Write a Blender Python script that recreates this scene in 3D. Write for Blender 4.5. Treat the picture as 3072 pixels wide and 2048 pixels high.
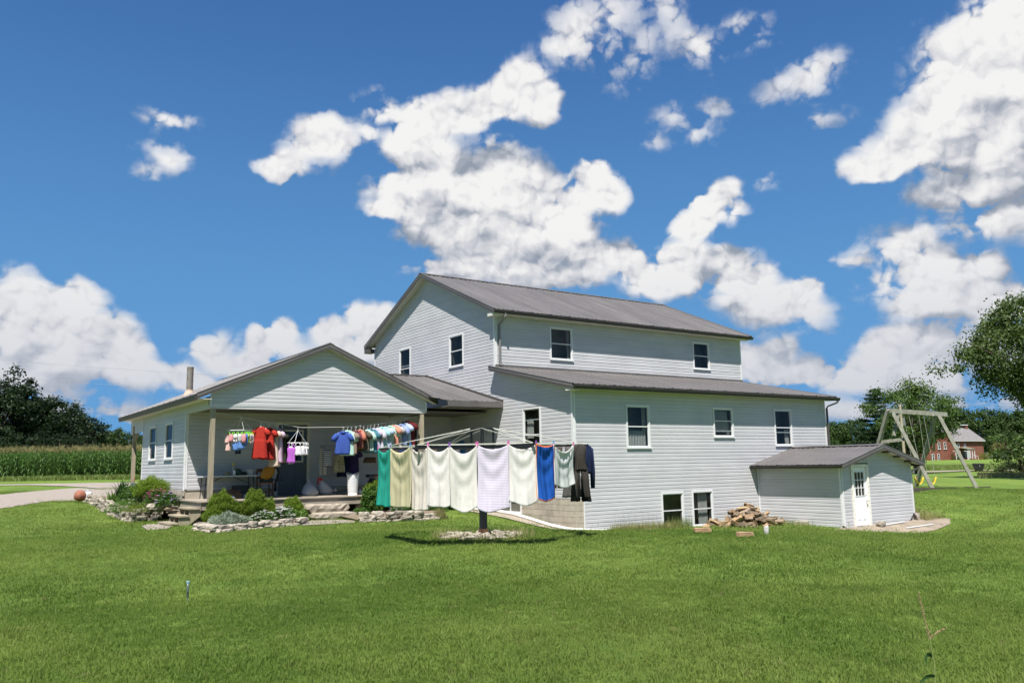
import bpy, math, random
import numpy as np
from mathutils import Vector, Matrix, Euler

random.seed(7); np.random.seed(7)
for o in list(bpy.data.objects): bpy.data.objects.remove(o)
SC = bpy.context.scene
COL = SC.collection

# ------------------------------------------------------------------ camera
FPX, PITCH, ROLL, YAW = 2480.0, 0.148, -0.018, 0.605
CAM = np.array([-17.0246, -21.1906, 2.1664])
_cp, _sp = math.cos(PITCH), math.sin(PITCH)
CF = np.array([math.sin(YAW)*_cp, math.cos(YAW)*_cp, _sp])
_R0 = np.array([math.cos(YAW), -math.sin(YAW), 0.0]); _U0 = np.cross(_R0, CF)
CR = math.cos(ROLL)*_R0 + math.sin(ROLL)*_U0
CU = -math.sin(ROLL)*_R0 + math.cos(ROLL)*_U0
RH = np.array([math.cos(YAW), -math.sin(YAW), 0.0]); FH = np.array([math.sin(YAW), math.cos(YAW), 0.0])
cd = bpy.data.cameras.new('camera'); cam = bpy.data.objects.new('camera', cd); COL.objects.link(cam)
cd.sensor_width = 36.0; cd.lens = FPX/3072*36.0; cd.clip_start = 0.1; cd.clip_end = 6000
M = Matrix(((CR[0], CU[0], -CF[0], CAM[0]), (CR[1], CU[1], -CF[1], CAM[1]), (CR[2], CU[2], -CF[2], CAM[2]), (0, 0, 0, 1)))
cam.matrix_world = M
SC.camera = cam
def ray(px, py): return CF + CR*(px-1536)/FPX - CU*(py-1024)/FPX
def at(px, py, D): return CAM + D*ray(px, py)
def on(px, py, ax, v):
    d = ray(px, py); return CAM + d*(v-CAM[ax])/d[ax]
def proj(P):
    d = np.asarray(P, float)-CAM; w = d@CF
    return 1536+FPX*(d@CR)/w, 1024-FPX*(d@CU)/w, w

# ------------------------------------------------------------------ light, sky, exposure
SUN = np.array([-.38, -.42, 1.0]); SUN /= np.linalg.norm(SUN)
SUN_EL = math.asin(SUN[2]); SUN_AZ = math.atan2(SUN[0], SUN[1])
ld = bpy.data.lights.new('sun', 'SUN'); ld.energy = 5.0; ld.angle = math.radians(.53); ld.color = (1.0, .965, .91)
sun = bpy.data.objects.new('sun', ld); COL.objects.link(sun)
sun.rotation_euler = Vector(SUN).to_track_quat('Z', 'Y').to_euler(); sun.location = (-20, -20, 40)
SKY_STRENGTH = 0.1
SC.view_settings.view_transform = 'Standard'; SC.view_settings.look = 'None'
SC.view_settings.exposure = 0.85; SC.view_settings.gamma = 1; SC.view_settings.use_curve_mapping = False
SC.cycles.max_bounces = 6; SC.cycles.diffuse_bounces = 3; SC.cycles.glossy_bounces = 3
SC.cycles.transmission_bounces = 6; SC.cycles.transparent_max_bounces = 12
SC.cycles.use_denoising = True
SC.cycles.use_adaptive_sampling = True; SC.cycles.adaptive_threshold = .02; SC.cycles.adaptive_min_samples = 16
SC.cycles.caustics_reflective = False; SC.cycles.caustics_refractive = False

W = bpy.data.worlds.new('World'); SC.world = W; W.use_nodes = True
def build_sky():
    nt = W.node_tree; N = nt.nodes; L = nt.links; N.clear()
    def mk(t, **k):
        n = N.new(t)
        for a, b in k.items(): setattr(n, a, b)
        return n
    def math_(op, a, b=None, c=None, clamp=False):
        n = mk('ShaderNodeMath', operation=op, use_clamp=clamp)
        for i, v in enumerate((a, b, c)):
            if v is None: continue
            if isinstance(v, (int, float)): n.inputs[i].default_value = v
            else: L.new(v, n.inputs[i])
        return n.outputs[0]
    def vec(op, a, b=None, c=None):
        n = mk('ShaderNodeVectorMath', operation=op)
        for i, v in enumerate((a, b, c)):
            if v is None: continue
            if isinstance(v, (tuple, list, np.ndarray)): n.inputs[i].default_value = tuple(float(q) for q in v)
            else: L.new(v, n.inputs[i])
        return n
    def smooth(v, a, b, lo=0.0, hi=1.0):
        n = mk('ShaderNodeMapRange', interpolation_type='SMOOTHSTEP')
        L.new(v, n.inputs[0]); n.inputs[1].default_value = a; n.inputs[2].default_value = b
        n.inputs[3].default_value = lo; n.inputs[4].default_value = hi
        return n.outputs[0]
    tc = mk('ShaderNodeTexCoord'); d = tc.outputs['Generated']
    sky = mk('ShaderNodeTexSky', sky_type='NISHITA'); sky.sun_disc = False
    sky.sun_elevation = SUN_EL; sky.sun_rotation = SUN_AZ; sky.altitude = 200; sky.air_density = 1.0; sky.dust_density = .6; sky.ozone_density = 2.2
    # azimuth / elevation in degrees: a fixed system of the place (zero azimuth is north-east)
    fx = vec('DOT_PRODUCT', d, RH).outputs['Value']; fy = vec('DOT_PRODUCT', d, FH).outputs['Value']
    az = math_('MULTIPLY', math_('ARCTAN2', fx, fy), 57.2958)
    sx = mk('ShaderNodeSeparateXYZ'); L.new(d, sx.inputs[0])
    el = math_('MULTIPLY', math_('ARCSINE', sx.outputs[2]), 57.2958)
    cb = mk('ShaderNodeCombineXYZ'); L.new(az, cb.inputs[0]); L.new(el, cb.inputs[1])
    P0 = cb.outputs[0]
    # clouds: (x, y, half width, half height) on the 2352 px view of the sky, strength; their heap shapes are
    # summed up as products of azimuth and elevation curves, which are quick to look up
    A0_, A1_, E0_, E1_ = -44.0, 44.0, -4.0, 40.0; NA, NE = 176, 110
    ga, ge = np.meshgrid(np.linspace(A0_, A1_, NA), np.linspace(E0_, E1_, NE), indexing='ij'); env = None
    for (x, y, rx, ry, s) in CLOUDS:
        q = ray(x*1.30612, y*1.30612); q = q/np.linalg.norm(q)
        a = math.degrees(math.atan2(q@RH, q@FH)); e = math.degrees(math.asin(q[2])); k = 1.30612/FPX*57.3*.88*CLOUD_SIZE
        v = s*(1-np.sqrt(((ga-a)/(rx*k/max(.8, math.cos(math.radians(e)))))**2+((ge-e)/(ry*k))**2))
        v = np.maximum(v, -1.0)
        if env is None: env = v
        else: h_ = np.maximum(.25-np.abs(env-v), 0)/.25; env = np.maximum(env, v)+h_**3*.25/6
    Us, Ss, Vs = np.linalg.svd(env, full_matrices=False); RK = 30
    def curves(idx, arr, src):
        n = mk('ShaderNodeRGBCurve'); mp = n.mapping; mp.use_clip = False
        for c in range(3):
            cu = mp.curves[c]; y = arr[:, idx+c]; m = len(y)
            cu.points[0].location = (0, float(y[0])); cu.points[1].location = (1, float(y[-1]))
            for t in range(1, m-1): cu.points.new(t/(m-1), float(y[t]))
        mp.update(); L.new(src, n.inputs['Color']); return n.outputs[0]
    CA = []; CE = []
    for r_ in range(RK):
        sc = math.sqrt(Ss[r_]); CA.append(Us[:, r_]*sc); CE.append(Vs[r_]*sc)
    ka = [max(np.abs(q).max(), 1e-6) for q in CA]; ke = [max(np.abs(q).max(), 1e-6) for q in CE]
    CAn = np.stack([.5+.5*q/m for q, m in zip(CA, ka)], 1); CEn = np.stack([.5+.5*q/m for q, m in zip(CE, ke)], 1)
    def noise(P, scale, detail, rough, off=(0, 0, 0), color=False):
        m = vec('MULTIPLY_ADD', P, (scale, scale, scale), off)
        n = mk('ShaderNodeTexNoise', noise_dimensions='2D'); n.inputs['Scale'].default_value = 1.0
        n.inputs['Detail'].default_value = detail; n.inputs['Roughness'].default_value = rough
        L.new(m.outputs[0], n.inputs['Vector'])
        return n.outputs['Color'] if color else n.outputs['Fac']
    def envelope(P):
        sp = mk('ShaderNodeSeparateXYZ'); L.new(P, sp.inputs[0])
        u = math_('MULTIPLY_ADD', sp.outputs[0], 1/(A1_-A0_), -A0_/(A1_-A0_), clamp=True); v = math_('MULTIPLY_ADD', sp.outputs[1], 1/(E1_-E0_), -E0_/(E1_-E0_), clamp=True)
        acc = None
        for r_ in range(0, RK, 3):
            a = vec('MULTIPLY_ADD', curves(r_, CAn, u), (2, 2, 2), (-1, -1, -1)).outputs[0]
            w = [ka[r_+c]*ke[r_+c] for c in range(3)]
            b = vec('MULTIPLY_ADD', curves(r_, CEn, v), [2*q for q in w], [-q for q in w]).outputs[0]
            dt = vec('DOT_PRODUCT', a, b).outputs['Value']; acc = dt if acc is None else math_('ADD', acc, dt)
        return acc
    def warp(P, amp, scale, off):
        c = noise(P, scale, 3, .5, off, color=True)
        w = vec('MULTIPLY_ADD', c, (amp, amp, 0), (-amp/2, -amp/2, 0)).outputs[0]
        return vec('ADD', P, w).outputs[0]
    # open sky outside the frame goes on with the same kind of heaps, a third of the sky covered
    out_m = math_('MAXIMUM', smooth(math_('ABSOLUTE', az), 35, 46), smooth(el, 33, 42))
    def generic(P):
        n = noise(vec('MULTIPLY', P, (1.0, 1.5, 0)).outputs[0], .075, 2, .5, (2.2, 5.1, 0))
        return math_('ADD', math_('MULTIPLY_ADD', n, 4.2, -2.45), math_('MULTIPLY_ADD', out_m, 3.0, -3.0))
    def bump(P, scale, off, amp):
        """rounded heaps with creases between them"""
        m = vec('MULTIPLY_ADD', P, (scale, scale*1.15, 0), off).outputs[0]
        v = mk('ShaderNodeTexVoronoi', voronoi_dimensions='2D', feature='SMOOTH_F1'); v.inputs['Scale'].default_value = 1.0; v.inputs['Smoothness'].default_value = .28
        L.new(m, v.inputs['Vector']); d2 = math_('MULTIPLY', v.outputs['Distance'], v.outputs['Distance'])
        return math_('MULTIPLY_ADD', d2, -amp*2.2, amp*.55)
    def relief(P):
        a = bump(P, .27, (1.3, 4.4, 0), .62); b = bump(P, .66, (7.1, 2.6, 0), .42); c = bump(P, 1.55, (3.9, 9.1, 0), .22)
        f = math_('MULTIPLY_ADD', noise(P, 2.4, 7, .58, (6.1, 2.2, 0)), .26, -.13)
        return math_('ADD', math_('ADD', a, b), math_('ADD', c, f))
    def base(P):
        Pw = warp(P, 2.0, .26, (3.1, 7.7, 0))
        return math_('MAXIMUM', math_('MAXIMUM', envelope(Pw), generic(Pw)), -1.2)
    PW = warp(warp(P0, 1.1, .55, (9.3, 1.2, 0)), .35, 2.2, (4.4, 6.6, 0))
    E0 = base(P0); F0 = relief(PW); A0 = math_('MULTIPLY_ADD', F0, smooth(E0, -.5, .45, .40, 1.0), E0)
    F1 = relief(vec('ADD', PW, (-.22, .42, 0)).outputs[0]); F3 = relief(vec('ADD', PW, (-.55, 1.25, 0)).outputs[0])
    E2 = base(vec('ADD', P0, (-.6, 3.4, 0)).outputs[0])
    wisp = noise(vec('MULTIPLY', P0, (1.0, 1.3, 0)).outputs[0], .9, 8, .64, (5.5, 1.7, 0))
    # crisp where the heap is turned to the light, frayed and thin elsewhere
    fray = math_('MULTIPLY_ADD', wisp, 1.1, -.55)
    crisp = smooth(math_('SUBTRACT', E2, E0), -.9, .3, .25, 1.0)
    alpha = smooth(math_('ADD', A0, math_('MULTIPLY', fray, crisp)), -.18, .44)
    alpha = math_('MULTIPLY', alpha, smooth(E0, -.25, .62, .22, 1.0))
    slope = math_('ADD', math_('MULTIPLY_ADD', math_('SUBTRACT', F0, F1), .42, .70), math_('MULTIPLY', math_('SUBTRACT', F0, F3), .30))
    under = smooth(math_('SUBTRACT', E2, E0), -.7, 1.0, .18, -.56)           # how much cloud lies above
    edge = smooth(A0, .0, .9, -.10, .06)
    lit = math_('ADD', math_('ADD', slope, under), edge)
    k = CLOUD_K/SKY_STRENGTH
    ramp = mk('ShaderNodeValToRGB'); L.new(lit, ramp.inputs[0]); cr = ramp.color_ramp
    cr.elements[0].position = 0.0; cr.elements[0].color = (.30, .345, .42, 1); cr.elements[1].position = 1.0; cr.elements[1].color = (.93, .925, .92, 1)
    for p_, c_ in ((.28, (.44, .475, .545)), (.52, (.64, .655, .70)), (.74, (.80, .80, .82))): e_ = cr.elements.new(p_); e_.color = c_+(1,)
    cc = vec('SCALE', ramp.outputs[0]); cc.inputs['Scale'].default_value = k
    hz = smooth(el, 1, 17, .70, 0.0)
    mixh = mk('ShaderNodeMix', data_type='RGBA'); L.new(hz, mixh.inputs[0]); L.new(cc.outputs[0], mixh.inputs[6]); mixh.inputs[7].default_value = (.50*k, .54*k, .63*k, 1)
    hs = mk('ShaderNodeHueSaturation'); hs.inputs['Saturation'].default_value = 1.42; hs.inputs['Value'].default_value = SKY_V
    L.new(sky.outputs[0], hs.inputs['Color'])
    top = mk('ShaderNodeMix', data_type='RGBA'); top.inputs[0].default_value = .8; L.new(hs.outputs[0], top.inputs[6]); top.inputs[7].default_value = (.058*k, .160*k, .43*k, 1)
    low = mk('ShaderNodeMix', data_type='RGBA'); L.new(smooth(el, 0, 36, 1.0, 0.0), low.inputs[0]); L.new(top.outputs[2], low.inputs[6]); low.inputs[7].default_value = (.135*k, .365*k, .70*k, 1)
    fin = mk('ShaderNodeMix', data_type='RGBA'); L.new(alpha, fin.inputs[0]); L.new(low.outputs[2], fin.inputs[6]); L.new(mixh.outputs[2], fin.inputs[7])
    bg = mk('ShaderNodeBackground'); bg.inputs['Strength'].default_value = SKY_STRENGTH; L.new(fin.outputs[2], bg.inputs['Color'])
    out = mk('ShaderNodeOutputWorld'); L.new(bg.outputs[0], out.inputs[0])
CLOUD_K, SKY_V, CLOUD_SIZE = .54, .60, 1.08
CLOUDS = [
 # the big cumulus above the house
 (1190,185,70,55,1.93),(1140,235,85,55,1.93),(1230,235,70,50,1.93),(1050,265,95,55,1.93),(960,270,70,50,1.93),(880,245,70,35,0.9),(960,330,95,60,1.93),
 (1000,390,120,80,2.1),(940,440,110,60,1.93),(890,480,60,40,1.75),(1120,430,170,110,2.27),(1010,510,120,70,1.93),(1230,470,130,100,2.1),(1160,550,210,80,2.27),(1290,540,110,80,1.93),
 (1360,400,55,45,1.75),(1395,440,55,60,1.75),(1330,470,60,60,1.75),(1120,615,190,45,2.1),(1340,590,90,55,1.75),(1280,640,160,35,1.75),
 (1450,600,90,50,1.93),(1560,590,80,45,1.93),(1540,640,130,50,1.75),(1650,600,90,40,1.75),(1590,525,50,40,1.75),(1620,480,55,45,1.75),(1660,440,55,40,1.75),(1690,470,40,35,0.9),
 (1700,640,90,55,1.93),(1770,700,120,60,2.1),(1850,670,60,40,1.75),(1680,700,70,40,0.9),(1860,720,60,40,0.9),
 # small ones at the left of it
 (740,320,80,62,1.75),(700,350,60,40,0.8),(648,388,75,40,1.75),(830,300,50,25,0.65),(392,288,60,28,0.62),(396,362,50,30,0.62),(345,395,35,14,0.55),
 # streaks at the top
 (1325,75,70,75,.75),(1285,112,52,34,.7),(1360,40,45,45,.6),(1410,20,55,50,.55),(1400,110,40,60,.34),(1470,95,45,40,.34),(1525,20,40,45,.5),(1560,70,34,38,.4),
 (1620,108,60,42,.62),(1600,80,40,26,.5),(1715,70,54,34,.5),(1690,60,36,24,.5),(1740,90,34,22,.4),(1440,150,50,40,.28),
 (1875,165,58,36,.58),(1845,200,60,30,.55),(1795,215,60,22,.48),(1880,270,44,18,.40),(1640,250,40,20,.40),(1590,300,40,22,.42),(1545,275,28,20,.36),(1770,430,20,16,.36),(1510,335,26,14,.34),
 # the big grey one at the right
 (2340,40,120,110,1.93),(2260,110,140,100,2.1),(2330,200,170,130,2.27),(2200,200,120,90,1.93),(2170,280,140,80,2.1),(2300,330,180,110,2.1),(2090,340,120,55,1.93),(2010,385,90,36,1.75),
 (2290,420,150,80,1.93),(2190,440,100,40,1.75),(2350,490,140,55,1.75),(2260,515,100,30,0.8),
 # heaps low at the right
 (2060,560,70,45,0.95),(1985,590,65,30,0.85),(2110,560,50,50,0.9),(2130,620,90,60,1.75),(2040,640,60,60,0.8),(2160,690,120,60,1.93),(2270,630,60,55,1.75),(2250,700,110,60,1.93),(2340,700,70,40,1.75),
 (2060,810,110,70,2.1),(2130,800,100,60,1.93),(2010,850,120,50,1.93),(2110,870,130,50,1.93),(2300,800,120,60,0.9),(1920,880,100,35,0.9),
 (1735,830,70,50,1.75),(1790,810,60,45,1.75),(1830,850,90,40,1.75),(1760,880,130,35,0.9),(1960,940,220,26,0.8),(2200,930,200,30,0.7),
 # heaps low at the left
 (60,690,80,50,1.93),(170,685,65,48,1.93),(120,740,120,60,2.1),(40,760,90,60,1.93),(215,760,100,60,1.93),(280,810,80,60,1.93),(160,830,170,60,2.1),(60,870,130,60,1.93),(320,860,90,45,1.75),
 (435,875,65,40,1.75),(488,800,45,42,0.95),(510,830,50,40,0.8),(600,790,60,55,1.84),(645,775,50,50,1.75),(580,840,70,45,1.75),(690,830,80,45,0.9),(840,740,65,55,1.84),(780,780,70,45,1.75),(880,730,50,40,1.75),(850,800,90,50,1.75),
 (100,930,190,32,0.85),(290,950,170,24,0.75),(40,640,30,34,0.6),
]
build_sky()

# ------------------------------------------------------------------ helpers: meshes, things, parts
ORG = {}
def link(o): COL.objects.link(o); return o
def tag(o, label=None, cat=None, group=None, kind=None):
    if label: o['label'] = label
    if cat: o['category'] = cat
    if group: o['group'] = group
    if kind: o['kind'] = kind
    return o
def thing(name, label, cat, loc=(0, 0, 0), group=None, rz=0.0):
    o = bpy.data.objects.new(name, None); o.empty_display_size = .2; link(o)
    o.location = tuple(float(v) for v in loc); o.rotation_euler = (0, 0, rz)
    ORG[o.name] = Vector((0, 0, 0)) if rz or group == 'local' else Vector(o.location)
    return tag(o, label, cat, group)
def mesh_np(name, V, F, mats=None, mi=None, smooth=False):
    V = np.asarray(V, np.float32).reshape(-1, 3); me = bpy.data.meshes.new(name)
    if isinstance(F, np.ndarray):
        k = F.shape[1]; n = len(F)
        me.vertices.add(len(V)); me.vertices.foreach_set('co', V.ravel())
        me.loops.add(n*k); me.loops.foreach_set('vertex_index', F.astype(np.int32).ravel())
        me.polygons.add(n); me.polygons.foreach_set('loop_start', np.arange(0, n*k, k, dtype=np.int32))
        me.polygons.foreach_set('loop_total', np.full(n, k, dtype=np.int32))
    else:
        me.from_pydata(V.tolist(), [], F)
    for m in (mats or []): me.materials.append(m)
    if mi is not None: me.polygons.foreach_set('material_index', np.asarray(mi, np.int32))
    if smooth: me.polygons.foreach_set('use_smooth', np.ones(len(me.polygons), bool))
    me.update(calc_edges=True); me.validate()
    return me
class MB:
    """collects shapes (world or local coordinates); build() links them as ONE mesh object"""
    def __init__(s): s.v = []; s.f = []; s.m = []; s.cur = 0
    def add(s, V, F):
        b = len(s.v); s.v += [tuple(map(float, q)) for q in V]
        for q in F: s.f.append([b+i for i in q]); s.m.append(s.cur)
        return s
    def box(s, x0, x1, y0, y1, z0, z1):
        V = [(x0,y0,z0),(x1,y0,z0),(x1,y1,z0),(x0,y1,z0),(x0,y0,z1),(x1,y0,z1),(x1,y1,z1),(x0,y1,z1)]
        return s.add(V, [(0,3,2,1),(4,5,6,7),(0,1,5,4),(1,2,6,5),(2,3,7,6),(3,0,4,7)])
    def bar(s, a, b, w, h=None, up=(0, 0, 1)):
        """square bar from a to b, w wide, h deep"""
        h = h or w; a = Vector(a); b = Vector(b); d = (b-a).normalized(); u = Vector(up)
        if abs(d.dot(u)) > .98: u = Vector((1, 0, 0))
        r = d.cross(u).normalized(); u = r.cross(d).normalized(); r *= w/2; u *= h/2
        V = [a-r-u, a+r-u, a+r+u, a-r+u, b-r-u, b+r-u, b+r+u, b-r+u]
        return s.add(V, [(0,3,2,1),(4,5,6,7),(0,1,5,4),(1,2,6,5),(2,3,7,6),(3,0,4,7)])
    def tube(s, pts, r, n=8, cap=True):
        P = [Vector(p) for p in pts]; V = []; F = []
        rr = r if isinstance(r, (list, tuple)) else [r]*len(P); prev = None
        for i, p in enumerate(P):
            d = (P[min(i+1, len(P)-1)]-P[max(i-1, 0)]).normalized()
            u = prev if prev is not None else (Vector((0, 0, 1)) if abs(d.z) < .9 else Vector((1, 0, 0)))
            x = d.cross(u).normalized(); u = x.cross(d).normalized(); prev = u
            for k in range(n):
                t = 2*math.pi*k/n; V.append(p+(x*math.cos(t)+u*math.sin(t))*rr[i])
        for i in range(len(P)-1):
            for k in range(n):
                F.append((i*n+k, i*n+(k+1) % n, (i+1)*n+(k+1) % n, (i+1)*n+k))
        if cap: F.append(tuple(range(n))[::-1]); F.append(tuple(range((len(P)-1)*n, len(P)*n)))
        return s.add(V, F)
    def lathe(s, prof, c=(0, 0, 0), n=16, sx=1.0, sy=1.0, cap=True):
        V = []; F = []
        for (r, z) in prof:
            for k in range(n):
                t = 2*math.pi*k/n; V.append((c[0]+r*math.cos(t)*sx, c[1]+r*math.sin(t)*sy, c[2]+z))
        for i in range(len(prof)-1):
            for k in range(n): F.append((i*n+k, i*n+(k+1) % n, (i+1)*n+(k+1) % n, (i+1)*n+k))
        if cap: F.append(tuple(range(n))[::-1]); F.append(tuple(range((len(prof)-1)*n, len(prof)*n)))
        return s.add(V, F)
    def quad(s, *p): return s.add(p, [tuple(range(len(p)))])
    def slab(s, poly, d):
        """polygon poly (list of points) given thickness along vector d"""
        n = len(poly); P = [Vector(q) for q in poly]; D = Vector(d)
        F = [tuple(range(n)), tuple(range(2*n-1, n-1, -1))]+[(i, i+n, (i+1) % n+n, (i+1) % n) for i in range(n)]
        return s.add(P+[q+D for q in P], F)
    def build(s, name, mats, parent=None, smooth=False, kind=None, label=None):
        mats = mats if isinstance(mats, (list, tuple)) else [mats]
        V = np.array(s.v, float)
        if parent is not None: org = ORG[parent.name]
        else:
            lo, hi = V.min(0), V.max(0); org = Vector(((lo[0]+hi[0])/2, (lo[1]+hi[1])/2, lo[2]))
        me = mesh_np(name, V-np.array(org), s.f, mats, s.m, smooth)
        if True:
            import bmesh
            bm = bmesh.new(); bm.from_mesh(me); bmesh.ops.recalc_face_normals(bm, faces=bm.faces); bm.to_mesh(me); bm.free()
        o = bpy.data.objects.new(name, me); link(o)
        if parent is not None: o.parent = parent
        else: o.location = org
        ORG[o.name] = org
        if kind: o['kind'] = kind
        if label: o['label'] = label
        return o
def part_np(name, V, F, mats, parent, mi=None, smooth=False, kind=None):
    V = np.asarray(V, float)
    org = ORG[parent.name] if parent is not None else Vector((0, 0, 0))
    o = bpy.data.objects.new(name, mesh_np(name, V-np.array(org), F, mats if isinstance(mats, list) else [mats], mi, smooth)); link(o)
    if parent is not None: o.parent = parent
    ORG[o.name] = org
    if kind: o['kind'] = kind
    return o
def copy_tree(o, parent=None):
    c = o.copy(); link(c); ORG[c.name] = ORG.get(o.name, Vector((0, 0, 0)))
    if parent is not None: c.parent = parent
    for ch in list(o.children): copy_tree(ch, c)
    return c

# ------------------------------------------------------------------ materials
MATS = {}
def mat(name, col, rough=.6, var=.0, scale=3.0, col2=None, bump=0.0, bscale=40.0, spec=.4, metal=0.0, trans=0.0, coords='pos', stretch=(1, 1, 1), detail=6, rnd=0.0, sheen=0.0, lo=.35, hi=.65):
    if name in MATS: return MATS[name]
    m = bpy.data.materials.new(name); m.use_nodes = True; nt = m.node_tree; N = nt.nodes; L = nt.links
    b = N['Principled BSDF']; b.inputs['Roughness'].default_value = rough; b.inputs['Metallic'].default_value = metal
    b.inputs['Specular IOR Level'].default_value = spec
    if sheen: b.inputs['Sheen Weight'].default_value = sheen
    col = tuple(col)+(1,); c2 = tuple(col2)+(1,) if col2 else tuple(min(1, q*(1-var)) for q in col[:3])+(1,)
    b.inputs['Base Color'].default_value = col
    if coords == 'pos': src = N.new('ShaderNodeNewGeometry').outputs['Position']
    else: src = N.new('ShaderNodeTexCoord').outputs['Object']
    out_col = None
    if var or col2:
        mp = N.new('ShaderNodeVectorMath'); mp.operation = 'MULTIPLY'; mp.inputs[1].default_value = stretch; L.new(src, mp.inputs[0])
        n = N.new('ShaderNodeTexNoise'); n.inputs['Scale'].default_value = scale; n.inputs['Detail'].default_value = detail; n.inputs['Roughness'].default_value = .6
        L.new(mp.outputs[0], n.inputs['Vector'])
        r = N.new('ShaderNodeMapRange'); r.inputs[1].default_value = lo; r.inputs[2].default_value = hi; L.new(n.outputs['Fac'], r.inputs[0])
        mx = N.new('ShaderNodeMix'); mx.data_type = 'RGBA'; L.new(r.outputs[0], mx.inputs[0]); mx.inputs[6].default_value = col; mx.inputs[7].default_value = c2
        out_col = mx.outputs[2]
    if rnd:
        oi = N.new('ShaderNodeObjectInfo'); r2 = N.new('ShaderNodeMapRange'); r2.inputs[3].default_value = 1-rnd; r2.inputs[4].default_value = 1+rnd; L.new(oi.outputs['Random'], r2.inputs[0])
        hv = N.new('ShaderNodeHueSaturation'); L.new(r2.outputs[0], hv.inputs['Value'])
        if out_col is not None: L.new(out_col, hv.inputs['Color'])
        else: hv.inputs['Color'].default_value = col
        out_col = hv.outputs[0]
    if out_col is not None: L.new(out_col, b.inputs['Base Color'])
    if bump:
        nb = N.new('ShaderNodeTexNoise'); nb.inputs['Scale'].default_value = bscale; nb.inputs['Detail'].default_value = 6
        mp2 = N.new('ShaderNodeVectorMath'); mp2.operation = 'MULTIPLY'; mp2.inputs[1].default_value = stretch; L.new(src, mp2.inputs[0]); L.new(mp2.outputs[0], nb.inputs['Vector'])
        bp = N.new('ShaderNodeBump'); bp.inputs['Strength'].default_value = bump; bp.inputs['Distance'].default_value = .02
        L.new(nb.outputs['Fac'], bp.inputs['Height']); L.new(bp.outputs[0], b.inputs['Normal'])
    if trans:
        t = N.new('ShaderNodeBsdfTranslucent')
        if out_col is not None: L.new(out_col, t.inputs['Color'])
        else: t.inputs['Color'].default_value = col
        ms = N.new('ShaderNodeMixShader'); ms.inputs[0].default_value = trans
        L.new(b.outputs[0], ms.inputs[1]); L.new(t.outputs[0], ms.inputs[2]); L.new(ms.outputs[0], N['Material Output'].inputs['Surface'])
    MATS[name] = m; return m
def stripes(name, c1, c2, freq, axis=2, rough=.8, trans=.15, duty=.5):
    if name in MATS: return MATS[name]
    m = mat(name, c1, rough, trans=trans); nt = m.node_tree; N = nt.nodes; L = nt.links
    tc = N.new('ShaderNodeTexCoord'); sp = N.new('ShaderNodeSeparateXYZ'); L.new(tc.outputs['Object'], sp.inputs[0])
    a = N.new('ShaderNodeMath'); a.operation = 'MULTIPLY'; a.inputs[1].default_value = freq; L.new(sp.outputs[axis], a.inputs[0])
    f = N.new('ShaderNodeMath'); f.operation = 'FRACT'; L.new(a.outputs[0], f.inputs[0])
    g = N.new('ShaderNodeMath'); g.operation = 'GREATER_THAN'; g.inputs[1].default_value = duty; L.new(f.outputs[0], g.inputs[0])
    mx = N.new('ShaderNodeMix'); mx.data_type = 'RGBA'; L.new(g.outputs[0], mx.inputs[0]); mx.inputs[6].default_value = tuple(c1)+(1,); mx.inputs[7].default_value = tuple(c2)+(1,)
    L.new(mx.outputs[2], N['Principled BSDF'].inputs['Base Color'])
    for n in N:
        if n.type == 'BSDF_TRANSLUCENT': L.new(mx.outputs[2], n.inputs['Color'])
    return m
def glass_mat():
    m = bpy.data.materials.new('window_glass'); m.use_nodes = True; nt = m.node_tree; N = nt.nodes; L = nt.links; N.clear()
    t = N.new('ShaderNodeBsdfTransparent'); t.inputs[0].default_value = (.62, .66, .66, 1)
    g = N.new('ShaderNodeBsdfGlossy'); g.inputs['Roughness'].default_value = .02
    lw = N.new('ShaderNodeLayerWeight'); lw.inputs[0].default_value = .5
    pw = N.new('ShaderNodeMath'); pw.operation = 'POWER'; pw.inputs[1].default_value = 4.5; L.new(lw.outputs['Facing'], pw.inputs[0])
    fr = N.new('ShaderNodeMath'); fr.operation = 'MULTIPLY_ADD'; fr.inputs[1].default_value = .4; fr.inputs[2].default_value = .035; L.new(pw.outputs[0], fr.inputs[0])
    mx = N.new('ShaderNodeMixShader'); L.new(fr.outputs[0], mx.inputs[0]); L.new(t.outputs[0], mx.inputs[1]); L.new(g.outputs[0], mx.inputs[2])
    o = N.new('ShaderNodeOutputMaterial'); L.new(mx.outputs[0], o.inputs[0]); return m
GLASS = glass_mat()
def leaf_mat(name, col, col2, scale=.9, trans=.35, rough=.55):
    return mat(name, col, rough, scale=scale, col2=col2, trans=trans, spec=.25, rnd=.12)
SIDING = mat('vinyl_siding', (.50, .495, .505), .45, var=.12, scale=.7, stretch=(1, 1, 2.2), rnd=.035)
TRIM = mat('white_trim', (.64, .64, .64), .4, var=.05, scale=4)
OLDTRIM = mat('weathered_white_trim', (.74, .72, .66), .6, col2=(.52, .47, .38), scale=9, lo=.5, hi=.7)
ROOFM = mat('taupe_roof_metal', (.130, .119, .115), .5, var=.25, scale=.6, stretch=(2.5, .5, 1), spec=.5, rnd=.06)
FASCIA = mat('dark_taupe_trim_metal', (.075, .067, .062), .55, var=.15, scale=2)
GUTTER = mat('dark_gutter_metal', (.055, .05, .048), .6, var=.2, scale=2)
SOFFIT = mat('soffit', (.62, .60, .55), .6, var=.08, scale=3)
BLOCK = mat('concrete_block', (.42, .375, .30), .9, col2=(.32, .28, .22), scale=2.5, bump=.4, bscale=60, rnd=.10)
CONC = mat('concrete', (.44, .38, .30), .9, col2=(.33, .29, .23), scale=3, bump=.3, bscale=50)
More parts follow.
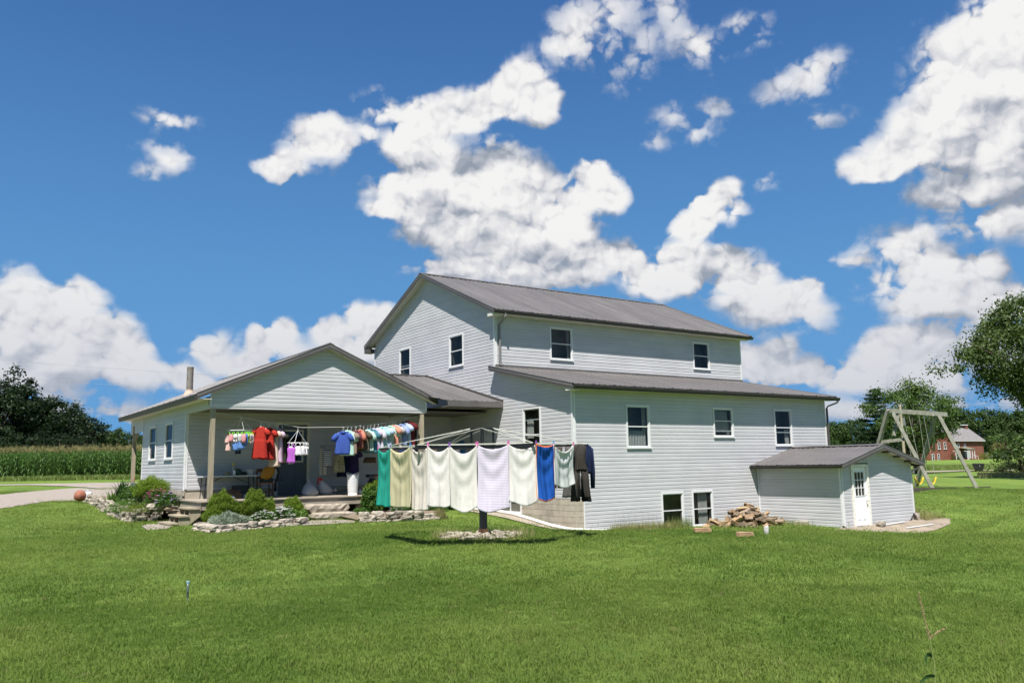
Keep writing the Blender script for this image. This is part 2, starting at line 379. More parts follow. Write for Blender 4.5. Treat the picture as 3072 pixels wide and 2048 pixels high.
WOOD = mat('weathered_lumber', (.36, .31, .22), .8, col2=(.25, .21, .15), scale=3, stretch=(5, 5, .6), bump=.3, bscale=20, rnd=.10)
DECKW = mat('grey_deck_lumber', (.34, .29, .23), .8, col2=(.22, .19, .15), scale=5, stretch=(.5, 6, 6), bump=.3, bscale=20, rnd=.10)
DARK = mat('dark_interior', (.035, .035, .033), .9)
ROOM = mat('room_wall', (.24, .225, .20), .9)
CURT = mat('white_curtain', (.72, .70, .66), .9, trans=.4, var=.1, scale=8)
STONE = mat('limestone', (.42, .37, .30), .9, col2=(.20, .17, .14), scale=6, bump=.8, bscale=22, rnd=.20, coords='obj')
GRAVEL = mat('gravel', (.33, .28, .235), .95, col2=(.22, .19, .16), scale=30, bump=.9, bscale=55)
SOIL = mat('garden_soil', (.13, .10, .07), .95, col2=(.22, .17, .12), scale=9, bump=.7, bscale=30)
BLACKM = mat('black_steel', (.012, .012, .013), .4, var=.3, scale=6)
WHITEPL = mat('white_plastic', (.75, .75, .74), .4)
GREYM = mat('galvanised_steel', (.36, .36, .35), .4, metal=.7, var=.2, scale=8)
# ------------------------------------------------------------------ terrain
LAWN_SWING = at(2800, 1467, 40.0)
BEDW = [(262,1508,33),(300,1522,31.2),(338,1545,29.2),(375,1560,27.7),(403,1567,27.0),(438,1565,27.2),(472,1560,27.4)]
CT = [(-17,-21,.5),(-12.1,-14,.5),(-9,-18,.45),(-20,-14,.5),(-17,-11,.5),(-14.2,-8,.53),(-7.4,-6.07,.70),(-11.45,4.1,.56),(-9.5,3.2,.55),(-7.5,3.4,.56),(-4.5,3.2,.56),(-2.5,2.2,.55),(-2.5,5,.62),
 (-.5,4.2,.50),(-.4,2.8,.42),(-.35,.9,.12),(-.3,-.4,-.02),(2,-.5,-.06),(5,-.6,-.13),(8.5,-.5,-.16),(8.5,-4.2,-.27),(11,-4.3,-.28),(13.8,-4.2,-.25),(7.6,-5.2,-.36),(9.2,-5.5,-.44),(11,-5.7,-.46),(13,-5.6,-.44),(15,-5.0,-.33),(9,-7.2,-.22),(13,-7.5,-.2),(14.6,-1,.1),(14,3,.3),(4,-5,.12),(9,-9.6,.06),(-2,-7,.5),(2,-11,.36),(12,-12,.2),
 (-12.47,15.2,1.03),(-14,5,.62),*[tuple(at(*q)) for q in BEDW],(-15,10,.85),(-20,5,.7),(-22,20,1.1),(-8,25,1.3),(-30,-10,.6),(0,25,1.2),(10,20,.9),
 tuple(LAWN_SWING),tuple(at(2935,1465,41.5)),tuple(at(3072,1540,27)),(30,-20,.4),(20,-10,.3),
 tuple(at(2800,1420,95)),tuple(at(2937,1412,100)),tuple(at(3060,1412,100)),tuple(at(3060,1390,150)),tuple(at(2960,1378,200)),tuple(at(2700,1380,200)),
 tuple(at(0,1442,62)),tuple(at(360,1437,60)),(-40,60,1.8),(-70,100,2.0),(0,100,1.9),(50,120,1.6),(-60,20,1.2),(150,60,1.3),(220,140,1.6),(120,-60,.6),(-30,-60,.4),(60,-90,.3),(0,-60,.4),(-120,180,2.2),(300,-80,1.0),(-150,-100,.8),(150,250,1.8)]
_P = np.array([c[:2] for c in CT], float); _Z = np.array([c[2] for c in CT], float)
def _k(d): return np.where(d > 0, d, 0)          # biharmonic-like linear kernel: no overshoot between points
def _fit():
    n = len(_P); d = np.linalg.norm(_P[:, None]-_P[None], axis=2); A = np.zeros((n+1, n+1)); A[:n, :n] = np.sqrt(d*d+1.2)
    A[:n, n] = 1; A[n, :n] = 1; A[:n, :n] += np.eye(n)*.03*-1
    return np.linalg.solve(A, np.append(_Z, 0))
_W = _fit()
def gz(x, y):
    x = np.atleast_1d(np.asarray(x, float)); y = np.atleast_1d(np.asarray(y, float)); out = np.empty(len(x))
    for s in range(0, len(x), 20000):
        q = np.stack([x[s:s+20000], y[s:s+20000]], 1)
        d = np.sqrt(((q[:, None]-_P[None])**2).sum(2)+1.2); out[s:s+20000] = d@_W[:-1]+_W[-1]
    r = np.hypot(x, y); f = np.clip((r-250)/150, 0, 1); out = out*(1-f)+1.6*f
    return out
def g1(x, y): return float(gz(x, y)[0])
def G(px, py):
    """the point of the ground seen at a pixel of the photograph"""
    d = ray(px, py); t = 4.0; step = .5
    while t < 400:
        p = CAM+d*t
        if p[2] < g1(p[0], p[1]): break
        t += step*(1+t*.02)
    lo, hi = t-step*(1+t*.02), t
    for _ in range(14):
        m = (lo+hi)/2; p = CAM+d*m
        if p[2] < g1(p[0], p[1]): hi = m
        else: lo = m
    p = CAM+d*hi; return np.array([p[0], p[1], g1(p[0], p[1])])

def lawn_mat():
    m = bpy.data.materials.new('lawn'); m.use_nodes = True; nt = m.node_tree; N = nt.nodes; L = nt.links; b = N['Principled BSDF']
    b.inputs['Roughness'].default_value = .8; b.inputs['Specular IOR Level'].default_value = .15
    pos = N.new('ShaderNodeNewGeometry').outputs['Position']
    def nz(s, d, st=(1, 1, 0)):
        mp = N.new('ShaderNodeVectorMath'); mp.operation = 'MULTIPLY'; mp.inputs[1].default_value = st; L.new(pos, mp.inputs[0])
        n = N.new('ShaderNodeTexNoise'); n.inputs['Scale'].default_value = s; n.inputs['Detail'].default_value = d; n.inputs['Roughness'].default_value = .65; L.new(mp.outputs[0], n.inputs['Vector']); return n.outputs['Fac']
    def mix(f, a, c, lo, hi):
        r = N.new('ShaderNodeMapRange'); r.inputs[1].default_value = lo; r.inputs[2].default_value = hi; L.new(f, r.inputs[0])
        x = N.new('ShaderNodeMix'); x.data_type = 'RGBA'; L.new(r.outputs[0], x.inputs[0])
        for i, q in ((6, a), (7, c)):
            if isinstance(q, tuple): x.inputs[i].default_value = q+(1,)
            else: L.new(q, x.inputs[i])
        return x.outputs[2]
    c = mix(nz(.35, 8), (.092, .158, .024), (.165, .232, .044), .35, .65)
    c = mix(nz(1.7, 6), c, (.070, .125, .019), .54, .82)
    c = mix(nz(14, 5), c, (.17, .20, .045), .56, .80)
    c = mix(nz(.9, 7), c, (.20, .17, .075), .66, .82)
    L.new(c, b.inputs['Base Color'])
    n = nz(45, 6); bp = N.new('ShaderNodeBump'); bp.inputs['Strength'].default_value = .9; bp.inputs['Distance'].default_value = .05; L.new(n, bp.inputs['Height']); L.new(bp.outputs[0], b.inputs['Normal'])
    return m
LAWN = lawn_mat()
def sheet(name, X, Y, Z, m, kind='structure', smooth=True):
    nx, ny = X.shape; V = np.stack([X.ravel(), Y.ravel(), Z.ravel()], 1)
    i = np.arange(nx*ny).reshape(nx, ny); F = np.stack([i[:-1, :-1].ravel(), i[1:, :-1].ravel(), i[1:, 1:].ravel(), i[:-1, 1:].ravel()], 1)
    o = bpy.data.objects.new(name, mesh_np(name, V, F, [m], smooth=smooth)); link(o); o['kind'] = kind; ORG[o.name] = Vector((0, 0, 0)); return o
def _ticks():
    a = [-3000, -1500, -800, -500, -350, -250, -180, -130, -100, -80]; b = list(np.arange(-66, 66, .75)); return np.array(a+b+[-q for q in a[::-1]])
_t = _ticks(); _X, _Y = np.meshgrid(_t, _t, indexing='ij'); _Zg = gz(_X.ravel(), _Y.ravel()).reshape(_X.shape)
sheet('ground', _X, _Y, _Zg, LAWN)
def ribbon(name, left, right, m, lift, n=60, kind='structure', m2=9):
    """a strip of ground between two polylines, draped on the terrain"""
    def rs(P):
        P = np.array(P, float)[:, :2]; s = np.r_[0, np.cumsum(np.linalg.norm(np.diff(P, axis=0), axis=1))]; t = np.linspace(0, s[-1], n)
        return np.stack([np.interp(t, s, P[:, 0]), np.interp(t, s, P[:, 1])], 1)
    A, B = rs(left), rs(right); u = np.linspace(0, 1, m2)[None, :, None]
    wob = np.random.RandomState(len(name)).randn(n, 2, 2)*.05
    Q = (A+wob[:, 0])[:, None]*(1-u)+(B+wob[:, 1])[:, None]*u; X, Y = Q[..., 0], Q[..., 1]
    return sheet(name, X, Y, gz(X.ravel(), Y.ravel()).reshape(X.shape)+lift, m, kind)
# gravel drive along the corn, its branch to the house, the patch by the bed
ribbon('driveway', [G(-500,1600),G(-100,1555),G(0,1526),G(90,1513),G(180,1504),G(265,1500),G(320,1506),G(420,1515)], [G(-500,1540),G(-100,1492),G(0,1484),G(75,1476),G(150,1470),G(230,1464),G(330,1470),G(430,1475)], GRAVEL, .02)
ribbon('road', [G(-700,1470),G(0,1457),G(120,1455),G(215,1460),G(330,1470),G(480,1478)], [G(-700,1462),G(0,1453.5),G(120,1451.5),G(200,1450.5),G(330,1448),G(480,1446)], GRAVEL, .028)
ribbon('far_road', [at(2500,1425.5,97),at(2780,1417,98),at(2937,1413.4,100),at(3400,1407,103)], [at(2500,1423,101),at(2780,1414.6,102),at(2937,1411.2,104),at(3400,1405,107)], GRAVEL, .06)

# ------------------------------------------------------------------ farmhouse
LAP = .1243
house = thing('farmhouse', 'white vinyl sided farmhouse with taupe metal roofs, front porch wing and small basement entry', 'house', (0, 0, 0))
TH = house
def pos(plane, fix, a, off, z):
    return (fix-off, a, z) if plane == 'x' else (a, fix-off, z)
def wall(name, plane, fix, a_rng, z0, z1, opens=(), corners=(), lap=LAP, m=None, base_trim=True, rear=None):
    """lapped siding boards (outward = -x or -y); a_rng: (a0,a1) or function of z"""
    fn = a_rng if callable(a_rng) else (lambda z: a_rng)
    w = MB()
    lo, hi = fn(z0+.001); p, q = pos(plane, fix, lo+.002, -.02, z0), pos(plane, fix, hi-.002, .010, z0)
    w.box(min(p[0], q[0]), max(p[0], q[0]), min(p[1], q[1]), max(p[1], q[1]), z0-.03, z0-.001)
    wo = w.build(name, TRIM, house)
    for (a0, a1, c0, c1) in corners:
        p, q = pos(plane, fix, a0, -.02, c0), pos(plane, fix, a1, .026, c1); w = MB()
        w.box(min(p[0], q[0]), max(p[0], q[0]), min(p[1], q[1]), max(p[1], q[1]), c0, c1); w.build('corner_trim', TRIM, wo)
    n = int(math.ceil((z1-z0)/lap-1e-6)); rnd = random.Random(hash(name) % 1000 if False else len(name))
    for i in range(n):
        zb = z0+i*lap; zt = min(zb+lap, z1); zm = (zb+zt)/2
        lo0, hi0 = fn(zb); lo1, hi1 = fn(zt)
        if hi0-lo0 < .05: continue
        segs = [(lo0, hi0, lo1, hi1)]
        for (a0, a1, c0, c1) in opens:
            if not (c0 < zm < c1): continue
            ns = []
            for (p0, p1, q0, q1) in segs:
                if a1 <= p0 or a0 >= p1: ns.append((p0, p1, q0, q1)); continue
                if a0 > p0: ns.append((p0, a0, q0, a0))
                if a1 < p1: ns.append((a1, p1, a1, q1))
            segs = ns
        if not segs: continue
        h = zt-zb; jit = rnd.uniform(-.0015, .0015)
        prof = [(-.004, zb), (.0150+jit, zb), (.0150+jit, zb+.05*h), (.0135+jit, zb+.66*h), (.0050, zb+.90*h), (.0035, zt)]
        V = []; F = []
        for (p0, p1, q0, q1) in segs:
            b = len(V)
            for k, (o, z) in enumerate(prof):
                t = (z-zb)/h; V += [pos(plane, fix, p0+(q0-p0)*t, o, z), pos(plane, fix, max(p1+(q1-p1)*t, p0+(q0-p0)*t+.001), o, z)]
            for k in range(len(prof)-1): F.append((b+2*k, b+2*k+1, b+2*k+3, b+2*k+2))
            e = b; F.append(tuple(b+2*k for k in range(len(prof)))); F.append(tuple(b+2*k+1 for k in range(len(prof)))[::-1])
        part_np('siding_board', V, F, m or SIDING, wo)
    return wo
def nbox(mb, plane, fix, a0, a1, o0, o1, z0, z1):
    p, q = pos(plane, fix, a0, o0, z0), pos(plane, fix, a1, o1, z1)
    mb.box(min(p[0], q[0]), max(p[0], q[0]), min(p[1], q[1]), max(p[1], q[1]), z0, z1)
def window(plane, fix, a0, a1, z0, z1, rail=.5, curtain=None, root=None, bar2=None, mullion=None, trimw=.062, depth=.7, scr=False):
    root = root or house
    f = MB(); t = trimw
    nbox(f, plane, fix, a0, a1, -.01, .040, z0, z0+t*.8); nbox(f, plane, fix, a0, a1, -.01, .040, z1-t, z1)
    nbox(f, plane, fix, a0, a0+t, -.01, .039, z0+t*.8, z1-t); nbox(f, plane, fix, a1-t, a1, -.01, .039, z0+t*.8, z1-t)
    w = f.build('window', TRIM, root)
    s = MB(); nbox(s, plane, fix, a0-.02, a1+.02, .0405, .065, z0-.02, z0+.035); s.build('sill', TRIM, w)
    i0, i1, j0, j1 = a0+t, a1-t, z0+t*.8, z1-t; r = MB(); q = .028
    nbox(r, plane, fix, i0, i0+q, -.03, .012, j0, j1); nbox(r, plane, fix, i1-q, i1, -.03, .012, j0, j1)
    nbox(r, plane, fix, i0+q, i1-q, -.03, .012, j0, j0+q); nbox(r, plane, fix, i0+q, i1-q, -.03, .012, j1-q, j1)
    zr = j0+(j1-j0)*rail
    if rail: nbox(r, plane, fix, i0+q, i1-q, -.03, .016, zr-.018, zr+.018)
    if bar2: zz = j0+(j1-j0)*bar2; nbox(r, plane, fix, i0+q, i1-q, -.05, -.02, zz-.018, zz+.018)
    if mullion:
        for mm in mullion: am = i0+(i1-i0)*mm; nbox(r, plane, fix, am-.02, am+.02, -.025, .018, j0+q, j1-q)
    r.build('sash', TRIM, w)
    for (c0, c1) in (((j0+q, zr-.018), (zr+.018, j1-q)) if rail else ((j0+q, j1-q),)):
        g = MB(); p = [pos(plane, fix, a, o, z) for a, o, z in ((i0+q, -.012, c0), (i1-q, -.012, c0), (i1-q, -.012, c1), (i0+q, -.012, c1))]
        g.quad(*p); g.build('pane', GLASS, w)
    d = MB(); D = depth
    b0, b1, c0, c1 = a0+.02, a1-.02, z0+.02, z1-.02
    ex = .35
    def Q(*pp): d.quad(*[pos(plane, fix, a, -o, z) for a, o, z in pp])
    Q((b0-ex, D, c0-ex), (b1+ex, D, c0-ex), (b1+ex, D, c1+.1), (b0-ex, D, c1+.1))
    for (u, v) in (((b0, c0), (b0, c1)), ((b0, c1), (b1, c1)), ((b1, c1), (b1, c0)), ((b1, c0), (b0, c0))):
        def far(p): return (p[0]+(-ex if p[0] == b0 else ex), D, p[1]+(-ex if p[1] == c0 else .1))
        Q((u[0], .01, u[1]), (v[0], .01, v[1]), far(v), far(u))
    d.build('room_behind', ROOM, w)
    for (u0, u1, v0, v1, fo) in (curtain or []):
        n = 25; V = []; F = []
        for k in range(n):
            u = u0+(u1-u0)*k/(n-1); a = i0+(i1-i0)*u
            o = -.10-.018*math.sin(k*1.9)
            V += [pos(plane, fix, a, o, j0+(j1-j0)*v0), pos(plane, fix, a, o-.01, j0+(j1-j0)*(v1+.01*math.sin(k*2.3)*fo))]
        F = [(2*k, 2*k+2, 2*k+3, 2*k+1) for k in range(n-1)]
        part_np('curtain', V, F, CURT, w)
    return w
INS = .03
def opn(*ws): return [(a0+INS, a1-INS, z0+INS, z1-INS) for (a0, a1, z0, z1) in ws]
V1, V2, UL = 4.559, 15.08, 13.53
# --- windows as measured (plane, a0, a1, z0, z1)
GWA, GWB, GWC, GWD = (11.36, 12.44, 6.10, 7.44), (6.83, 7.95, 6.12, 7.44), (1.75, 2.82, 2.70, 4.15), (3.0, 4.42, .46, 1.09)
UWA, UWB = (2.58, 3.73, 6.24, 7.56), (10.65, 11.72, 6.27, 7.52)
LWA, LWB, LWC, LWD, LWE = (2.30, 3.41, 2.66, 4.15), (6.65, 7.75, 3.045, 4.155), (10.17, 11.25, 2.72, 4.18), (3.81, 4.90, -.12, 1.125), (5.33, 6.42, -.13, 1.135)
RS = (10.43-7.96)/(9.82-4.13)                                     # main roof slope
zr_main = lambda y: 7.96+RS*(y-4.13) if y < 9.82 else 7.96+RS*(15.51-y)
LS = (5.828-4.746)/(4.559+.40)                                    # lean-to roof slope
def gable_rng(z):
    lo, hi = 0.03, V2-.09
    if z > 4.62:                                                  # above the lean-to roof the wall starts at its rake
        lo = max(lo, min(V1+.0, (z-4.746+.06)/LS-.40))
    if z > 5.72: lo = max(lo, V1+.09)
    if z > 8.03: lo = max(lo, 4.14+(z-7.82)/RS); hi = min(hi, 15.50-(z-7.82)/RS)
    return lo, max(hi, lo)
wall('gable_wall', 'x', 0, gable_rng, 1.07, 10.26, opn(GWA, GWB, GWC), corners=[(.001, .085, 1.07, 4.6), (V1+.003, V1+.088, 5.75, 7.8), (V2-.088, V2-.003, 5.5, 7.8)])
wall('side_wall', 'y', 0, lambda z: (.36 if z < 1.03 else .086, UL-.086), 0-.12, 4.6, opn(LWA, LWB, LWC, LWD, LWE), corners=[(.0265, .085, 1.07, 4.599), (UL-.085, UL, -.12, 4.6), (.335, .365, -.12, 1.0)])
wall('upper_side_wall', 'y', V1, (.086, 13.89-.086), 5.75, 7.80, opn(UWA, UWB), corners=[(.0265, .085, 5.75, 7.799), (13.89-.085, 13.89, 5.75, 7.8)])
for w_, kw in ((GWA, dict(rail=.30, bar2=.40, curtain=[(.03, .28, 0, .5, 0)])), (GWB, dict(curtain=[(.02, .14, .02, .5, 0)])), (GWC, dict(rail=.33, curtain=[(.55, .97, .25, .75, 3)], bar2=.72))):
    window('x', 0, *w_, **kw)
window('x', 0, *GWD, rail=0, mullion=[.5], curtain=None)
window('y', V1, *UWA, curtain=[(.86, .98, .02, .98, 0)]); window('y', V1, *UWB, curtain=[(.03, .16, .02, .98, 0)])
window('y', 0, *LWA, curtain=[(.02, .98, .02, .40, 2), (.80, .98, .4, .98, 0)])
window('y', 0, *LWB, rail=.56, bar2=.19, curtain=[(.80, .97, .02, .5, 0), (.05, .9, .15, .95, 0)])
window('y', 0, *LWC, rail=.50, bar2=.36, curtain=[(.72, .98, .02, .45, 0)])
window('y', 0, *LWD, rail=.49); window('y', 0, *LWE, rail=.49, curtain=[(.36, .88, .02, .98, 0)])
# back faces so that the house is closed
b = MB(); b.box(.8, 13.6, V2-.06, V2, .3, 7.9); b.box(13.78, 13.86, V1+.1, V2-.1, 0, 7.9); b.box(13.44, 13.5, .1, V1, 0, 4.7)
b.slab([(13.78, V1+.1, 7.9), (13.78, V2-.1, 7.9), (13.78, 9.82, 10.15)], (.08, 0, 0)); b.build('rear_wall', SIDING, house)

# --- metal roofs
def roof(name, E0, E1, up, m=ROOFM, pitch=.2286, cut=None, ridge=True, eave_trim=True):
    """ribbed sheets from eave line E0-E1 up along vector up; part > roof_panel"""
    E0, E1, up = Vector(E0), Vector(E1), Vector(up); A = (E1-E0); Ln = A.length; A.normalize(); Sl = up.length; S = up.normalized(); Nn = A.cross(S).normalized()
    if Nn.z < 0: Nn = -Nn
    base = MB(); P = [E0-Nn*.05, E1-Nn*.05, E1+up-Nn*.05, E0+up-Nn*.05]
    if cut is None: base.slab(P, Nn*.035)
    else:
        k = 8; pts = [E0+A*(Ln*i/k)+S*cut(Ln*i/k)-Nn*.05 for i in range(k+1)]; base.slab(pts+[E1+up-Nn*.05, E0+up-Nn*.05], Nn*.035)
    ro = base.build(name, FASCIA, house)
    w = .9144; n = int(math.ceil(Ln/w-1e-6))
    for i in range(n):
        a0, a1 = i*w, min((i+1)*w, Ln); pr = []
        k = 0
        while a0+k*pitch < a1-.01:
            c = a0+k*pitch; pr += [(c, .022), (min(c+.018, a1), .022), (min(c+.034, a1), 0.0)]
            if c+pitch < a1: pr += [(c+pitch-.016, 0.0)]
            k += 1
        pr += [(a1-.001, 0.022 if abs(a1-a0-w) < .01 else 0.0)]
        V = []; F = []
        for (a, h) in pr:
            s0 = -.03+(cut(a) if cut else 0); V += [E0+A*a+S*s0+Nn*(h-.008), E0+A*a+S*Sl+Nn*(h-.008)]
        for q in range(len(pr)-1): F.append((2*q, 2*q+2, 2*q+3, 2*q+1))
        F.append(tuple(2*q for q in range(len(pr)))+tuple()) if False else None
        part_np('roof_panel', V, F, m, ro)
    return ro
def strip(name, a, b, w, h, m, parent=None, up=(0, 0, 1)):
    s = MB(); s.bar(a, b, w, h, up); return s.build(name, m, parent or house)
def rake(x, y0, z0, y1, z1, out=-1, name='rake_trim', dirn='y', th=.16):
    """board under the verge: a flat face with a small lip"""
    s = MB()
    if dirn == 'y':
        s.slab([(x, y0, z0+.018), (x, y1, z1+.018), (x, y1, z1-.10), (x, y0, z0-.10)], (-out*.03, 0, 0))
        s.slab([(x+out*.012, y0, z0+.026), (x+out*.012, y1, z1+.026), (x+out*.012, y1, z1+.006), (x+out*.012, y0, z0+.006)], (-out*.12, 0, 0))
    else:
        s.slab([(y0, x, z0+.018), (y1, x, z1+.018), (y1, x, z1-.10), (y0, x, z0-.10)], (0, -out*.03, 0))
        s.slab([(y0, x+out*.012, z0+.026), (y1, x+out*.012, z1+.026), (y1, x+out*.012, z1+.006), (y0, x+out*.012, z0+.006)], (0, -out*.12, 0))
    o = s.build(name, ROOFM, house)
    s = MB()
    if dirn == 'y': s.slab([(x+out*-.006, y0, z0-.10), (x+out*-.006, y1, z1-.10), (x+out*-.006, y1, z1-.17), (x+out*-.006, y0, z0-.17)], (-out*.02, 0, 0))
    else: s.slab([(y0, x-out*.006, z0-.10), (y1, x-out*.006, z1-.10), (y1, x-out*.006, z1-.17), (y0, x-out*.006, z0-.17)], (0, -out*.02, 0))
    s.build('fascia', FASCIA, o); return o
def gutter(a, b, out, m=GUTTER, drop=.11, depth=.11):
    """K-style gutter along a-b, opening up, its face on the side of out"""
    a, b, o = Vector(a), Vector(b), Vector(out); pr = [(0, 0), (0, -drop), (depth*.6, -drop), (depth*.8, -drop*.55), (depth, -drop*.25), (depth, 0), (depth-.012, 0), (depth-.012, -.02), (.008, -.05)]
    V = []; F = []
    for e in (a, b): V += [e+o*p+Vector((0, 0, q)) for p, q in pr]
    n = len(pr); F = [(i, (i+1) % n, n+(i+1) % n, n+i) for i in range(n)]+[tuple(range(n)), tuple(range(2*n-1, n-1, -1))]
    return part_np('gutter', V, F, m, house)
def ridge_cap(a, b, s1, s2):
    a, b = Vector(a), Vector(b); up = Vector((0, 0, .045)); s1, s2 = Vector(s1), Vector(s2); V = [a+up+s1, a+up, a+up+s2, b+up+s1, b+up, b+up+s2]
    lo = [v-Vector((0, 0, .012)) for v in V]
    o = part_np('ridge_cap', V+lo, [(0, 1, 4, 3), (1, 2, 5, 4), (6, 9, 10, 7), (7, 10, 11, 8), (0, 3, 9, 6), (2, 8, 11, 5), (0, 6, 7, 1), (1, 7, 8, 2), (3, 4, 10, 9), (4, 5, 11, 10)], ROOFM, house); return o
XR0, XR1 = -.36, 14.256
roof('main_roof', (XR0, 4.13, 7.96), (XR1, 4.13, 7.96), (0, 5.69, 2.47))
roof('rear_roof', (XR1, 15.51, 7.96), (XR0, 15.51, 7.96), (0, -5.69, 2.47))
ridge_cap((XR0-.01, 9.82, 10.43), (XR1+.01, 9.82, 10.43), (0, -.17, -.072), (0, .17, -.072))
rake(XR0-.001, 4.11, 7.95, 9.82, 10.43); rake(XR0-.002, 15.53, 7.95, 9.82, 10.43); rake(XR1+.001, 4.11, 7.95, 9.82, 10.43, out=1)
gutter((XR0+.02, 4.13, 7.90), (XR1, 4.13, 7.90), (0, -1, 0))
s = MB(); s.slab([(XR0+.03, 4.14, 7.79), (XR1-.03, 4.14, 7.79), (XR1-.03, V1, 7.79), (XR0+.03, V1, 7.79)], (0, 0, .02)); s.slab([(XR0+.03, 4.14, 7.82), (XR0+.03, 9.82, 10.27), (-.001, 9.82, 10.27), (-.001, 4.14, 7.82)], (0, 0, .02)); s.slab([(XR0+.03, 15.5, 7.82), (XR0+.03, 9.821, 10.27), (-.002, 9.821, 10.27), (-.002, 15.5, 7.82)], (0, 0, .02)); s.build('soffit', SOFFIT, house)
s = MB(); s.box(XR0+.0, .0-.002, 15.08, 15.50, 7.60, 7.80); s.build('eave_return', FASCIA, house)
s = MB(); s.box(XR0+.03, .05, 4.16, V1-.01, 7.70, 7.79); s.build('eave_return', SOFFIT, house)
# lean-to roof
roof('lean_to_roof', (-.33, -.40, 4.746), (13.86, -.40, 4.746), (0, 4.95, LS*4.95))
rake(-.331, -.40, 4.74, 4.54, 5.82); rake(13.861, -.40, 4.74, 4.54, 5.82, out=1)
gutter((-.31, -.40, 4.70), (13.95, -.40, 4.70), (0, -1, 0), drop=.13)
s = MB(); s.slab([(-.30, -.39, 4.59), (13.83, -.39, 4.59), (13.83, -.001, 4.59), (-.30, -.001, 4.59)], (0, 0, .02)); s.slab([(-.30, -.38, 4.60), (-.30, 4.5, 5.66), (-.019, 4.5, 5.66), (-.019, -.38, 4.60)], (0, 0, .02)); s.build('soffit', SOFFIT, house)
s = MB(); s.box(-.30, .03, -.38, -.02, 4.53, 4.589); s.build('eave_return', SOFFIT, house)
strip('flashing', (.0, V1-.035, 5.86), (13.86, V1-.035, 5.86), .07, .10, ROOFM)
# downspouts
def spout(pts, w=.07, m=FASCIA, name='downspout'):
    s = MB()
    for a, b_ in zip(pts[:-1], pts[1:]): s.bar(a, b_, w, w*.8)
    return s.build(name, m, house)
spout([(.16, 4.08, 7.80), (.16, 4.08, 7.68), (.16, V1-.075, 7.42), (.16, V1-.075, 5.93), (.22, V1-.17, 5.88)], m=mat('grey_downspout', (.20, .19, .185), .5))
spout([(13.80, -.46, 4.58), (13.82, -.44, 4.50), (13.62, -.1, 4.36), (13.59, -.06, 4.28), (13.59, -.06, .3)])
# concrete block footing below the gable wall
bl = MB(); bl.box(.05, .2, .02, V2-.1, -.3, 1.03); blo = bl.build('block_wall', CONC, house)
random.seed(3)
for r in range(7):
    z0 = -.30+r*.19
    y = .02-(.2 if r % 2 else 0)
    while y < 9.0:
        y0, y1 = max(y+.004, .012), min(y+.396, 9.0)
        yy = y; y += .40
        if y1-y0 < .05: continue
        if y1 > GWD[0]+.05 and y0 < GWD[1]-.05 and z0+.19 > GWD[2]+.02:
            if y0 < GWD[0]: y1 = GWD[0]+.03
            elif y1 > GWD[1]: y0 = GWD[1]-.03
            else: continue
        if y1-y0 < .04: continue
        q = MB(); j = random.uniform(0, .004); q.box(-.002-j, .06, y0, y1, z0+.004, z0+.186); q.build('concrete_block', BLOCK, blo)
for r in range(7):                                               # the bare corner on the long side
    z0 = -.30+r*.19
    q = MB(); q.box(-.001, .33, -.001-.003*(r % 2), .05, z0+.003, z0+.187); q.build('concrete_block', CONC, blo)
# --- basement entry: lean building with gable roof against the long side
SX0, SX1, SY, SZB = 8.96, 13.39, -3.616, -.21
DX0, DX1, DZ0, DZ1 = 9.62, 10.46, -.20, 1.86
zsh = lambda x: 2.60-.2525*abs(x-11.175)-.05
wall('entry_side_wall', 'x', SX0, (SY+.07, -.02), -.18, 1.93, corners=[(SY+.001, SY+.07, -.12, 1.93), (-.10, -.03, -.12, 1.93)], lap=.1185, m=SIDING)
def srng(z):
    lo, hi = SX0+.07, SX1-.06
    if z < .12: hi = min(hi, SX1-.06-(.12-z)*1.1)
    if z > 1.98: lo = max(lo, 8.64+(z-1.90)/.2525); hi = min(hi, 13.71-(z-1.90)/.2525)
    return lo, max(lo, hi)
wall('entry_front_wall', 'y', SY, srng, -.24, 2.50, [(DX0-.12, DX1+.14, DZ0-.1, DZ1+.10)], corners=[(SX0+.0265, SX0+.07, -.16, 1.95), (SX1-.06, SX1, .12, 1.95)], lap=.1185)
b = MB(); b.box(SX1-.05, SX1-.012, SY+.05, -.02, -.3, 1.9); b.build('entry_far_wall', SIDING, house)
roof('entry_roof', (8.61, SY-.36, 1.996), (8.61, -.002, 1.996), (2.565, 0, .650))
roof('entry_roof', (13.74, -.002, 1.996), (13.74, SY-.36, 1.996), (-2.565, 0, .650))
ridge_cap((11.175, SY-.37, 2.646), (11.175, -.02, 2.646), (-.15, 0, -.038), (.15, 0, -.038))
rake(SY-.361, 8.60, 1.985, 11.175, 2.646, dirn='x'); rake(SY-.362, 13.76, 1.985, 11.175, 2.646, dirn='x')
gutter((8.62, SY-.34, 1.955), (8.62, -.01, 1.955), (-1, 0, 0), drop=.10, depth=.10)
gutter((13.73, SY-.34, 1.955), (13.73, -.01, 1.955), (1, 0, 0), drop=.10, depth=.10)
s = MB(); s.slab([(8.63, SY-.33, 1.90), (11.175, SY-.33, 2.53), (11.175, SY-.02, 2.53), (8.63, SY-.02, 1.90)], (0, 0, .02)); s.slab([(13.72, SY-.33, 1.90), (11.176, SY-.33, 2.53), (11.176, SY-.02, 2.53), (13.72, SY-.02, 1.90)], (0, 0, .02)); s.slab([(8.63, SY-.33, 1.885), (SX0-.02, SY-.33, 1.885), (SX0-.02, -.03, 1.885), (8.63, -.03, 1.885)], (0, 0, .014)); s.build('soffit', SOFFIT, house)
s = MB()
for xx in (11.6, 12.3, 13.0): s.bar((xx, SY-.30, zsh(xx)-.04), (xx, SY-.02, zsh(xx)-.04), .05, .09)
s.build('lookout', FASCIA, house)
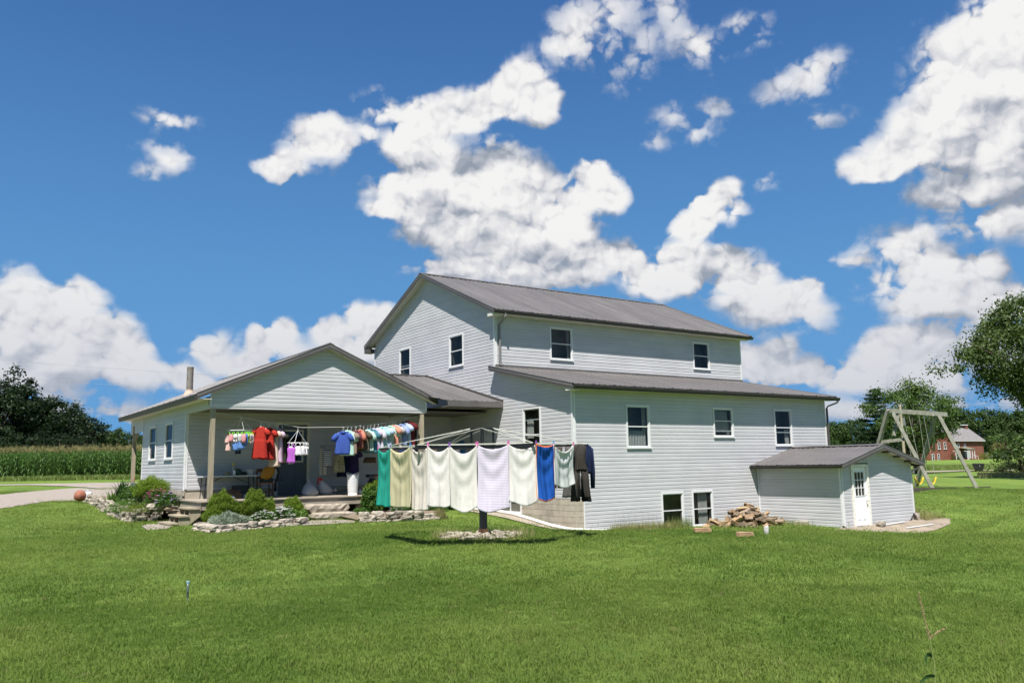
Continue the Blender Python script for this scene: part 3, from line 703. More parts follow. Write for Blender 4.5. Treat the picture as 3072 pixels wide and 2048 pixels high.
spout([(13.62, SY-.22, 1.86), (13.60, SY-.2, 1.80), (SX1+.04, SY+.03, 1.62), (SX1+.04, SY+.03, .12), (SX1+.10, SY-.10, -.02)], w=.07, m=mat('mauve_downspout', (.40, .33, .33), .5))
# door of the entry
d = MB(); d.box(DX0-.10, DX0, SY-.045, SY+.06, DZ0, DZ1+.10); d.box(DX1, DX1+.11, SY-.045, SY+.06, DZ0, DZ1+.10); d.box(DX0, DX1, SY-.044, SY+.06, DZ1, DZ1+.11)
dfr = d.build('door_frame', OLDTRIM, house)
d = MB(); gl0, gl1, h0, h1 = DX0+.14, DX1-.14, .86, 1.70; yd = SY+.012
d.box(DX0+.004, gl0, yd, yd+.04, DZ0+.03, DZ1-.005); d.box(gl1, DX1-.004, yd, yd+.04, DZ0+.03, DZ1-.005); d.box(gl0, gl1, yd, yd+.04, DZ0+.03, h0); d.box(gl0, gl1, yd, yd+.04, h1, DZ1-.005)
dr = d.build('door', mat('white_door_paint', (.80, .81, .82), .35), house)
d = MB()
for i in range(4): xx = gl0+(gl1-gl0)*i/3; d.box(xx-.014, xx+.014, yd-.012, yd+.02, h0, h1)
for i in range(4): zz = h0+(h1-h0)*i/3; d.box(gl0-.02, gl1+.02, yd-.013, yd+.018, zz-.014, zz+.014)
d.build('muntin', TRIM, dr)
for i in range(3):
    for j in range(3):
        q = MB(); xa, xb = gl0+(gl1-gl0)*i/3+.014, gl0+(gl1-gl0)*(i+1)/3-.014; za, zb = h0+(h1-h0)*j/3+.014, h0+(h1-h0)*(j+1)/3-.014
        q.quad((xa, yd+.01, za), (xb, yd+.01, za), (xb, yd+.01, zb), (xa, yd+.01, zb)); q.build('pane', GLASS, dr)
for xa in (DX0+.15, DX0+.47):                                    # raised lower panels
    q = MB(); q.box(xa, xa+.22, yd-.008, yd+.01, .02, .62); q.box(xa+.035, xa+.185, yd-.014, yd+.0, .055, .585); q.build('door_panel', MATS['white_door_paint'], dr)
q = MB(); q.box(DX0-.05, DX1+.05, yd+.5, yd+.55, DZ0, DZ1+.2); q.box(DX0-.05, DX0-.03, yd+.05, yd+.5, DZ0, DZ1); q.box(DX1+.03, DX1+.05, yd+.05, yd+.5, DZ0, DZ1); q.build('room_behind', ROOM, dr)
q = MB(); q.tube([(DX1-.07, yd, .66), (DX1-.07, yd-.05, .66)], .012); q.lathe([(.0, -.02), (.026, -.01), (.026, .012), (0, .02)], (DX1-.07, yd-.055, .66), 10); q.tube([(DX1-.07, yd-.01, .60), (DX1-.07, yd-.045, .52), (DX1-.07, yd-.01, .46)], .008); q.box(DX1-.085, DX1-.055, yd-.012, yd, .86, .90); q.build('door_handle', mat('brass', (.35, .25, .12), .35, metal=.9), dr)
# --- porch wing
PX0, PX1, PYF, PYB, PYE = -10.253, -2.70, 5.0, 7.835, 14.85
PXM, PZR, PZE = -6.476, 6.27, 4.49; PSL = (PZR-PZE)/(PXM+10.67)
CEIL = 4.10
wall('porch_left_wall', 'x', PX0, (PYB+.08, PYE), 1.555, 4.10, opn((9.60, 10.83, 2.57, 3.88), (12.33, 13.56, 2.57, 3.88)), corners=[(PYB+.001, PYB+.085, 1.52, 4.1), (PYE-.04, PYE, 1.52, 4.1)])
window('x', PX0, 9.60, 10.83, 2.57, 3.88, rail=.52); window('x', PX0, 12.33, 13.56, 2.57, 3.88, rail=.52)
PD = (-7.22, -5.96, 1.22, 3.84)
wall('porch_back_wall', 'y', PYB, (PX0+.08, -.03), 1.56, 4.2, [(PD[0]+.04, PD[1]-.04, 1.0, PD[3]-.04), (-2.30, -1.52, 2.65, 3.85)], corners=[(PX0+.0265, PX0+.08, 1.56, 4.1)])
window('y', PYB, -2.34, -1.48, 2.62, 3.88, rail=.5)
def prng(z):
    lo = max(PX0+.03, -10.66+(z+.13-PZE)/PSL); hi = min(PX1-.03, 2*PXM-(-10.66+(z+.13-PZE)/PSL)); return lo, max(hi, lo)
wall('porch_gable_wall', 'y', PYF, prng, 4.16, 6.13, corners=[(PX0+.0, PX0+.06, 4.12, 4.45), (PX1-.06, PX1, 4.12, 4.45)])
b = MB(); b.box(PX0, PX1, PYF+.002, PYF+.16, 4.05, 4.158); b.box(PX0+.002, PX0+.14, PYF+.16, PYE+2.5, 4.055, 4.42); b.box(PX1-.14, PX1-.002, PYF+.16, PYB, 4.055, 4.42); b.build('porch_beam', SIDING, house)
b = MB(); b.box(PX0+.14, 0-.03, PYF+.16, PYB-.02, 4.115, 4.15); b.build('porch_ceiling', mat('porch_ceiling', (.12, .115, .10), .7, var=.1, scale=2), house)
b = MB(); b.box(PX0+.02, PX0+.1, PYB+.05, PYE, .4, 1.52); b.box(PX0+.05, 0, PYB+.02, PYB+.10, .4, 1.55); pf = b.build('porch_foundation', BLOCK, house)
for r in range(3):
    for k in range(17):
        y0 = PYB+.0+k*.41+(.2 if r % 2 else 0); q = MB(); q.box(PX0-.012, PX0+.03, y0+.005, min(y0+.405, PYE), .96+r*.19+.004, .96+r*.19+.186); q.build('concrete_block', BLOCK, pf)
roof('porch_roof', (-10.67, PYF-.25, PZE), (-10.67, 17.7, PZE), (PXM+10.67, 0, PZR-PZE))
roof('porch_roof', (-2.38, 17.7, PZR-PSL*(PXM*-1-2.38)), (-2.38, PYF-.25, PZR-PSL*(-PXM-2.38)), (PXM+2.38, 0, PSL*(-PXM-2.38)))
ridge_cap((PXM, PYF-.26, PZR), (PXM, 17.7, PZR), (-.15, 0, -.063), (.15, 0, -.063))
rake(PYF-.251, -10.69, PZE-.012, PXM, PZR, dirn='x'); rake(PYF-.252, -2.36, PZR-PSL*(-PXM-2.36), PXM, PZR, dirn='x')
gutter((-10.67, PYF-.2, PZE-.035), (-10.67, 17.7, PZE-.035), (-1, 0, 0), drop=.17, depth=.09)
s = MB(); s.slab([(-10.64, PYF-.22, PZE-.15), (PXM, PYF-.22, PZR-.15), (PXM, PYF-.02, PZR-.15), (-10.64, PYF-.02, PZE-.15)], (0, 0, .02)); s.slab([(-2.41, PYF-.22, PZE-.13), (PXM+.001, PYF-.22, PZR-.15), (PXM+.001, PYF-.02, PZR-.15), (-2.41, PYF-.02, PZE-.13)], (0, 0, .02)); s.slab([(-10.65, PYF-.22, PZE-.18), (PX0, PYF-.22, PZE-.18), (PX0, 17.6, PZE-.18), (-10.65, 17.6, PZE-.18)], (0, 0, .02)); s.build('soffit', SOFFIT, house)
b = MB(); b.box(-2.78, -2.74, PYB+.1, 17.2, .8, 4.5); b.box(-10.2, -2.75, PYE-.05, PYE-.01, .8, 4.1); b.build('porch_rear_wall', SIDING, house)
# breezeway roof between the porch wing and the gable wall
BE, BR = (4.06, 4.47), (9.87, 5.96)
_sl = math.hypot(BR[0]-BE[0], BR[1]-BE[1])
roof('breezeway_roof', (-5.75, BE[0], BE[1]), (-.03, BE[0], BE[1]), (0, BR[0]-BE[0], BR[1]-BE[1]), cut=lambda a: max(0, (3.40-a)/3.40*_sl*.985))
strip('ridge_flashing', (-5.7, BR[0]+.02, BR[1]+.03), (-.02, BR[0]+.02, BR[1]+.03), .25, .03, ROOFM)
strip('fascia', (-2.37, BE[0]-.012, BE[1]-.115), (-.03, BE[0]-.012, BE[1]-.115), .03, .20, ROOFM)
strip('flashing', (-.035, BE[0]-.02, BE[1]+.03), (-.035, BR[0], BR[1]+.03), .05, .07, FASCIA)
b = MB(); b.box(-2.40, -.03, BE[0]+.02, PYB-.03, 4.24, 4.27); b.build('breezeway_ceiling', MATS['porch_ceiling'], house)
# stove pipe on the left slope
sp = at(526, 1192, 30.2)
q = MB(); q.lathe([(.115, 0), (.115, .98), (.12, .98), (.12, 1.0), (.10, 1.0)], (-9.85, 9.30, 4.80), 14); spp = q.build('stove_pipe', mat('grey_flue', (.30, .285, .26), .45, metal=.4, col2=(.22, .17, .13), scale=4), house)
q = MB(); q.lathe([(.26, -.10), (.20, .03), (.125, .16), (.12, .2)], (-9.85, 9.30, 4.80), 14); q.build('flashing_boot', mat('tan_boot', (.42, .32, .24), .7), spp)
# porch deck, posts and steps
deck = MB(); deck.box(PX0-.16, -.05, PYF-.02, PYF+.02, .98, 1.20); deck.box(PX0-.16, PX0-.12, PYF+.02, PYB, .98, 1.20); dko = deck.build('deck_rim', DECKW, house)
nb = int((PYB-PYF+.1)/.142)
for k in range(nb+1):
    y0 = PYF-.07+k*.142; q = MB(); q.box(PX0-.20, -.06, y0, y0+.137, 1.205, 1.243); q.build('deck_board', DECKW, dko)
q = MB()
for xx in (-9.8, -7.4, -5.2, -3.0, -.8): q.box(xx-.09, xx+.09, PYF+.1, PYF+.28, .45, .98)
q.build('deck_pier', CONC, dko)
for (xx, yy) in ((-10.13, 5.09), (-2.86, 5.09)):
    q = MB(); q.box(xx-.07, xx+.07, yy-.07, yy+.07, 1.245, 4.05); q.build('porch_post', WOOD, house)
q = MB(); q.box(PX0-.05, PX0+.09, 16.72, 16.86, .9, 4.06); q.slab([(PX0+.0, 16.72, 3.35), (PX0+.0, 15.9, 4.05), (PX0+.0, 16.1, 4.05), (PX0+.0, 16.72, 3.55)], (.09, 0, 0)); q.build('porch_post', WOOD, house)
b = MB(); b.box(PX0+.0, PX0+.09, PYE, 17.5, 3.78, 4.05); b.slab([(PX0-.012, PYE+.02, 3.75), (PX0-.012, 17.5, 3.75), (PX0-.012, 17.5, 4.40), (PX0-.012, PYE+.02, 4.40)], (.03, 0, 0)); b.build('porch_side_beam', SIDING, house)
# door in the porch
d = MB(); d.box(PD[0], PD[0]+.10, PYB-.045, PYB+.02, 1.243, PD[3]); d.box(PD[1]-.10, PD[1], PYB-.045, PYB+.02, 1.243, PD[3]); d.box(PD[0]+.1, PD[1]-.1, PYB-.044, PYB+.02, PD[3]-.11, PD[3]); dpf = d.build('door_frame', mat('cream_trim', (.60, .57, .47), .6), house)
DB = mat('blue_grey_door', (.085, .105, .125), .5)
d = MB(); yd = PYB-.015; e0, e1 = PD[0]+.105, PD[1]-.105; w0, w1, k0, k1 = e0+.16, e1-.16, 2.42, 3.52
d.box(e0, w0, yd, yd+.04, 1.25, PD[3]-.115); d.box(w1, e1, yd, yd+.04, 1.25, PD[3]-.115); d.box(w0, w1, yd, yd+.04, 1.25, k0); d.box(w0, w1, yd, yd+.04, k1, PD[3]-.115); pdr = d.build('door', DB, house)
d = MB()
for (a, c) in ((w0-.03, w0+.03), (w1-.03, w1+.03)): d.box(a, c, yd-.018, yd+.005, k0-.03, k1+.03)
d.box(w0+.03, w1-.03, yd-.018, yd+.005, k0-.03, k0+.03); d.box(w0+.03, w1-.03, yd-.018, yd+.005, k1-.03, k1+.03); d.box((w0+w1)/2-.015, (w0+w1)/2+.015, yd-.012, yd+.005, k0+.03, k0+.4); d.build('window_trim', MATS['cream_trim'], pdr)
d = MB(); d.quad((w0, yd+.01, k0), (w1, yd+.01, k0), (w1, yd+.01, k1), (w0, yd+.01, k1)); d.build('pane', GLASS, pdr)
d = MB(); d.box(e0-.05, e1+.05, yd+.35, yd+.4, 1.3, 3.9); d.box(e0-.05, e0-.02, yd+.05, yd+.35, 1.3, 3.9); d.box(e1+.02, e1+.05, yd+.05, yd+.35, 1.3, 3.9); d.build('room_behind', DARK, pdr)
for xa in (e0+.13, e0+.56):
    q = MB(); q.box(xa, xa+.32, yd-.006, yd+.005, 1.42, 2.18); q.box(xa+.05, xa+.27, yd-.014, yd, 1.47, 2.13); q.build('door_panel', DB, pdr)
q = MB(); q.lathe([(0, -.03), (.03, -.015), (.03, .015), (0, .03)], (e1-.07, yd-.06, 2.26), 10); q.tube([(e1-.07, yd, 2.26), (e1-.07, yd-.05, 2.26)], .012); q.build('door_handle', MATS['brass'], pdr)
# steps at the left end of the deck: stringers and treads, running out towards the left
st = []
for k in range(3):
    x1 = PX0-.19-.29*k; zt = 1.06-.205*k
    q = MB(); q.box(x1-.33, x1-.02, 4.90, 6.20, zt-.045, zt); st.append(q.build('step_tread', WOOD, dko))
for yy in (4.95, 5.55, 6.12):
    q = MB(); P = [(PX0-.16, 1.19), (PX0-.17, 1.015)]
    for k in range(3):
        x1 = PX0-.19-.29*k; zt = 1.06-.205*k-.046
        P += [(x1-.02, zt), (x1-.29, zt)]
        P += [(x1-.30, zt-.16)] if k < 2 else []
    P += [(PX0-.19-.29*3, .50), (PX0-.62, .46), (PX0-.16, .82)]
    q.slab([(a, yy, c) for a, c in P], (0, .045, 0)); q.build('step_stringer', WOOD, dko)
# ------------------------------------------------------------------ garden walls, stones, gravel
def rough_block(lx, ly, lz, seed, n=3, amp=.12, top=.04, rnd=.22, jit=.045):
    """an uneven flat stone, centred on its base"""
    r = np.random.RandomState(seed); V = []; F = []
    nx, ny = max(2, int(lx/.14)+1), max(2, int(ly/.2)+1)
    xs = np.linspace(-lx/2, lx/2, nx+1); ys = np.linspace(-ly/2, ly/2, ny+1)
    ring = [(x, ys[0]) for x in xs]+[(xs[-1], y) for y in ys[1:]]+[(x, ys[-1]) for x in xs[::-1][1:]]+[(xs[0], y) for y in ys[::-1][1:-1]]
    m = len(ring); lev = [0, .45, .85, 1.0]; sc = [.93, 1.03, 1.0, .88]
    for li, (h, s_) in enumerate(zip(lev, sc)):
        for (x, y) in ring:
            c = min(1, 1-rnd*(abs(2*x/lx)*abs(2*y/ly))); k = c*s_+r.randn()*jit
            V.append((x*k, y*k+r.randn()*amp*ly*.15, lz*h*(1+r.randn()*.05)))
    for a in range(3):
        for i in range(m): F.append((a*m+i, a*m+(i+1) % m, (a+1)*m+(i+1) % m, (a+1)*m+i))
    F.append(tuple(range(m))[::-1]); V.append((0, 0, lz*1.02)); t = len(V)-1
    for i in range(m): F.append((3*m+i, 3*m+(i+1) % m, t))
    return V, F
def stone(parent, c, lx, ly, lz, rz, seed, tilt=0.0, name='stone', m=None, roll=0.0, **kw):
    V, F = rough_block(lx, ly, lz, seed, **kw); R = Euler((roll, tilt, rz)).to_matrix(); V = [R@Vector(v)+Vector(c) for v in V]
    o = part_np(name, np.array(V), F, m or STONE, parent)
    # keep the grain of each stone its own
    return o
def along(P, s):
    P = np.array(P, float)[:, :2]; L_ = np.r_[0, np.cumsum(np.linalg.norm(np.diff(P, axis=0), axis=1))]
    s = s*L_[-1]; x = np.interp(s, L_, P[:, 0]); y = np.interp(s, L_, P[:, 1]); e = .02*L_[-1]
    d = np.array([np.interp(s+e, L_, P[:, 0])-np.interp(s-e, L_, P[:, 0]), np.interp(s+e, L_, P[:, 1])-np.interp(s-e, L_, P[:, 1])]); return x, y, math.atan2(d[1], d[0]), L_[-1]
def dry_wall(name, label, path, heights, seed, hmul=1.0):
    p0 = path[0]; t = thing(name, label, 'stone wall', (p0[0], p0[1], g1(p0[0], p0[1])))
    r = random.Random(seed); Ln = along(path, 0)[3]; courses = int(max(heights)/.11)+1
    zt = {}
    for c in range(courses):
        s = r.uniform(-.02, .0)
        while s < 1:
            lx = r.uniform(.20, .50)*hmul; lz = r.uniform(.085, .135)
            f = min(1, max(0, s+lx/Ln/2)); h = np.interp(f, np.linspace(0, 1, len(heights)), heights)
            if c*.11 < h-.04:
                x, y, a, _ = along(path, f); nx, ny = -math.sin(a), math.cos(a); o = r.uniform(-.05, .05)+c*.035
                stone(t, (x+nx*o, y+ny*o, g1(x, y)-.03+c*.112), lx*r.uniform(.86, .98), r.uniform(.22, .38), lz*r.uniform(.85, 1.12), a+r.uniform(-.16, .16), r.randrange(9999), r.uniform(-.04, .04))
            s += lx/Ln
    return t
# bed wall left of the steps, curving back along the drive side
WL = [tuple(map(float, at(*q)[:2])) for q in BEDW]
dry_wall('stone_wall', 'low dry stacked limestone wall curving round the flower bed left of the wooden steps', WL, [.30, .34, .36, .38, .40, .44, .40], 4)
# border right of the steps, in front of the deck, up to the slab steps; and on to the right
WB = [(-10.55, 3.55), (-10.0, 3.2), (-9.3, 3.25), (-8.5, 3.45), (-7.6, 3.65), (-6.9, 3.85)]
WB = [(float(p[0]), float(p[1])) for p in (G(588,1588), G(640,1599), G(720,1592), G(800,1583), G(870,1577), G(915,1573))]
dry_wall('stone_border', 'low broken limestone border edging the white flowers between the steps and slab steps', WB, [.14, .2, .24, .22, .2, .2], 9, 1.1)
WR = [(float(p[0]), float(p[1])) for p in (G(1078,1567), G(1130,1565), G(1190,1564), G(1260,1561), G(1310,1556))]
dry_wall('stone_border', 'low limestone border under the white flowers right of the slab steps', WR, [.32, .36, .34, .30, .2], 15)
ss = thing('slab_steps', 'two thick rough limestone slab steps in front of the porch deck', 'stone steps', (float(on(1000, 1540, 1, 4.6)[0]), 4.5, .6))
e0, e1 = on(925, 1530, 1, 4.45), on(1045, 1530, 1, 4.45)
STSLAB = mat('pale_limestone', (.38, .33, .26), .9, col2=(.22, .185, .145), scale=5, bump=1.0, bscale=14, stretch=(1, 1, 3))
stone(ss, ((e0[0]+e1[0])/2, 4.66, .78), e1[0]-e0[0], .55, .24, 0, 31, name='step_slab', m=STSLAB, rnd=.03, jit=.016)
stone(ss, ((e0[0]+e1[0])/2+.06, 4.28, .53), e1[0]-e0[0]+.05, .7, .25, 0, 32, name='step_slab', m=STSLAB, rnd=.03, jit=.016)
# soil of the beds
def bed(name, poly, lift, m=SOIL):
    P = np.array(poly, float); c = P.mean(0); n = len(P); V = [(*c, g1(*c)+lift+.05)]; F = []
    rings = 6
    for k in range(1, rings+1):
        f = k/rings
        for q in P:
            w = c+(q-c)*f; V.append((w[0], w[1], g1(w[0], w[1])+lift*(1 if k < rings else .8)))
    for i in range(n): F.append((0, 1+i, 1+(i+1) % n))
    for k in range(rings-1):
        for i in range(n): F.append((1+k*n+i, 1+(k+1)*n+i, 1+(k+1)*n+(i+1) % n, 1+k*n+(i+1) % n))
    return part_np(name, V, F, m, None, smooth=True, kind='structure')
bed('flower_bed', [(WL[k][0]+.22, WL[k][1]+.12) for k in range(7)]+[(-10.4, 6.5), (-10.2, 8), (-10.2, 15), (-11.0, 16.5)], .30)
bed('flower_bed', [tuple(WB[0]), tuple(WB[1]), tuple(WB[2]), tuple(WB[3]), tuple(WB[4]), tuple(WB[5]), (-6.2, 6.5), (-10.1, 6.8)], .07)
bed('flower_bed', [(WR[0][0], WR[0][1]+.15), (WR[1][0], WR[1][1]+.15), (WR[2][0], WR[2][1]+.15), (WR[3][0], WR[3][1]+.15), (WR[4][0], WR[4][1]+.1), (-1.2, 6.5), (-6.0, 6.8)], .10)
bed('gravel_patch', [tuple(G(p, q)[:2]) for p, q in ((424, 1580), (445, 1592), (500, 1588), (520, 1578), (480, 1572), (440, 1574))], .03, GRAVEL)
bed('gravel_patch', [tuple(G(p, q)[:2]) for p, q in ((905, 1577), (960, 1575), (1060, 1569), (1080, 1562), (1000, 1560), (930, 1563))], .03, GRAVEL)
bed('gravel_slope', [(-1.6, 4.6), (-1.8, 3.2), (-1.5, 1.9), (-1.0, .8), (-.5, -.25), (.6, -.75), (1.3, -.7), (.4, -.15), (.0, .3), (.0, 4.7)], .045, mat('warm_gravel', (.40, .34, .26), .95, col2=(.22, .19, .15), scale=22, bump=.9, bscale=45))
# white drain pipe lying down the slope, its orange cap
q = MB(); PT = [(-1.35, 4.05), (-.9, 3.3), (-.72, 2.5), (-.60, 1.6), (-.48, .75), (-.30, .05), (.25, -.42), (.75, -.62)]
q.tube([(x, y, g1(x, y)+.10) for x, y in PT], .055, 10); tag(q.build('drain_pipe', mat('off_white_pipe', (.72, .70, .66), .5), None, smooth=True), 'long white drain pipe lying down the gravel slope beside the block wall', 'pipe')
q = MB(); p = (-1.42, 4.20); q.tube([(-1.5, 4.38, g1(*p)+.12), (-1.36, 4.08, g1(*p)+.12)], .068, 12); tag(q.build('pipe_end', mat('orange_plastic', (.75, .16, .07), .5)), 'orange plastic pipe end on the top of the white drain pipe', 'pipe fitting')
q = MB(); q.slab([(.30, -.16, -.04), (2.4, -.30, -.12), (2.42, -.42, -.12), (.32, -.34, -.04)], (0, 0, .06)); tag(q.build('board', WOOD), 'weathered board lying at the foot of the siding by the house corner', 'board')
# concrete pad at the basement entry and bits on it
pad = [(8.15, -3.75), (7.9, -4.4), (8.8, -4.95), (10.2, -5.2), (12.2, -5.05), (14.0, -4.6), (15.2, -4.0), (14.8, -3.5), (13.6, -3.3), (11, -3.3), (9.2, -3.4)]
PADM = mat('tan_concrete', (.29, .235, .175), .9, col2=(.20, .165, .125), scale=2, bump=.2, bscale=40)
bed('concrete_pad', pad, .035, PADM)
def padz(x, y): return g1(x, y)+.045
for (x0, y0, L_, a, lab) in ((10.9, -4.0, 1.5, .12, 'white trim strip lying on the concrete pad, the one nearer the door wall'), (11.2, -4.6, 1.9, .05, 'longer white trim strip lying along the grass edge of the concrete pad'), (9.3, -4.9, 1.0, -.15, 'crumpled white strip on the concrete pad in front of the white door')):
    q = MB(); c, s_ = math.cos(a), math.sin(a); P = []
    for k in range(6): x, y = x0+L_*c*k/5, y0+L_*s_*k/5; P.append((x, y, padz(x, y)+.012))
    for k in range(5): A, B = P[k], P[k+1]; q.slab([A, B, (B[0]-.10*s_, B[1]+.10*c, B[2]), (A[0]-.10*s_, A[1]+.10*c, A[2])], (0, 0, .02))
    tag(q.build('trim_strip', TRIM), lab, 'trim strip')
t_ = thing('stone', 'grey chunk of stone at the right jamb of the white entry door', 'stone', (10.62, -3.95, padz(10.62, -3.95))); stone(t_, (10.62, -3.95, padz(10.62, -3.95)), .42, .3, .15, .3, 77)
q = MB(); q.box(13.5, 13.75, -3.62, -3.30, g1(13.6, -3.5)-.05, g1(13.6, -3.5)+.26); tag(q.build('block', CONC), 'pale concrete block on the ground under the entry downspout', 'concrete block')
q = MB(); q.box(8.66, 8.94, -2.2, -1.75, g1(8.8, -2)-.05, g1(8.8, -2)+.14); tag(q.build('block', CONC), 'white concrete block against the foot of the entry side wall', 'concrete block')

# firewood heap: every split piece a thing of its own
def log_mesh(seed, L_, r):
    rr = random.Random(seed); k = rr.choice((3, 3, 4, 4)); V = []
    if k == 3: base = [(0, -.02), (r*1.25, .03), (r*.35, r*1.05), (.02, r*.9)]
    else: base = [(0, 0), (r*1.1, .0), (r*1.15, r*.75), (.1*r, r*.85)]
    base = [(a+rr.uniform(-.15, .15)*r, b_+rr.uniform(-.15, .15)*r) for a, b_ in base]; cx = sum(a for a, _ in base)/4; cy = sum(b_ for _, b_ in base)/4
    for x in (-.5, -.17, .17, .5):
        for (a, b_) in base: V.append((x*L_+rr.uniform(-.012, .012), a-cx+rr.uniform(-.012, .012), b_-cy+rr.uniform(-.012, .012)))
    F = [(i*4+j, i*4+(j+1) % 4, (i+1)*4+(j+1) % 4, (i+1)*4+j) for i in range(3) for j in range(4)]+[(3, 2, 1, 0), (12, 13, 14, 15)]
    return mesh_np('firewood_log', V, F, [random.choice(LOGM)])
LOGM = [mat('split_wood_a', (.34, .22, .12), .85, col2=(.20, .13, .075), scale=7, stretch=(.6, 8, 8), coords='obj', bump=.6, bscale=12, rnd=.25), mat('split_wood_b', (.42, .30, .18), .85, col2=(.24, .17, .10), scale=6, stretch=(.6, 9, 9), coords='obj', bump=.6, bscale=12, rnd=.25), mat('bark_wood', (.19, .145, .11), .9, col2=(.28, .20, .13), scale=8, stretch=(.8, 5, 5), coords='obj', bump=.8, bscale=14, rnd=.25)]
LOGS = [log_mesh(i, random.uniform(.34, .46), random.uniform(.075, .135)) for i in range(18)]
hc0 = on(2105, 1598, 1, -.75); hc1 = on(2325, 1598, 1, -.75); hx, hw = (hc0[0]+hc1[0])/2, (hc1[0]-hc0[0])/2
r = random.Random(11); nlog = 0
def putlog(x, y, z, rz, ty, tx, me, label, group):
    o = bpy.data.objects.new('firewood_log', me); link(o); o.location = (x, y, z); o.rotation_euler = (tx, ty, rz); tag(o, label, 'firewood', group); return o
for layer in range(9):
    f = 1-layer/9.3; n = int(3+21*f*f)
    for k in range(n):
        a = 2*math.pi*(k+r.random()*.7)/n; rad = (.35+.65*r.random())*f if layer < 8 else .12*r.random()
        x = hx+.22*layer/7+math.cos(a)*rad*hw*1.12; y = -1.02+math.sin(a)*rad*.70
        if y > -.28: y = -.28-.1*r.random()
        putlog(x, y, g1(x, y)+.05+layer*.086, r.uniform(0, 6.3), r.uniform(-.45, .45), r.uniform(0, 6.3), r.choice(LOGS), 'split firewood log in the loose heap against the long house wall', 'split firewood logs in the heap')
for (px, py, rz, lab) in ((2236, 1614, .45, 'squared firewood log lying alone on the grass in front of the heap'), (2108, 1601, .1, 'pale firewood log at the left end of the heap'), (2300, 1603, 1.2, 'whitish upright piece of wood at the right front of the firewood heap')):
    p = G(px, py); me = LOGS[0] if 'whitish' not in lab else mesh_np('firewood_log', *rough_block(.15, .11, .19, 5), [mat('whitish_wood', (.50, .48, .46), .8, var=.2, scale=9)])
    putlog(p[0], p[1], p[2]+(.09 if 'whitish' not in lab else 0), rz-.6, 0, 0, me, lab, 'firewood round the foot of the heap')
for k in range(12):
    x = hx+hw*1.1+k*.17+r.uniform(-.1, .1); y = -1.2-r.random()*1.3; putlog(x, y, g1(x, y)+.03, r.uniform(0, 6.3), r.uniform(-.1, .1), r.uniform(0, 6), r.choice(LOGS), 'flat scrap of firewood on the ground between the heap and the entry', 'scraps of firewood by the entry').scale = (.8, .7, .5)

# ------------------------------------------------------------------ clothes carousel
RC = np.array([-7.54, -6.30, 2.55]); RR = 2.24
cz0 = g1(-7.46, -6.15)
car = thing('clothes_carousel', 'black steel rotary clothes line on a single square post in a ring of stones', 'clothes line', (RC[0], RC[1], cz0))
def ringp(t, r=RR, z=0.0):
    v = RC+RH*math.cos(t)*r-FH*math.sin(t)*r; return Vector((v[0], v[1], v[2]+z))
CTV = Vector(RC)
q = MB(); q.box(RC[0]-.06, RC[0]+.06, RC[1]-.06, RC[1]+.06, cz0-.1, RC[2]-.02); q.build('post', BLACKM, car)
q = MB(); q.box(RC[0]-.075, RC[0]+.075, RC[1]-.075, RC[1]+.075, cz0, cz0+.16); q.build('post_sleeve', mat('rusty_steel', (.14, .06, .035), .7, var=.4, scale=12), car)
for k in range(6):
    t = math.radians(60*k+2); q = MB(); q.bar(CTV+Vector((0, 0, .0)), ringp(t), .04, .05); q.build('arm', BLACKM, car)
q = MB()
HUBR, HUBZ = .27, .39
for k in range(6):
    t = math.radians(60*k+32); q.bar(ringp(t, HUBR, 0), ringp(t, HUBR, HUBZ), .022); t2 = math.radians(60*k+92); q.bar(ringp(t, HUBR, HUBZ), ringp(t2, HUBR, HUBZ), .020)
q.build('centre_cage', BLACKM, car)
LINEM = mat('clothes_cord', (.62, .62, .52), .6)
for k in range(6):
    t = math.radians(60*k+2)
    q = MB(); q.tube([ringp(t, RR*.985, .02), ringp(math.radians(60*k+32), HUBR, HUBZ)], .0042, 5); q.tube([ringp(t, RR*.985, .02), ringp(math.radians(60*k-28), HUBR, HUBZ)], .0042, 5); q.build('stay_cord', LINEM, car)
for rr in (1.0, .90, .80, .70):
    q = MB(); q.tube([ringp(math.radians(60*k+2), RR*rr*.995, .02) for k in range(7)], .0042, 5); q.build('line_cord', LINEM, car)
def on_ring(px, rr=1.0):
    """the point of the front outer line seen at column px"""
    C6 = [ringp(math.radians(a+2), RR*rr*.995, .01) for a in (180, 120, 60, 0)]
    best = None
    for a, b_ in zip(C6[:-1], C6[1:]):
        for i in range(201):
            p = a.lerp(b_, i/200); e = abs(proj(p)[0]-px)
            if best is None or e < best[0]: best = (e, p)
    return best[1]
def pin(p, m, parent):
    q = MB(); q.bar(p+Vector((0, 0, -.05)), p+Vector((0, 0, .045)), .014, .022); return q.build('clothespin', m, parent)
PINM = [mat('pink_pin', (.55, .12, .35), .5), mat('purple_pin', (.16, .06, .30), .5), mat('blue_pin', (.05, .25, .55), .5)]
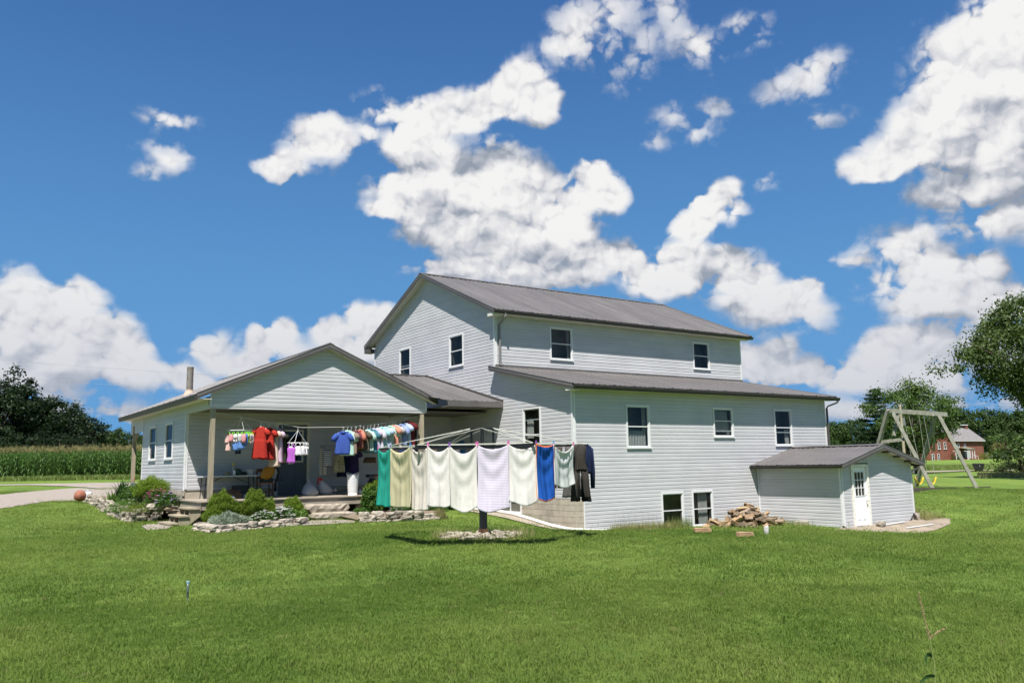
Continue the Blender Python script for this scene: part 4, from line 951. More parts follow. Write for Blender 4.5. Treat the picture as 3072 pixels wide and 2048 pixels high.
def towel(a, b, length, m, label, sag=.10, seed=0, border=None, name='towel', cat='towel', hem=.03, pins=True, fold=.05, skew=0.0):
    """a cloth pegged at two corners: the top edge sags, folds swing down from the pegs"""
    a, b = Vector(a), Vector(b); d = b-a; Wd = d.length; d.normalize(); n = Vector((d.y, -d.x, 0)).normalized(); mid = (a+b)/2
    if (Vector(CAM)-mid).dot(n) < 0: n = -n
    nu, nv = 30, 44; r = np.random.RandomState(seed); ph = r.rand(6)*6.28; V = []; mi = []
    for side in (0,):
        for j in range(nv+1):
            v = j/nv
            for i in range(nu+1):
                u = i/nu; arc = 4*u*(1-u)
                sg = sag*arc*(1-v*.75)
                z = -sg-length*v*(1-.02*math.cos(6.28*u+ph[0]))-hem*arc*v*v*.55
                sw = math.sin((v*5.2-arc*1.25)*6.28*.62+ph[1])*.015*max(0, 1-v*1.15)*arc             # swags under the sag
                fo = math.sin(u*6.28*2.1+ph[2]+v*1.2)*.016*v+math.sin(u*6.28*4.3+ph[3]-v*2)*.008*v     # loose folds lower down
                ed = .008*math.sin(u*6.28*(5+2*math.sin(seed))+ph[4])*(1-v)**3+.02*math.sin(u*3.1+v*3+ph[5])*v
                bl = fold*math.sin(math.pi*v)*(.4+.6*arc)+.05*v*math.sin(ph[5])
                off = sw+fo+ed-bl*.6+.02*r.randn()*.02
                uu = u+(.5-u)*.05*math.sin(math.pi*min(1, v*1.2))+skew*v
                p = mid*0+a+d*(uu*Wd)+Vector((0, 0, z))+n*off; V.append(p)
                mi.append((u, v))
    F = []; fm = []
    for j in range(nv):
        for i in range(nu):
            q = j*(nu+1)+i; F.append((q, q+1, q+nu+2, q+nu+1)); e = border and (i == 0 or i == nu-1 or j == 0 or j == nv-1); fm.append(1 if e else 0)
    # the flap folded back over the line
    b0 = len(V); fl = 6
    for j in range(fl+1):
        for i in range(nu+1):
            p = V[i]; arc = 4*(i/nu)*(1-i/nu); t = j/fl; V.append(p+n*(-.012-.03*math.sin(math.pi*t*.5)*arc-.01*arc)+Vector((0, 0, .012*math.sin(math.pi*min(1, t*2))-(.03+.10*arc)*t)))
    for j in range(fl):
        for i in range(nu):
            q = b0+j*(nu+1)+i; F.append((q, q+1, q+nu+2, q+nu+1)); fm.append(0)
    base = mid+Vector((0, 0, -length)); V = np.array([tuple(q-base) for q in V])
    o = bpy.data.objects.new(name, mesh_np(name, V, np.array(F), [m]+([border] if border else []), fm, smooth=True)); link(o); o.location = base; ORG[o.name] = base
    so = o.modifiers.new('thick', 'SOLIDIFY'); so.thickness = .006
    tag(o, label, cat, 'towels pegged on the rotary line' if cat == 'towel' else None)
    if pins:
        for k, p in enumerate((a, b)): pin(p+d*(.02 if k == 0 else -.02)+Vector((0, 0, .01)), PINM[(seed+k) % 3 if (seed+k) % 5 else 0], o)
    return o
def cloth(name, col, var=.08, trans=.22, scale=12, **k): return mat(name, col, .9, var=var, scale=scale, trans=trans, spec=.1, coords='obj', bump=.25, bscale=120, **k)
TW = [(1131, 1171, 'teal_terry', (.030, .36, .27), 'narrow teal green towel at the left end of the rotary line', 1.26, .10, .03),
 (1171, 1231, 'pale_yellow_terry', (.70, .63, .40), 'pale yellow towel between the teal and the beige towel', 1.24, .12, .05),
 (1231, 1284, 'beige_terry', (.66, .61, .54), 'plain beige towel between the yellow and the off-white towel', 1.27, .13, .05),
 (1284, 1349, 'off_white_terry', (.72, .69, .65), 'off-white towel hanging shorter, fourth from the left of the line', 1.20, .13, .07),
 (1349, 1431, 'cream_terry', (.72, .70, .64), 'large cream towel with deep swags left of the lavender striped one', 1.27, .17, .05),
 (1431, 1525, None, None, 'lavender and white striped towel in the middle of the rotary line', 1.29, .10, .06),
 (1525, 1609, 'heather_white_terry', (.70, .68, .64), 'heathered white towel between the striped and the blue towel', 1.18, .11, .05),
 (1609, 1661, 'royal_blue_terry', (.022, .12, .50), 'royal blue towel with orange edging', 1.15, .05, .03),
 (1661, 1720, 'clean_white_terry', (.76, .76, .73), 'short white towel with a thick white hem right of the blue one', .90, .16, .02)]
for i, (x0, x1, mn, col, lab, ln, sg, hem) in enumerate(TW):
    m = cloth(mn, col) if mn else stripes('lavender_stripes', (.70, .68, .70), (.50, .42, .58), 34, 2, .9, .2)
    towel(on_ring(x0-1.5), on_ring(x1+1.5), ln-.10, m, lab, sg, i, border=cloth('orange_edge', (.80, .20, .06)) if 'royal' in (mn or '') else None, hem=hem)

def garment(name, label, rows, m, loc, rz, cat, depth=.07, folds=.012, seed=0, group=None, hanger=None, legs=None, sleeves=None, collar=None, nseg=22, belt=None):
    """hollow garment hanging in its local x-z plane from (0,0,0), facing -y; rows: (z, half width, depth factor)"""
    r = np.random.RandomState(seed); root = thing(name, label, cat, loc, group, rz=rz if rz else 1e-6)
    def tubegrid(rows, x0=0.0):
        V = []; F = []
        zs = [q[0] for q in rows]; fine = []
        for (z0, w0, *_0), (z1, w1, *_1) in zip(rows[:-1], rows[1:]):
            c0 = _0[1] if len(_0) > 1 else x0; c1 = _1[1] if len(_1) > 1 else x0
            k = max(1, int(abs(z1-z0)/.05)); d0 = _0[0] if _0 else 1; d1 = _1[0] if _1 else 1
            for t in range(k): f = t/k; fine.append((z0+(z1-z0)*f, w0+(w1-w0)*f, d0+(d1-d0)*f, c0+(c1-c0)*f))
        q = rows[-1]; fine.append((q[0], q[1], q[2] if len(q) > 2 else 1, q[3] if len(q) > 3 else x0)); ph = r.rand(4)*6.28; H = abs(zs[0]-zs[-1])+1e-6
        for (z, w, dd, cx) in fine:
            g = (zs[0]-z)/H
            for k in range(nseg):
                t = 2*math.pi*k/nseg; fo = folds*g*(math.sin(5*t+ph[0])+.6*math.sin(9*t+ph[1]+3*g))
                V.append((cx+(w+fo*.6)*math.cos(t)+.012*math.sin(6*g+ph[2])*g, math.sin(t)*(depth*dd*(.5+.5*min(1, g*3)))+fo*1.2+.01*math.sin(4*g+ph[3]), z+fo*.3*g))
        for i in range(len(fine)-1):
            for k in range(nseg): F.append((i*nseg+k, i*nseg+(k+1) % nseg, (i+1)*nseg+(k+1) % nseg, (i+1)*nseg+k))
        return V, F
    V, F = tubegrid(rows)
    o = part_np('body', V, F, m, root, smooth=True); o.modifiers.new('thick', 'SOLIDIFY').thickness = .003
    for k, s_ in enumerate(sleeves or []):                       # (shoulder x,z)->(cuff x,z), radius
        for sgn in (-1, 1):
            (xa, za, ra), (xb, zb, rb) = s_; q = MB(); q.tube([(sgn*xa*.8, 0, za), (sgn*(xa*.35+xb*.65), -.01, za*.4+zb*.6+.02), (sgn*xb, 0, zb)], [ra, (ra+rb)*.52, rb], 9, cap=False)
            so = q.build('sleeve', m, root, smooth=True); so.modifiers.new('thick', 'SOLIDIFY').thickness = .003
    for g_ in (legs or []):
        for sgn in (-1, 1):
            V, F = tubegrid([(z, w, d_, sgn*c_) for (z, w, d_, c_) in g_]); o = part_np('leg', V, F, m, root, smooth=True); o.modifiers.new('thick', 'SOLIDIFY').thickness = .003
    if collar:
        q = MB(); q.lathe([(.075, -.05), (.072, .0), (.085, -.01), (.098, -.045)], (0, 0, .0), 14, 1.0, .75, cap=False); q.build('collar', collar, root, smooth=True)
    if hanger:
        q = MB(); q.tube([(-.18, 0, -.075), (0, 0, .0), (.18, 0, -.075)], .009, 6); q.tube([(0, 0, 0), (0, 0, .06), (.025, 0, .085), (.03, 0, .115), (0, 0, .135), (-.028, 0, .115)], .006, 6); q.build('hanger', hanger, root)
    return root
# dark work clothes at the right end of the carousel (and the back lines)
DK = cloth('charcoal_cloth', (.055, .048, .042)); DK2 = cloth('brown_grey_cloth', (.095, .078, .062)); DK3 = cloth('black_cloth', (.012, .013, .014)); NAVY = cloth('navy_cloth', (.02, .03, .075)); GRY = cloth('grey_cloth', (.13, .125, .12))
cy = YAW
def faceyaw(p): v = Vector(CAM)-Vector(p); return math.atan2(v.x, -v.y)
p = (on_ring(1720)+on_ring(1757))/2
garment('work_dress', 'charcoal apron dress with a rounded bib at the right end of the rotary line', [(0, .08, .5), (-.06, .14, .8), (-.35, .115, 1), (-.50, .14, 1), (-.52, .15, 1)], DK, p, faceyaw(p)+.25, 'dress', seed=3, legs=[[(-.50, .08, .9, .075), (-.8, .065, .8, .11), (-1.10, .055, .7, .15)]], group='dark work clothes on the rotary line')
RING2 = .86
def rp(deg, rr=RING2): return ringp(math.radians(deg), RR*rr, .0)
for (deg, m, lab, kind, sd, rr) in ((-6, DK3, 'black trousers hanging behind the charcoal apron dress', 'trousers', 5, .93), (-24, GRY, 'grey trousers with a flared hem hanging behind the short white towel', 'trousers', 6, .95), (-40, DK2, 'brown trousers showing below the short white towel, beside the blue towel', 'trousers', 7, .95), (1, NAVY, 'navy long-sleeved shirt at the outermost right of the rotary line', 'shirt', 8, .99)):
    p = rp(deg, rr); ln = 1.05 if kind == 'trousers' else .95
    if kind == 'trousers':
        garment('trousers', lab, [(0, .15, .6), (-.10, .15, .9), (-.26, .165, 1)], m, p, faceyaw(p)+.5*math.sin(sd), 'trousers', seed=sd, legs=[[(-.24, .088, 1, .08), (-.6, .075, .9, .10), (-ln*(1.12 if sd == 5 else 1.06 if sd == 6 else .88), .11, .8, .13)]], group='dark work clothes on the rotary line')
    else:
        garment('shirt', lab, [(0, .07, .5), (-.05, .15, .8), (-.3, .15, 1), (-.6, .15, 1)], m, p, faceyaw(p)+1.0, 'shirt', seed=sd, sleeves=[((.15, -.07, .06), (.17, -.9, .045))], group='dark work clothes on the rotary line')
for k, deg in enumerate((-62, -78, -95, -112, -128, -146, -164)):  # short things on the back lines, mostly hidden behind the towels
    p = rp(deg, .95); m = (DK2, NAVY, DK, GRY)[k % 4]
    garment('shorts', 'dark shorts on the back line of the rotary dryer, behind the pale towels', [(0, .19, .6), (-.1, .2, .9), (-.22, .21, 1)], m, p, faceyaw(p)+.3*math.sin(k), 'shorts', seed=20+k, legs=[[(-.2, .11, 1, .10), (-.5, .12, .9, .12)]], group='dark shorts on the back lines of the rotary line')
# flat stones round the post
sr = thing('stone_ring', 'loose ring of flat limestone pieces round the foot of the clothes line post', 'stones', (RC[0], RC[1], cz0))
r = random.Random(5)
for k in range(58):
    a = r.uniform(0, 6.283); d_ = .16+.62*math.sqrt(r.random()); x = RC[0]+d_*math.cos(a)*1.12; y = RC[1]+d_*math.sin(a)*1.0
    stone(sr, (x, y, g1(x, y)+.0+.10*max(0, 1-d_/.78)*r.random()), r.uniform(.14, .34), r.uniform(.12, .22), r.uniform(.035, .075), r.uniform(0, 6.28), r.randrange(9999), r.uniform(-.25, .25), roll=r.uniform(-.2, .2))
# ------------------------------------------------------------------ porch: clothes line and clothes
YL = 5.22
def PL(px, py, y=YL): p = on(px, py, 1, y); return Vector(p)
LP = [PL(640, 1236), PL(735, 1254), PL(800, 1266), PL(860, 1275), PL(905, 1282), PL(980, 1281), PL(1030, 1280.5), PL(1090, 1276), PL(1150, 1269), PL(1222, 1254), PL(1262, 1245)]
q = MB(); q.tube(LP, .007, 5); tag(q.build('porch_line', mat('pale_rope', (.6, .58, .52), .8)), 'pale rope clothes line sagging along the front of the porch', 'clothes line')
WH = WHITEPL; GH = mat('blue_hanger', (.08, .18, .55), .5)
def shirt(px, py, rz, m, label, ln=.70, w=.23, seed=0, dep=.075, hang=WH, y=None, sl=.26):
    p = PL(px, py, y if y else YL)
    return garment('shirt', label, [(-.005, .075, .7), (-.045, .17, .75), (-.10, w*.93, .9), (-.28, w*.94, 1.0), (-ln*.7, w, 1.05), (-ln, w*1.04, 1.1)], m, p, rz, 'shirt', dep, .012, seed, 'clothes on the porch line', hang, sleeves=[((w*.92, -.115, .085), (w*.92+.085, -.115-sl, .092))], collar=m)
def dress(px, py, rz, m, label, ln=1.0, w=.19, hem=.27, seed=0, hang=WH, y=None, waist=.42):
    p = PL(px, py, y if y else YL)
    return garment('dress', label, [(-.005, .08, .7), (-.045, .15, .8), (-.10, w, .9), (-waist, w*.92, .95), (-waist-.02, w*.97, 1.1), (-ln, hem, 1.7)], m, p, rz, 'dress', .075, .028, seed, 'clothes on the porch line', hang, sleeves=[((w*.95, -.12, .08), (w+.075, -.30, .085))])
RED = cloth('brick_red_cloth', (.40, .035, .025))
dress(782, 1279, -.62, RED, 'brick red short-sleeved dress, the left and fuller one of the two', 1.02, .20, .26, 1)
dress(806, 1282, -.80, RED, 'brick red short-sleeved dress half behind the first red one', 1.03, .20, .23, 2, y=5.45)
dress(824, 1283, -1.15, cloth('cream_cloth', (.66, .52, .42)), 'cream dress hanging behind the two red dresses', 1.25, .18, .19, 3, y=5.5)
dress(833, 1284, -1.05, cloth('pale_pink_cloth', (.62, .45, .56)), 'pale pink and lavender dress right of the cream one', 1.12, .18, .19, 4, y=5.5)
dress(846, 1289, -1.2, cloth('dark_olive_cloth', (.055, .055, .035)), 'dark olive dress in the shade left of the door window', 1.10, .18, .20, 5, y=5.6)
SH = [(1029, 1293, -.42, 'royal_blue_cloth', (0.056, 0.105, 0.379), 'royal blue short-sleeved shirt, first of the row of shirts', .78, .25),
 (1042, 1290, -.80, 'mint_cloth', (0.432, 0.644, 0.553), 'mint green shirt just behind the royal blue one', .80, .25),
 (1053, 1293, -.95, 'tan_cloth', (0.271, 0.203, 0.165), 'tan shirt between the mint one and the maroon one', .82, .25),
 (1067, 1291, -1.0, 'maroon_cloth', (0.17, 0.052, 0.064), 'maroon shirt in the shade left of the small coral one', .60, .22),
 (1080, 1288, -1.1, 'coral_cloth', (0.561, 0.204, 0.135), 'small coral orange shirt left of the olive one', .60, .17),
 (1090, 1291, -1.2, 'olive_cloth', (0.102, 0.094, 0.072), 'olive shirt between the coral and the pale mint shirts', .72, .23),
 (1102, 1288, -.95, 'pale_mint_cloth', (0.454, 0.629, 0.553), 'pale mint shirt left of the teal one', .80, .25),
 (1111, 1285, -.75, 'teal_cloth', (0.061, 0.201, 0.262), 'teal blue shirt right of the pale mint one', .80, .25),
 (1122, 1284, -.95, 'lavender_cloth', (0.494, 0.464, 0.57), 'lavender shirt right of the teal one', .70, .24),
 (1134, 1283, -1.0, 'white_lilac_cloth', (0.571, 0.556, 0.632), 'pale lilac shirt between the lavender and the aqua ones', .76, .24),
 (1144, 1280, -1.05, 'aqua_cloth', (0.358, 0.609, 0.624), 'aqua shirt right of the pale lilac one', .76, .23),
 (1156, 1279, -.9, 'powder_blue_cloth', (0.439, 0.523, 0.652), 'powder blue shirt right of the aqua one', .78, .25),
 (1170, 1276, -.85, 'light_green_cloth', (0.447, 0.645, 0.538), 'light green shirt left of the salmon one', .78, .25),
 (1179, 1275, -1.0, 'salmon_cloth', (0.588, 0.276, 0.2), 'salmon shirt right of the light green one', .72, .22),
 (1187, 1274, -.85, 'beige_cloth', (0.466, 0.421, 0.405), 'beige shirt left of the two light blue ones', .80, .25),
 (1200, 1271, -.95, 'sky_blue_cloth', (0.283, 0.367, 0.61), 'sky blue shirt, left of the last pale blue one', .78, .24),
 (1214, 1268, -.85, 'ice_blue_cloth', (0.468, 0.552, 0.688), 'ice blue shirt, second from the right end of the line', .78, .25),
 (1222, 1262, -.8, 'dark_red_cloth', (0.133, 0.023, 0.027), 'dark red shirt at the right end of the line beside the post', .85, .25)]
for i, (px, py, rz, mn, col, lab, ln, w) in enumerate(SH):
    shirt(px, py, rz+.22*math.sin(i*2.7), cloth(mn, col), lab, ln*(1+.07*math.sin(i*1.9)), w*(1+.09*math.sin(i*3.1)), 40+i, y=5.20+.03*math.sin(i*1.3), sl=.22+.07*math.sin(i*2.2), dep=.05+.03*math.sin(i*1.7)**2)
dress(1035, 1345, -.3, cloth('navy_skirt_cloth', (.018, .025, .06)), 'long navy dress hanging on the back line above the laundry basket', 1.0, .20, .25, 61, y=7.0)
dress(1062, 1345, -.3, cloth('purple_cloth', (.06, .04, .13)), 'long dark purple dress on the back line above the laundry basket', .95, .17, .2, 62, y=6.9)
garment('skirt', 'dark tartan skirt on the back line left of the teal towel', [(0, .20, .9), (-.2, .24, 1.1)], stripes('tartan', (.05, .045, .035), (.14, .07, .04), 14, 2), PL(1110, 1371, 6.6), -.2, 'skirt', seed=63)
# square frame hanger with little clothes
rk = PL(722, 1290); fr = thing('clip_hanger', 'white square clip hanger full of baby clothes left of the red dresses', 'clip hanger', tuple(rk+Vector((0, 0, -.25))))
def cs(dx, dy, dz=0): return rk+Vector((dx, dy, dz))
q = MB(); K = [cs(-.38, .12), cs(.02, -.28), cs(.42, .10), cs(.02, .45)]
for a, c in zip(K, K[1:]+K[:1]): q.bar(a, c, .018, .018)
q.bar(K[0], K[2], .014, .014); q.build('frame', WHITEPL, fr)
q = MB()
for a in K: q.tube([a, cs(.02, .05, .38)], .004, 4)
q.tube([cs(.02, .05, .38), cs(.02, .05, .46)], .006, 4); q.build('hanging_cord', WHITEPL, fr)
LIME = mat('lime_clip', (.22, .62, .05), .5); BAB = [cloth('baby_white', (.68, .64, .62)), cloth('baby_pink', (.62, .28, .30)), cloth('baby_blue', (.12, .24, .52)), cloth('baby_lime', (.45, .55, .08)), stripes('baby_stripe', (.7, .66, .62), (.62, .22, .16), 26), stripes('baby_check', (.66, .64, .60), (.35, .34, .30), 30), cloth('baby_navy', (.02, .025, .05))]
def small(p, w, h, m, label, seed, leg=False, rz=-.3, nm='baby_shirt', cat='baby clothes', grp='baby clothes on the square clip hanger', clip=True):
    t = garment(nm, label, [(0, w*.9, .5), (-h*.3, w, .9), (-h*.65 if leg else -h, w*1.05, 1)], m, p, rz, cat, .03, .012, seed, grp, nseg=14, legs=[[(-h*.6, w*.5, 1, w*.5), (-h, w*.45, .9, w*.55)]] if leg else None)
    if clip:
        q = MB()
        for sx in (-.7, .7): q.box(sx*w-.012, sx*w+.012, -.01, .01, -.02, .06); q.bar((sx*w, 0, .06), (sx*w, 0, .11), .004)
        q.build('clip', LIME, t)
    return t
LST = [(0, 1, .02, 4, 0, .30, .065, 'white baby top with faint print'), (.12, 1, 0, 1, 0, .24, .06, 'pale pink baby shorts'), (.25, 1, 0, 0, 1, .26, .06, 'white baby leggings'), (.38, 1, 0, 5, 0, .25, .06, 'grey checked baby top'), (.50, 1, 0, 1, 0, .28, .06, 'bright pink baby shorts'),
 (.05, 2, -.27, 4, 0, .26, .07, 'orange striped bib'), (.30, 2, -.22, 2, 0, .30, .11, 'blue baby romper'), (.45, 2, -.2, 2, 0, .28, .10, 'second blue baby romper'), (.62, 1, 0, 2, 0, .36, .06, 'blue baby top'), (.72, 1, 0, 3, 0, .26, .05, 'lime green baby top'), (.80, 1, 0, 5, 1, .32, .06, 'checked baby leggings'), (.88, 1, 0, 0, 1, .33, .055, 'white baby leggings with blue print'), (.96, 1, 0, 4, 0, .28, .055, 'white and pink baby top'), (.35, 3, -.42, 6, 0, .2, .08, 'navy baby cap')]
for i, (f, row, dz, mi_, leg, h, w, lab) in enumerate(LST):
    a = K[0].lerp(K[1], f*2) if f < .5 else K[1].lerp(K[2], f*2-1)
    small(a+Vector((0, .03*(row-1), -.12+dz)), w, h, BAB[mi_], lab+' on the square clip hanger', 70+i, bool(leg), clip=row == 1)
# oval hanger with white camisoles in front of the door
ok = PL(893, 1328); ov = thing('clip_hanger', 'grey oval clip hanger on cords in front of the porch door', 'clip hanger', tuple(ok+Vector((0, 0, -.1))))
q = MB(); q.tube([ok+Vector((math.cos(t)*.33, math.sin(t)*.2, 0)) for t in np.linspace(0, 2*math.pi, 25)], .012, 6, cap=False); q.build('frame', WHITEPL, ov)
q = MB(); tp = ok+Vector((0.0, 0, .40))
for t in (.3, 2.6, 4.2): q.tube([ok+Vector((math.cos(t)*.33, math.sin(t)*.2, 0)), tp], .006, 5)
q.tube([tp, tp+Vector((0, 0, .1))], .006, 5); q.build('hanging_cord', WHITEPL, ov)
def cami(p, w, h, m, label, seed, rz):
    return garment('camisole', label, [(-.10, w*.86, .7), (-.16, w, .9), (-h*.6, w*.9, .95), (-h, w*1.05, 1)], m, p, rz, 'camisole', .035, .02, seed, 'underwear on the oval clip hanger', nseg=16, sleeves=[((w*.55, .01, .012), (w*.75, -.12, .014))])
cami(ok+Vector((-.25, -.12, -.05)), .13, .60, cloth('orchid_cloth', (.48, .14, .56)), 'orchid purple camisole draped at the left of the oval hanger', 90, -.5)
for k, (dx, dy, w, h) in enumerate(((-.06, -.2, .11, .40), (.08, -.2, .10, .40), (.20, -.16, .08, .38), (.30, -.05, .07, .36), (-.2, .08, .1, .66))):
    cami(ok+Vector((dx, dy, -.01)), w, h, cloth('white_lace_cloth', (.68, .66, .68)), 'white lace-edged camisole on the oval clip hanger', 91+k, -.4-.2*k)
# back frame hanger with striped top
bk = PL(982, 1336, 6.3); bh = thing('clip_hanger', 'dark clip hanger on the back line holding the striped top', 'clip hanger', tuple(bk))
q = MB(); q.tube([bk+Vector((math.cos(t)*.27, math.sin(t)*.16, 0)) for t in np.linspace(0, 2*math.pi, 21)], .012, 6, cap=False); q.tube([bk+Vector((0, .1, 0)), bk+Vector((0, .1, .78))], .005, 4); q.build('frame', mat('grey_plastic', (.22, .22, .21), .5), bh)
cami(bk+Vector((-.03, -.1, -.04)), .14, .66, stripes('navy_white_stripes', (.02, .03, .06), (.60, .62, .62), 15), 'navy and white striped camisole top on the back line', 100, -.1)
garment('leggings', 'cream leggings hanging beside the striped top', [(-.02, .10, .5), (-.2, .11, .9)], cloth('cream_legging_cloth', (.42, .40, .34)), bk+Vector((-.15, .02, 0)), -.2, 'leggings', .04, seed=101, legs=[[(-.18, .06, 1, .06), (-1.0, .055, .8, .07)]])
garment('trousers', 'olive floral trousers with a white hem on the back line', [(-.05, .15, .6), (-.3, .15, 1)], mat('olive_floral', (.20, .18, .06), .9, col2=(.45, .42, .30), scale=18, coords='obj', trans=.2), bk+Vector((.42, -.05, 0)), -.3, 'trousers', .05, seed=102, legs=[[(-.28, .09, 1, .07), (-.92, .10, .8, .10)]])

# ------------------------------------------------------------------ porch: furniture and clutter (deck top z=1.243)
DZ = 1.243
tb0, tb1 = on(598, 1411, 1, 7.45), on(770, 1413, 1, 7.45); TZ = DZ+.74
ft = thing('folding_table', 'grey-white plastic folding table against the back wall of the porch', 'table', (tb0[0]+.8, 7.4, DZ))
q = MB(); q.box(tb0[0], tb0[0]+1.86, 7.06, 7.78, TZ-.045, TZ); q.build('table_top', mat('table_plastic', (.50, .52, .52), .5), ft)
for xx in (tb0[0]+.15, tb0[0]+1.70):
    for yy in (7.14, 7.70): q = MB(); q.tube([(xx, yy, TZ-.045), (xx+(.04 if xx > tb0[0]+1 else -.04), yy, DZ)], .014, 6); q.build('leg', BLACKM, ft)
q = MB(); q.tube([(tb0[0]+.13, 7.42, DZ+.42), (tb0[0]+.75, 7.42, TZ-.05)], .011, 6); q.tube([(tb0[0]+1.72, 7.42, DZ+.42), (tb0[0]+1.1, 7.42, TZ-.05)], .011, 6); q.build('brace', BLACKM, ft)
def ontab(px): return float(on(px, 1405, 1, 7.3)[0])
x = ontab(683); q = MB(); q.lathe([(.16, 0), (.17, .01), (.105, .02), (.10, .09), (.08, .12), (0, .125)], (x, 7.3, TZ), 16); tag(q.build('straw_hat', mat('straw', (.33, .28, .17), .9, var=.3, scale=40), None, True), 'straw hat lying at the left of the folding table', 'hat')
x = ontab(703); h = thing('spray_bottle', 'clear bottle with a yellow cap on the folding table', 'bottle', (x, 7.4, TZ)); q = MB(); q.lathe([(.045, 0), (.05, .02), (.05, .22), (.045, .30), (.04, .34)], (x, 7.4, TZ), 12); q.build('body', mat('milky_plastic', (.40, .38, .33), .4), h, True); q = MB(); q.lathe([(.05, .34), (.05, .40), (.03, .42)], (x, 7.4, TZ), 12); q.build('cap', mat('yellow_plastic', (.62, .50, .05), .5), h, True)
x = ontab(700); q = MB(); q.lathe([(.045, 0), (.05, .1), (.048, .16), (.03, .17)], (x, 7.18, TZ), 12); tag(q.build('cup', WHITEPL, None, True), 'small white cup in front of the bottle on the folding table', 'cup')
x = ontab(714); q = MB(); q.lathe([(.08, 0), (.13, .05), (.14, .12), (.10, .2), (.03, .23), (0, .23)], (x, 7.3, TZ), 14); tag(q.build('bag', mat('dark_green_cloth', (.03, .07, .06), .9)), 'dark green bundle in the middle of the folding table', 'bag')
x = ontab(731); q = MB(); q.lathe([(.06, 0), (.08, .04), (.07, .09), (.03, .12)], (x, 7.25, TZ), 10, 1.4); tag(q.build('pouch', DARK), 'small dark pouch beside the white tub on the folding table', 'pouch')
x = ontab(750); h = thing('tub', 'white plastic ice-cream tub at the right end of the folding table', 'tub', (x, 7.3, TZ)); q = MB(); q.lathe([(.11, 0), (.13, .20), (.135, .20), (.125, .19), (.105, .02), (0, .02)], (x, 7.3, TZ), 16, 1.1, .8, cap=False); q.build('body', mat('tub_white', (.55, .58, .60), .4), h, True); q = MB(); q.tube([(x-.14, 7.3, TZ+.19), (x-.1, 7.25, TZ+.27), (x+.1, 7.25, TZ+.27), (x+.14, 7.3, TZ+.19)], .004, 4); q.build('handle', GREYM, h)
x0 = float(on(703, 1445, 1, 7.3)[0]); h = thing('crate', 'black plastic crate under the folding table', 'crate', (x0+.25, 7.4, DZ)); q = MB(); q.box(x0, x0+.5, 7.2, 7.6, DZ+.12, DZ+.14)
for (a, b_, c, d_) in ((x0, x0+.5, 7.2, 7.22), (x0, x0+.5, 7.58, 7.6), (x0, x0+.02, 7.22, 7.58), (x0+.48, x0+.5, 7.22, 7.58)): q.box(a, b_, c, d_, DZ+.14, DZ+.40)
q.build('body', BLACKM, h); q = MB(); q.box(x0-.02, x0+.52, 7.18, 7.2, DZ+.37, DZ+.41); q.build('rim', BLACKM, h); q = MB(); q.box(x0+.02, x0+.48, 7.22, 7.58, DZ, DZ+.12); q.build('stand', BLACKM, h)
def carton(x0, x1, y0, y1, z0, z1, lab, m):
    h = thing('cardboard_box', lab, 'box', ((x0+x1)/2, (y0+y1)/2, z0)); q = MB()
    for (a, b_, c, d_) in ((x0, x1, y0, y0+.01), (x0, x1, y1-.01, y1), (x0, x0+.01, y0+.01, y1-.01), (x1-.01, x1, y0+.01, y1-.01)): q.box(a, b_, c, d_, z0, z1)
    q.box(x0+.01, x1-.01, y0+.01, y1-.01, z0, z0+.01); q.build('body', m, h); q = MB(); q.slab([(x0, y0, z1), (x1, y0, z1), (x1, y0-.10, z1-.02), (x0, y0-.10, z1-.02)], (0, 0, .006)); q.build('flap', m, h); return h
CARD = mat('cardboard', (.26, .16, .09), .9, var=.15, scale=8)
bx = float(on(672, 1490, 1, 6.6)[0]); carton(bx+.1, bx+.55, 6.55, 6.9, DZ, DZ+.15, 'shallow brown cardboard box on the deck under the table', CARD); carton(bx+.2, bx+.62, 6.95, 7.2, DZ, DZ+.26, 'taller brown cardboard box behind the shallow one', CARD)
q = MB(); q.box(bx+.6, bx+.92, 6.5, 6.8, DZ, DZ+.12); tag(q.build('basket', mat('white_crate', (.42, .42, .42), .6, var=.4, scale=40)), 'small white slotted basket on the deck beside the cardboard boxes', 'basket')
bb = on(700, 1493, 1, 6.1); q = MB(); q.lathe([(.0, 0), (.05, .01), (.055, .07), (.04, .1), (0, .11)], (bb[0], 6.1, DZ), 12); tag(q.build('tin', mat('shiny_tin', (.75, .75, .75), .15, metal=1)), 'small shiny tin on the deck in front of the boxes', 'tin')
# wooden chair with the yellow backpack sprayer on it
cx = float(on(795, 1440, 1, 7.1)[0]); CHW = mat('brown_chair_wood', (.16, .085, .045), .6, var=.3, scale=6)
ch = thing('wooden_chair', 'brown wooden chair left of the porch door with a yellow backpack blower on it', 'chair', (cx, 7.1, DZ))
q = MB(); q.box(cx-.24, cx+.24, 6.88, 7.32, DZ+.43, DZ+.475); q.build('seat', mat('tan_seat', (.30, .14, .07), .7), ch)
for sx in (-.21, .21):
    for yy in (6.91, 7.29): q = MB(); q.box(cx+sx-.02, cx+sx+.02, yy-.02, yy+.02, DZ, DZ+.43); q.build('leg', CHW, ch)
q = MB(); q.box(cx-.23, cx-.19, 7.29, 7.33, DZ+.475, DZ+.95); q.box(cx+.19, cx+.23, 7.29, 7.33, DZ+.475, DZ+.95); q.box(cx-.19, cx+.19, 7.295, 7.32, DZ+.84, DZ+.95); q.box(cx-.19, cx+.19, 7.295, 7.32, DZ+.62, DZ+.70); q.build('backrest', CHW, ch)
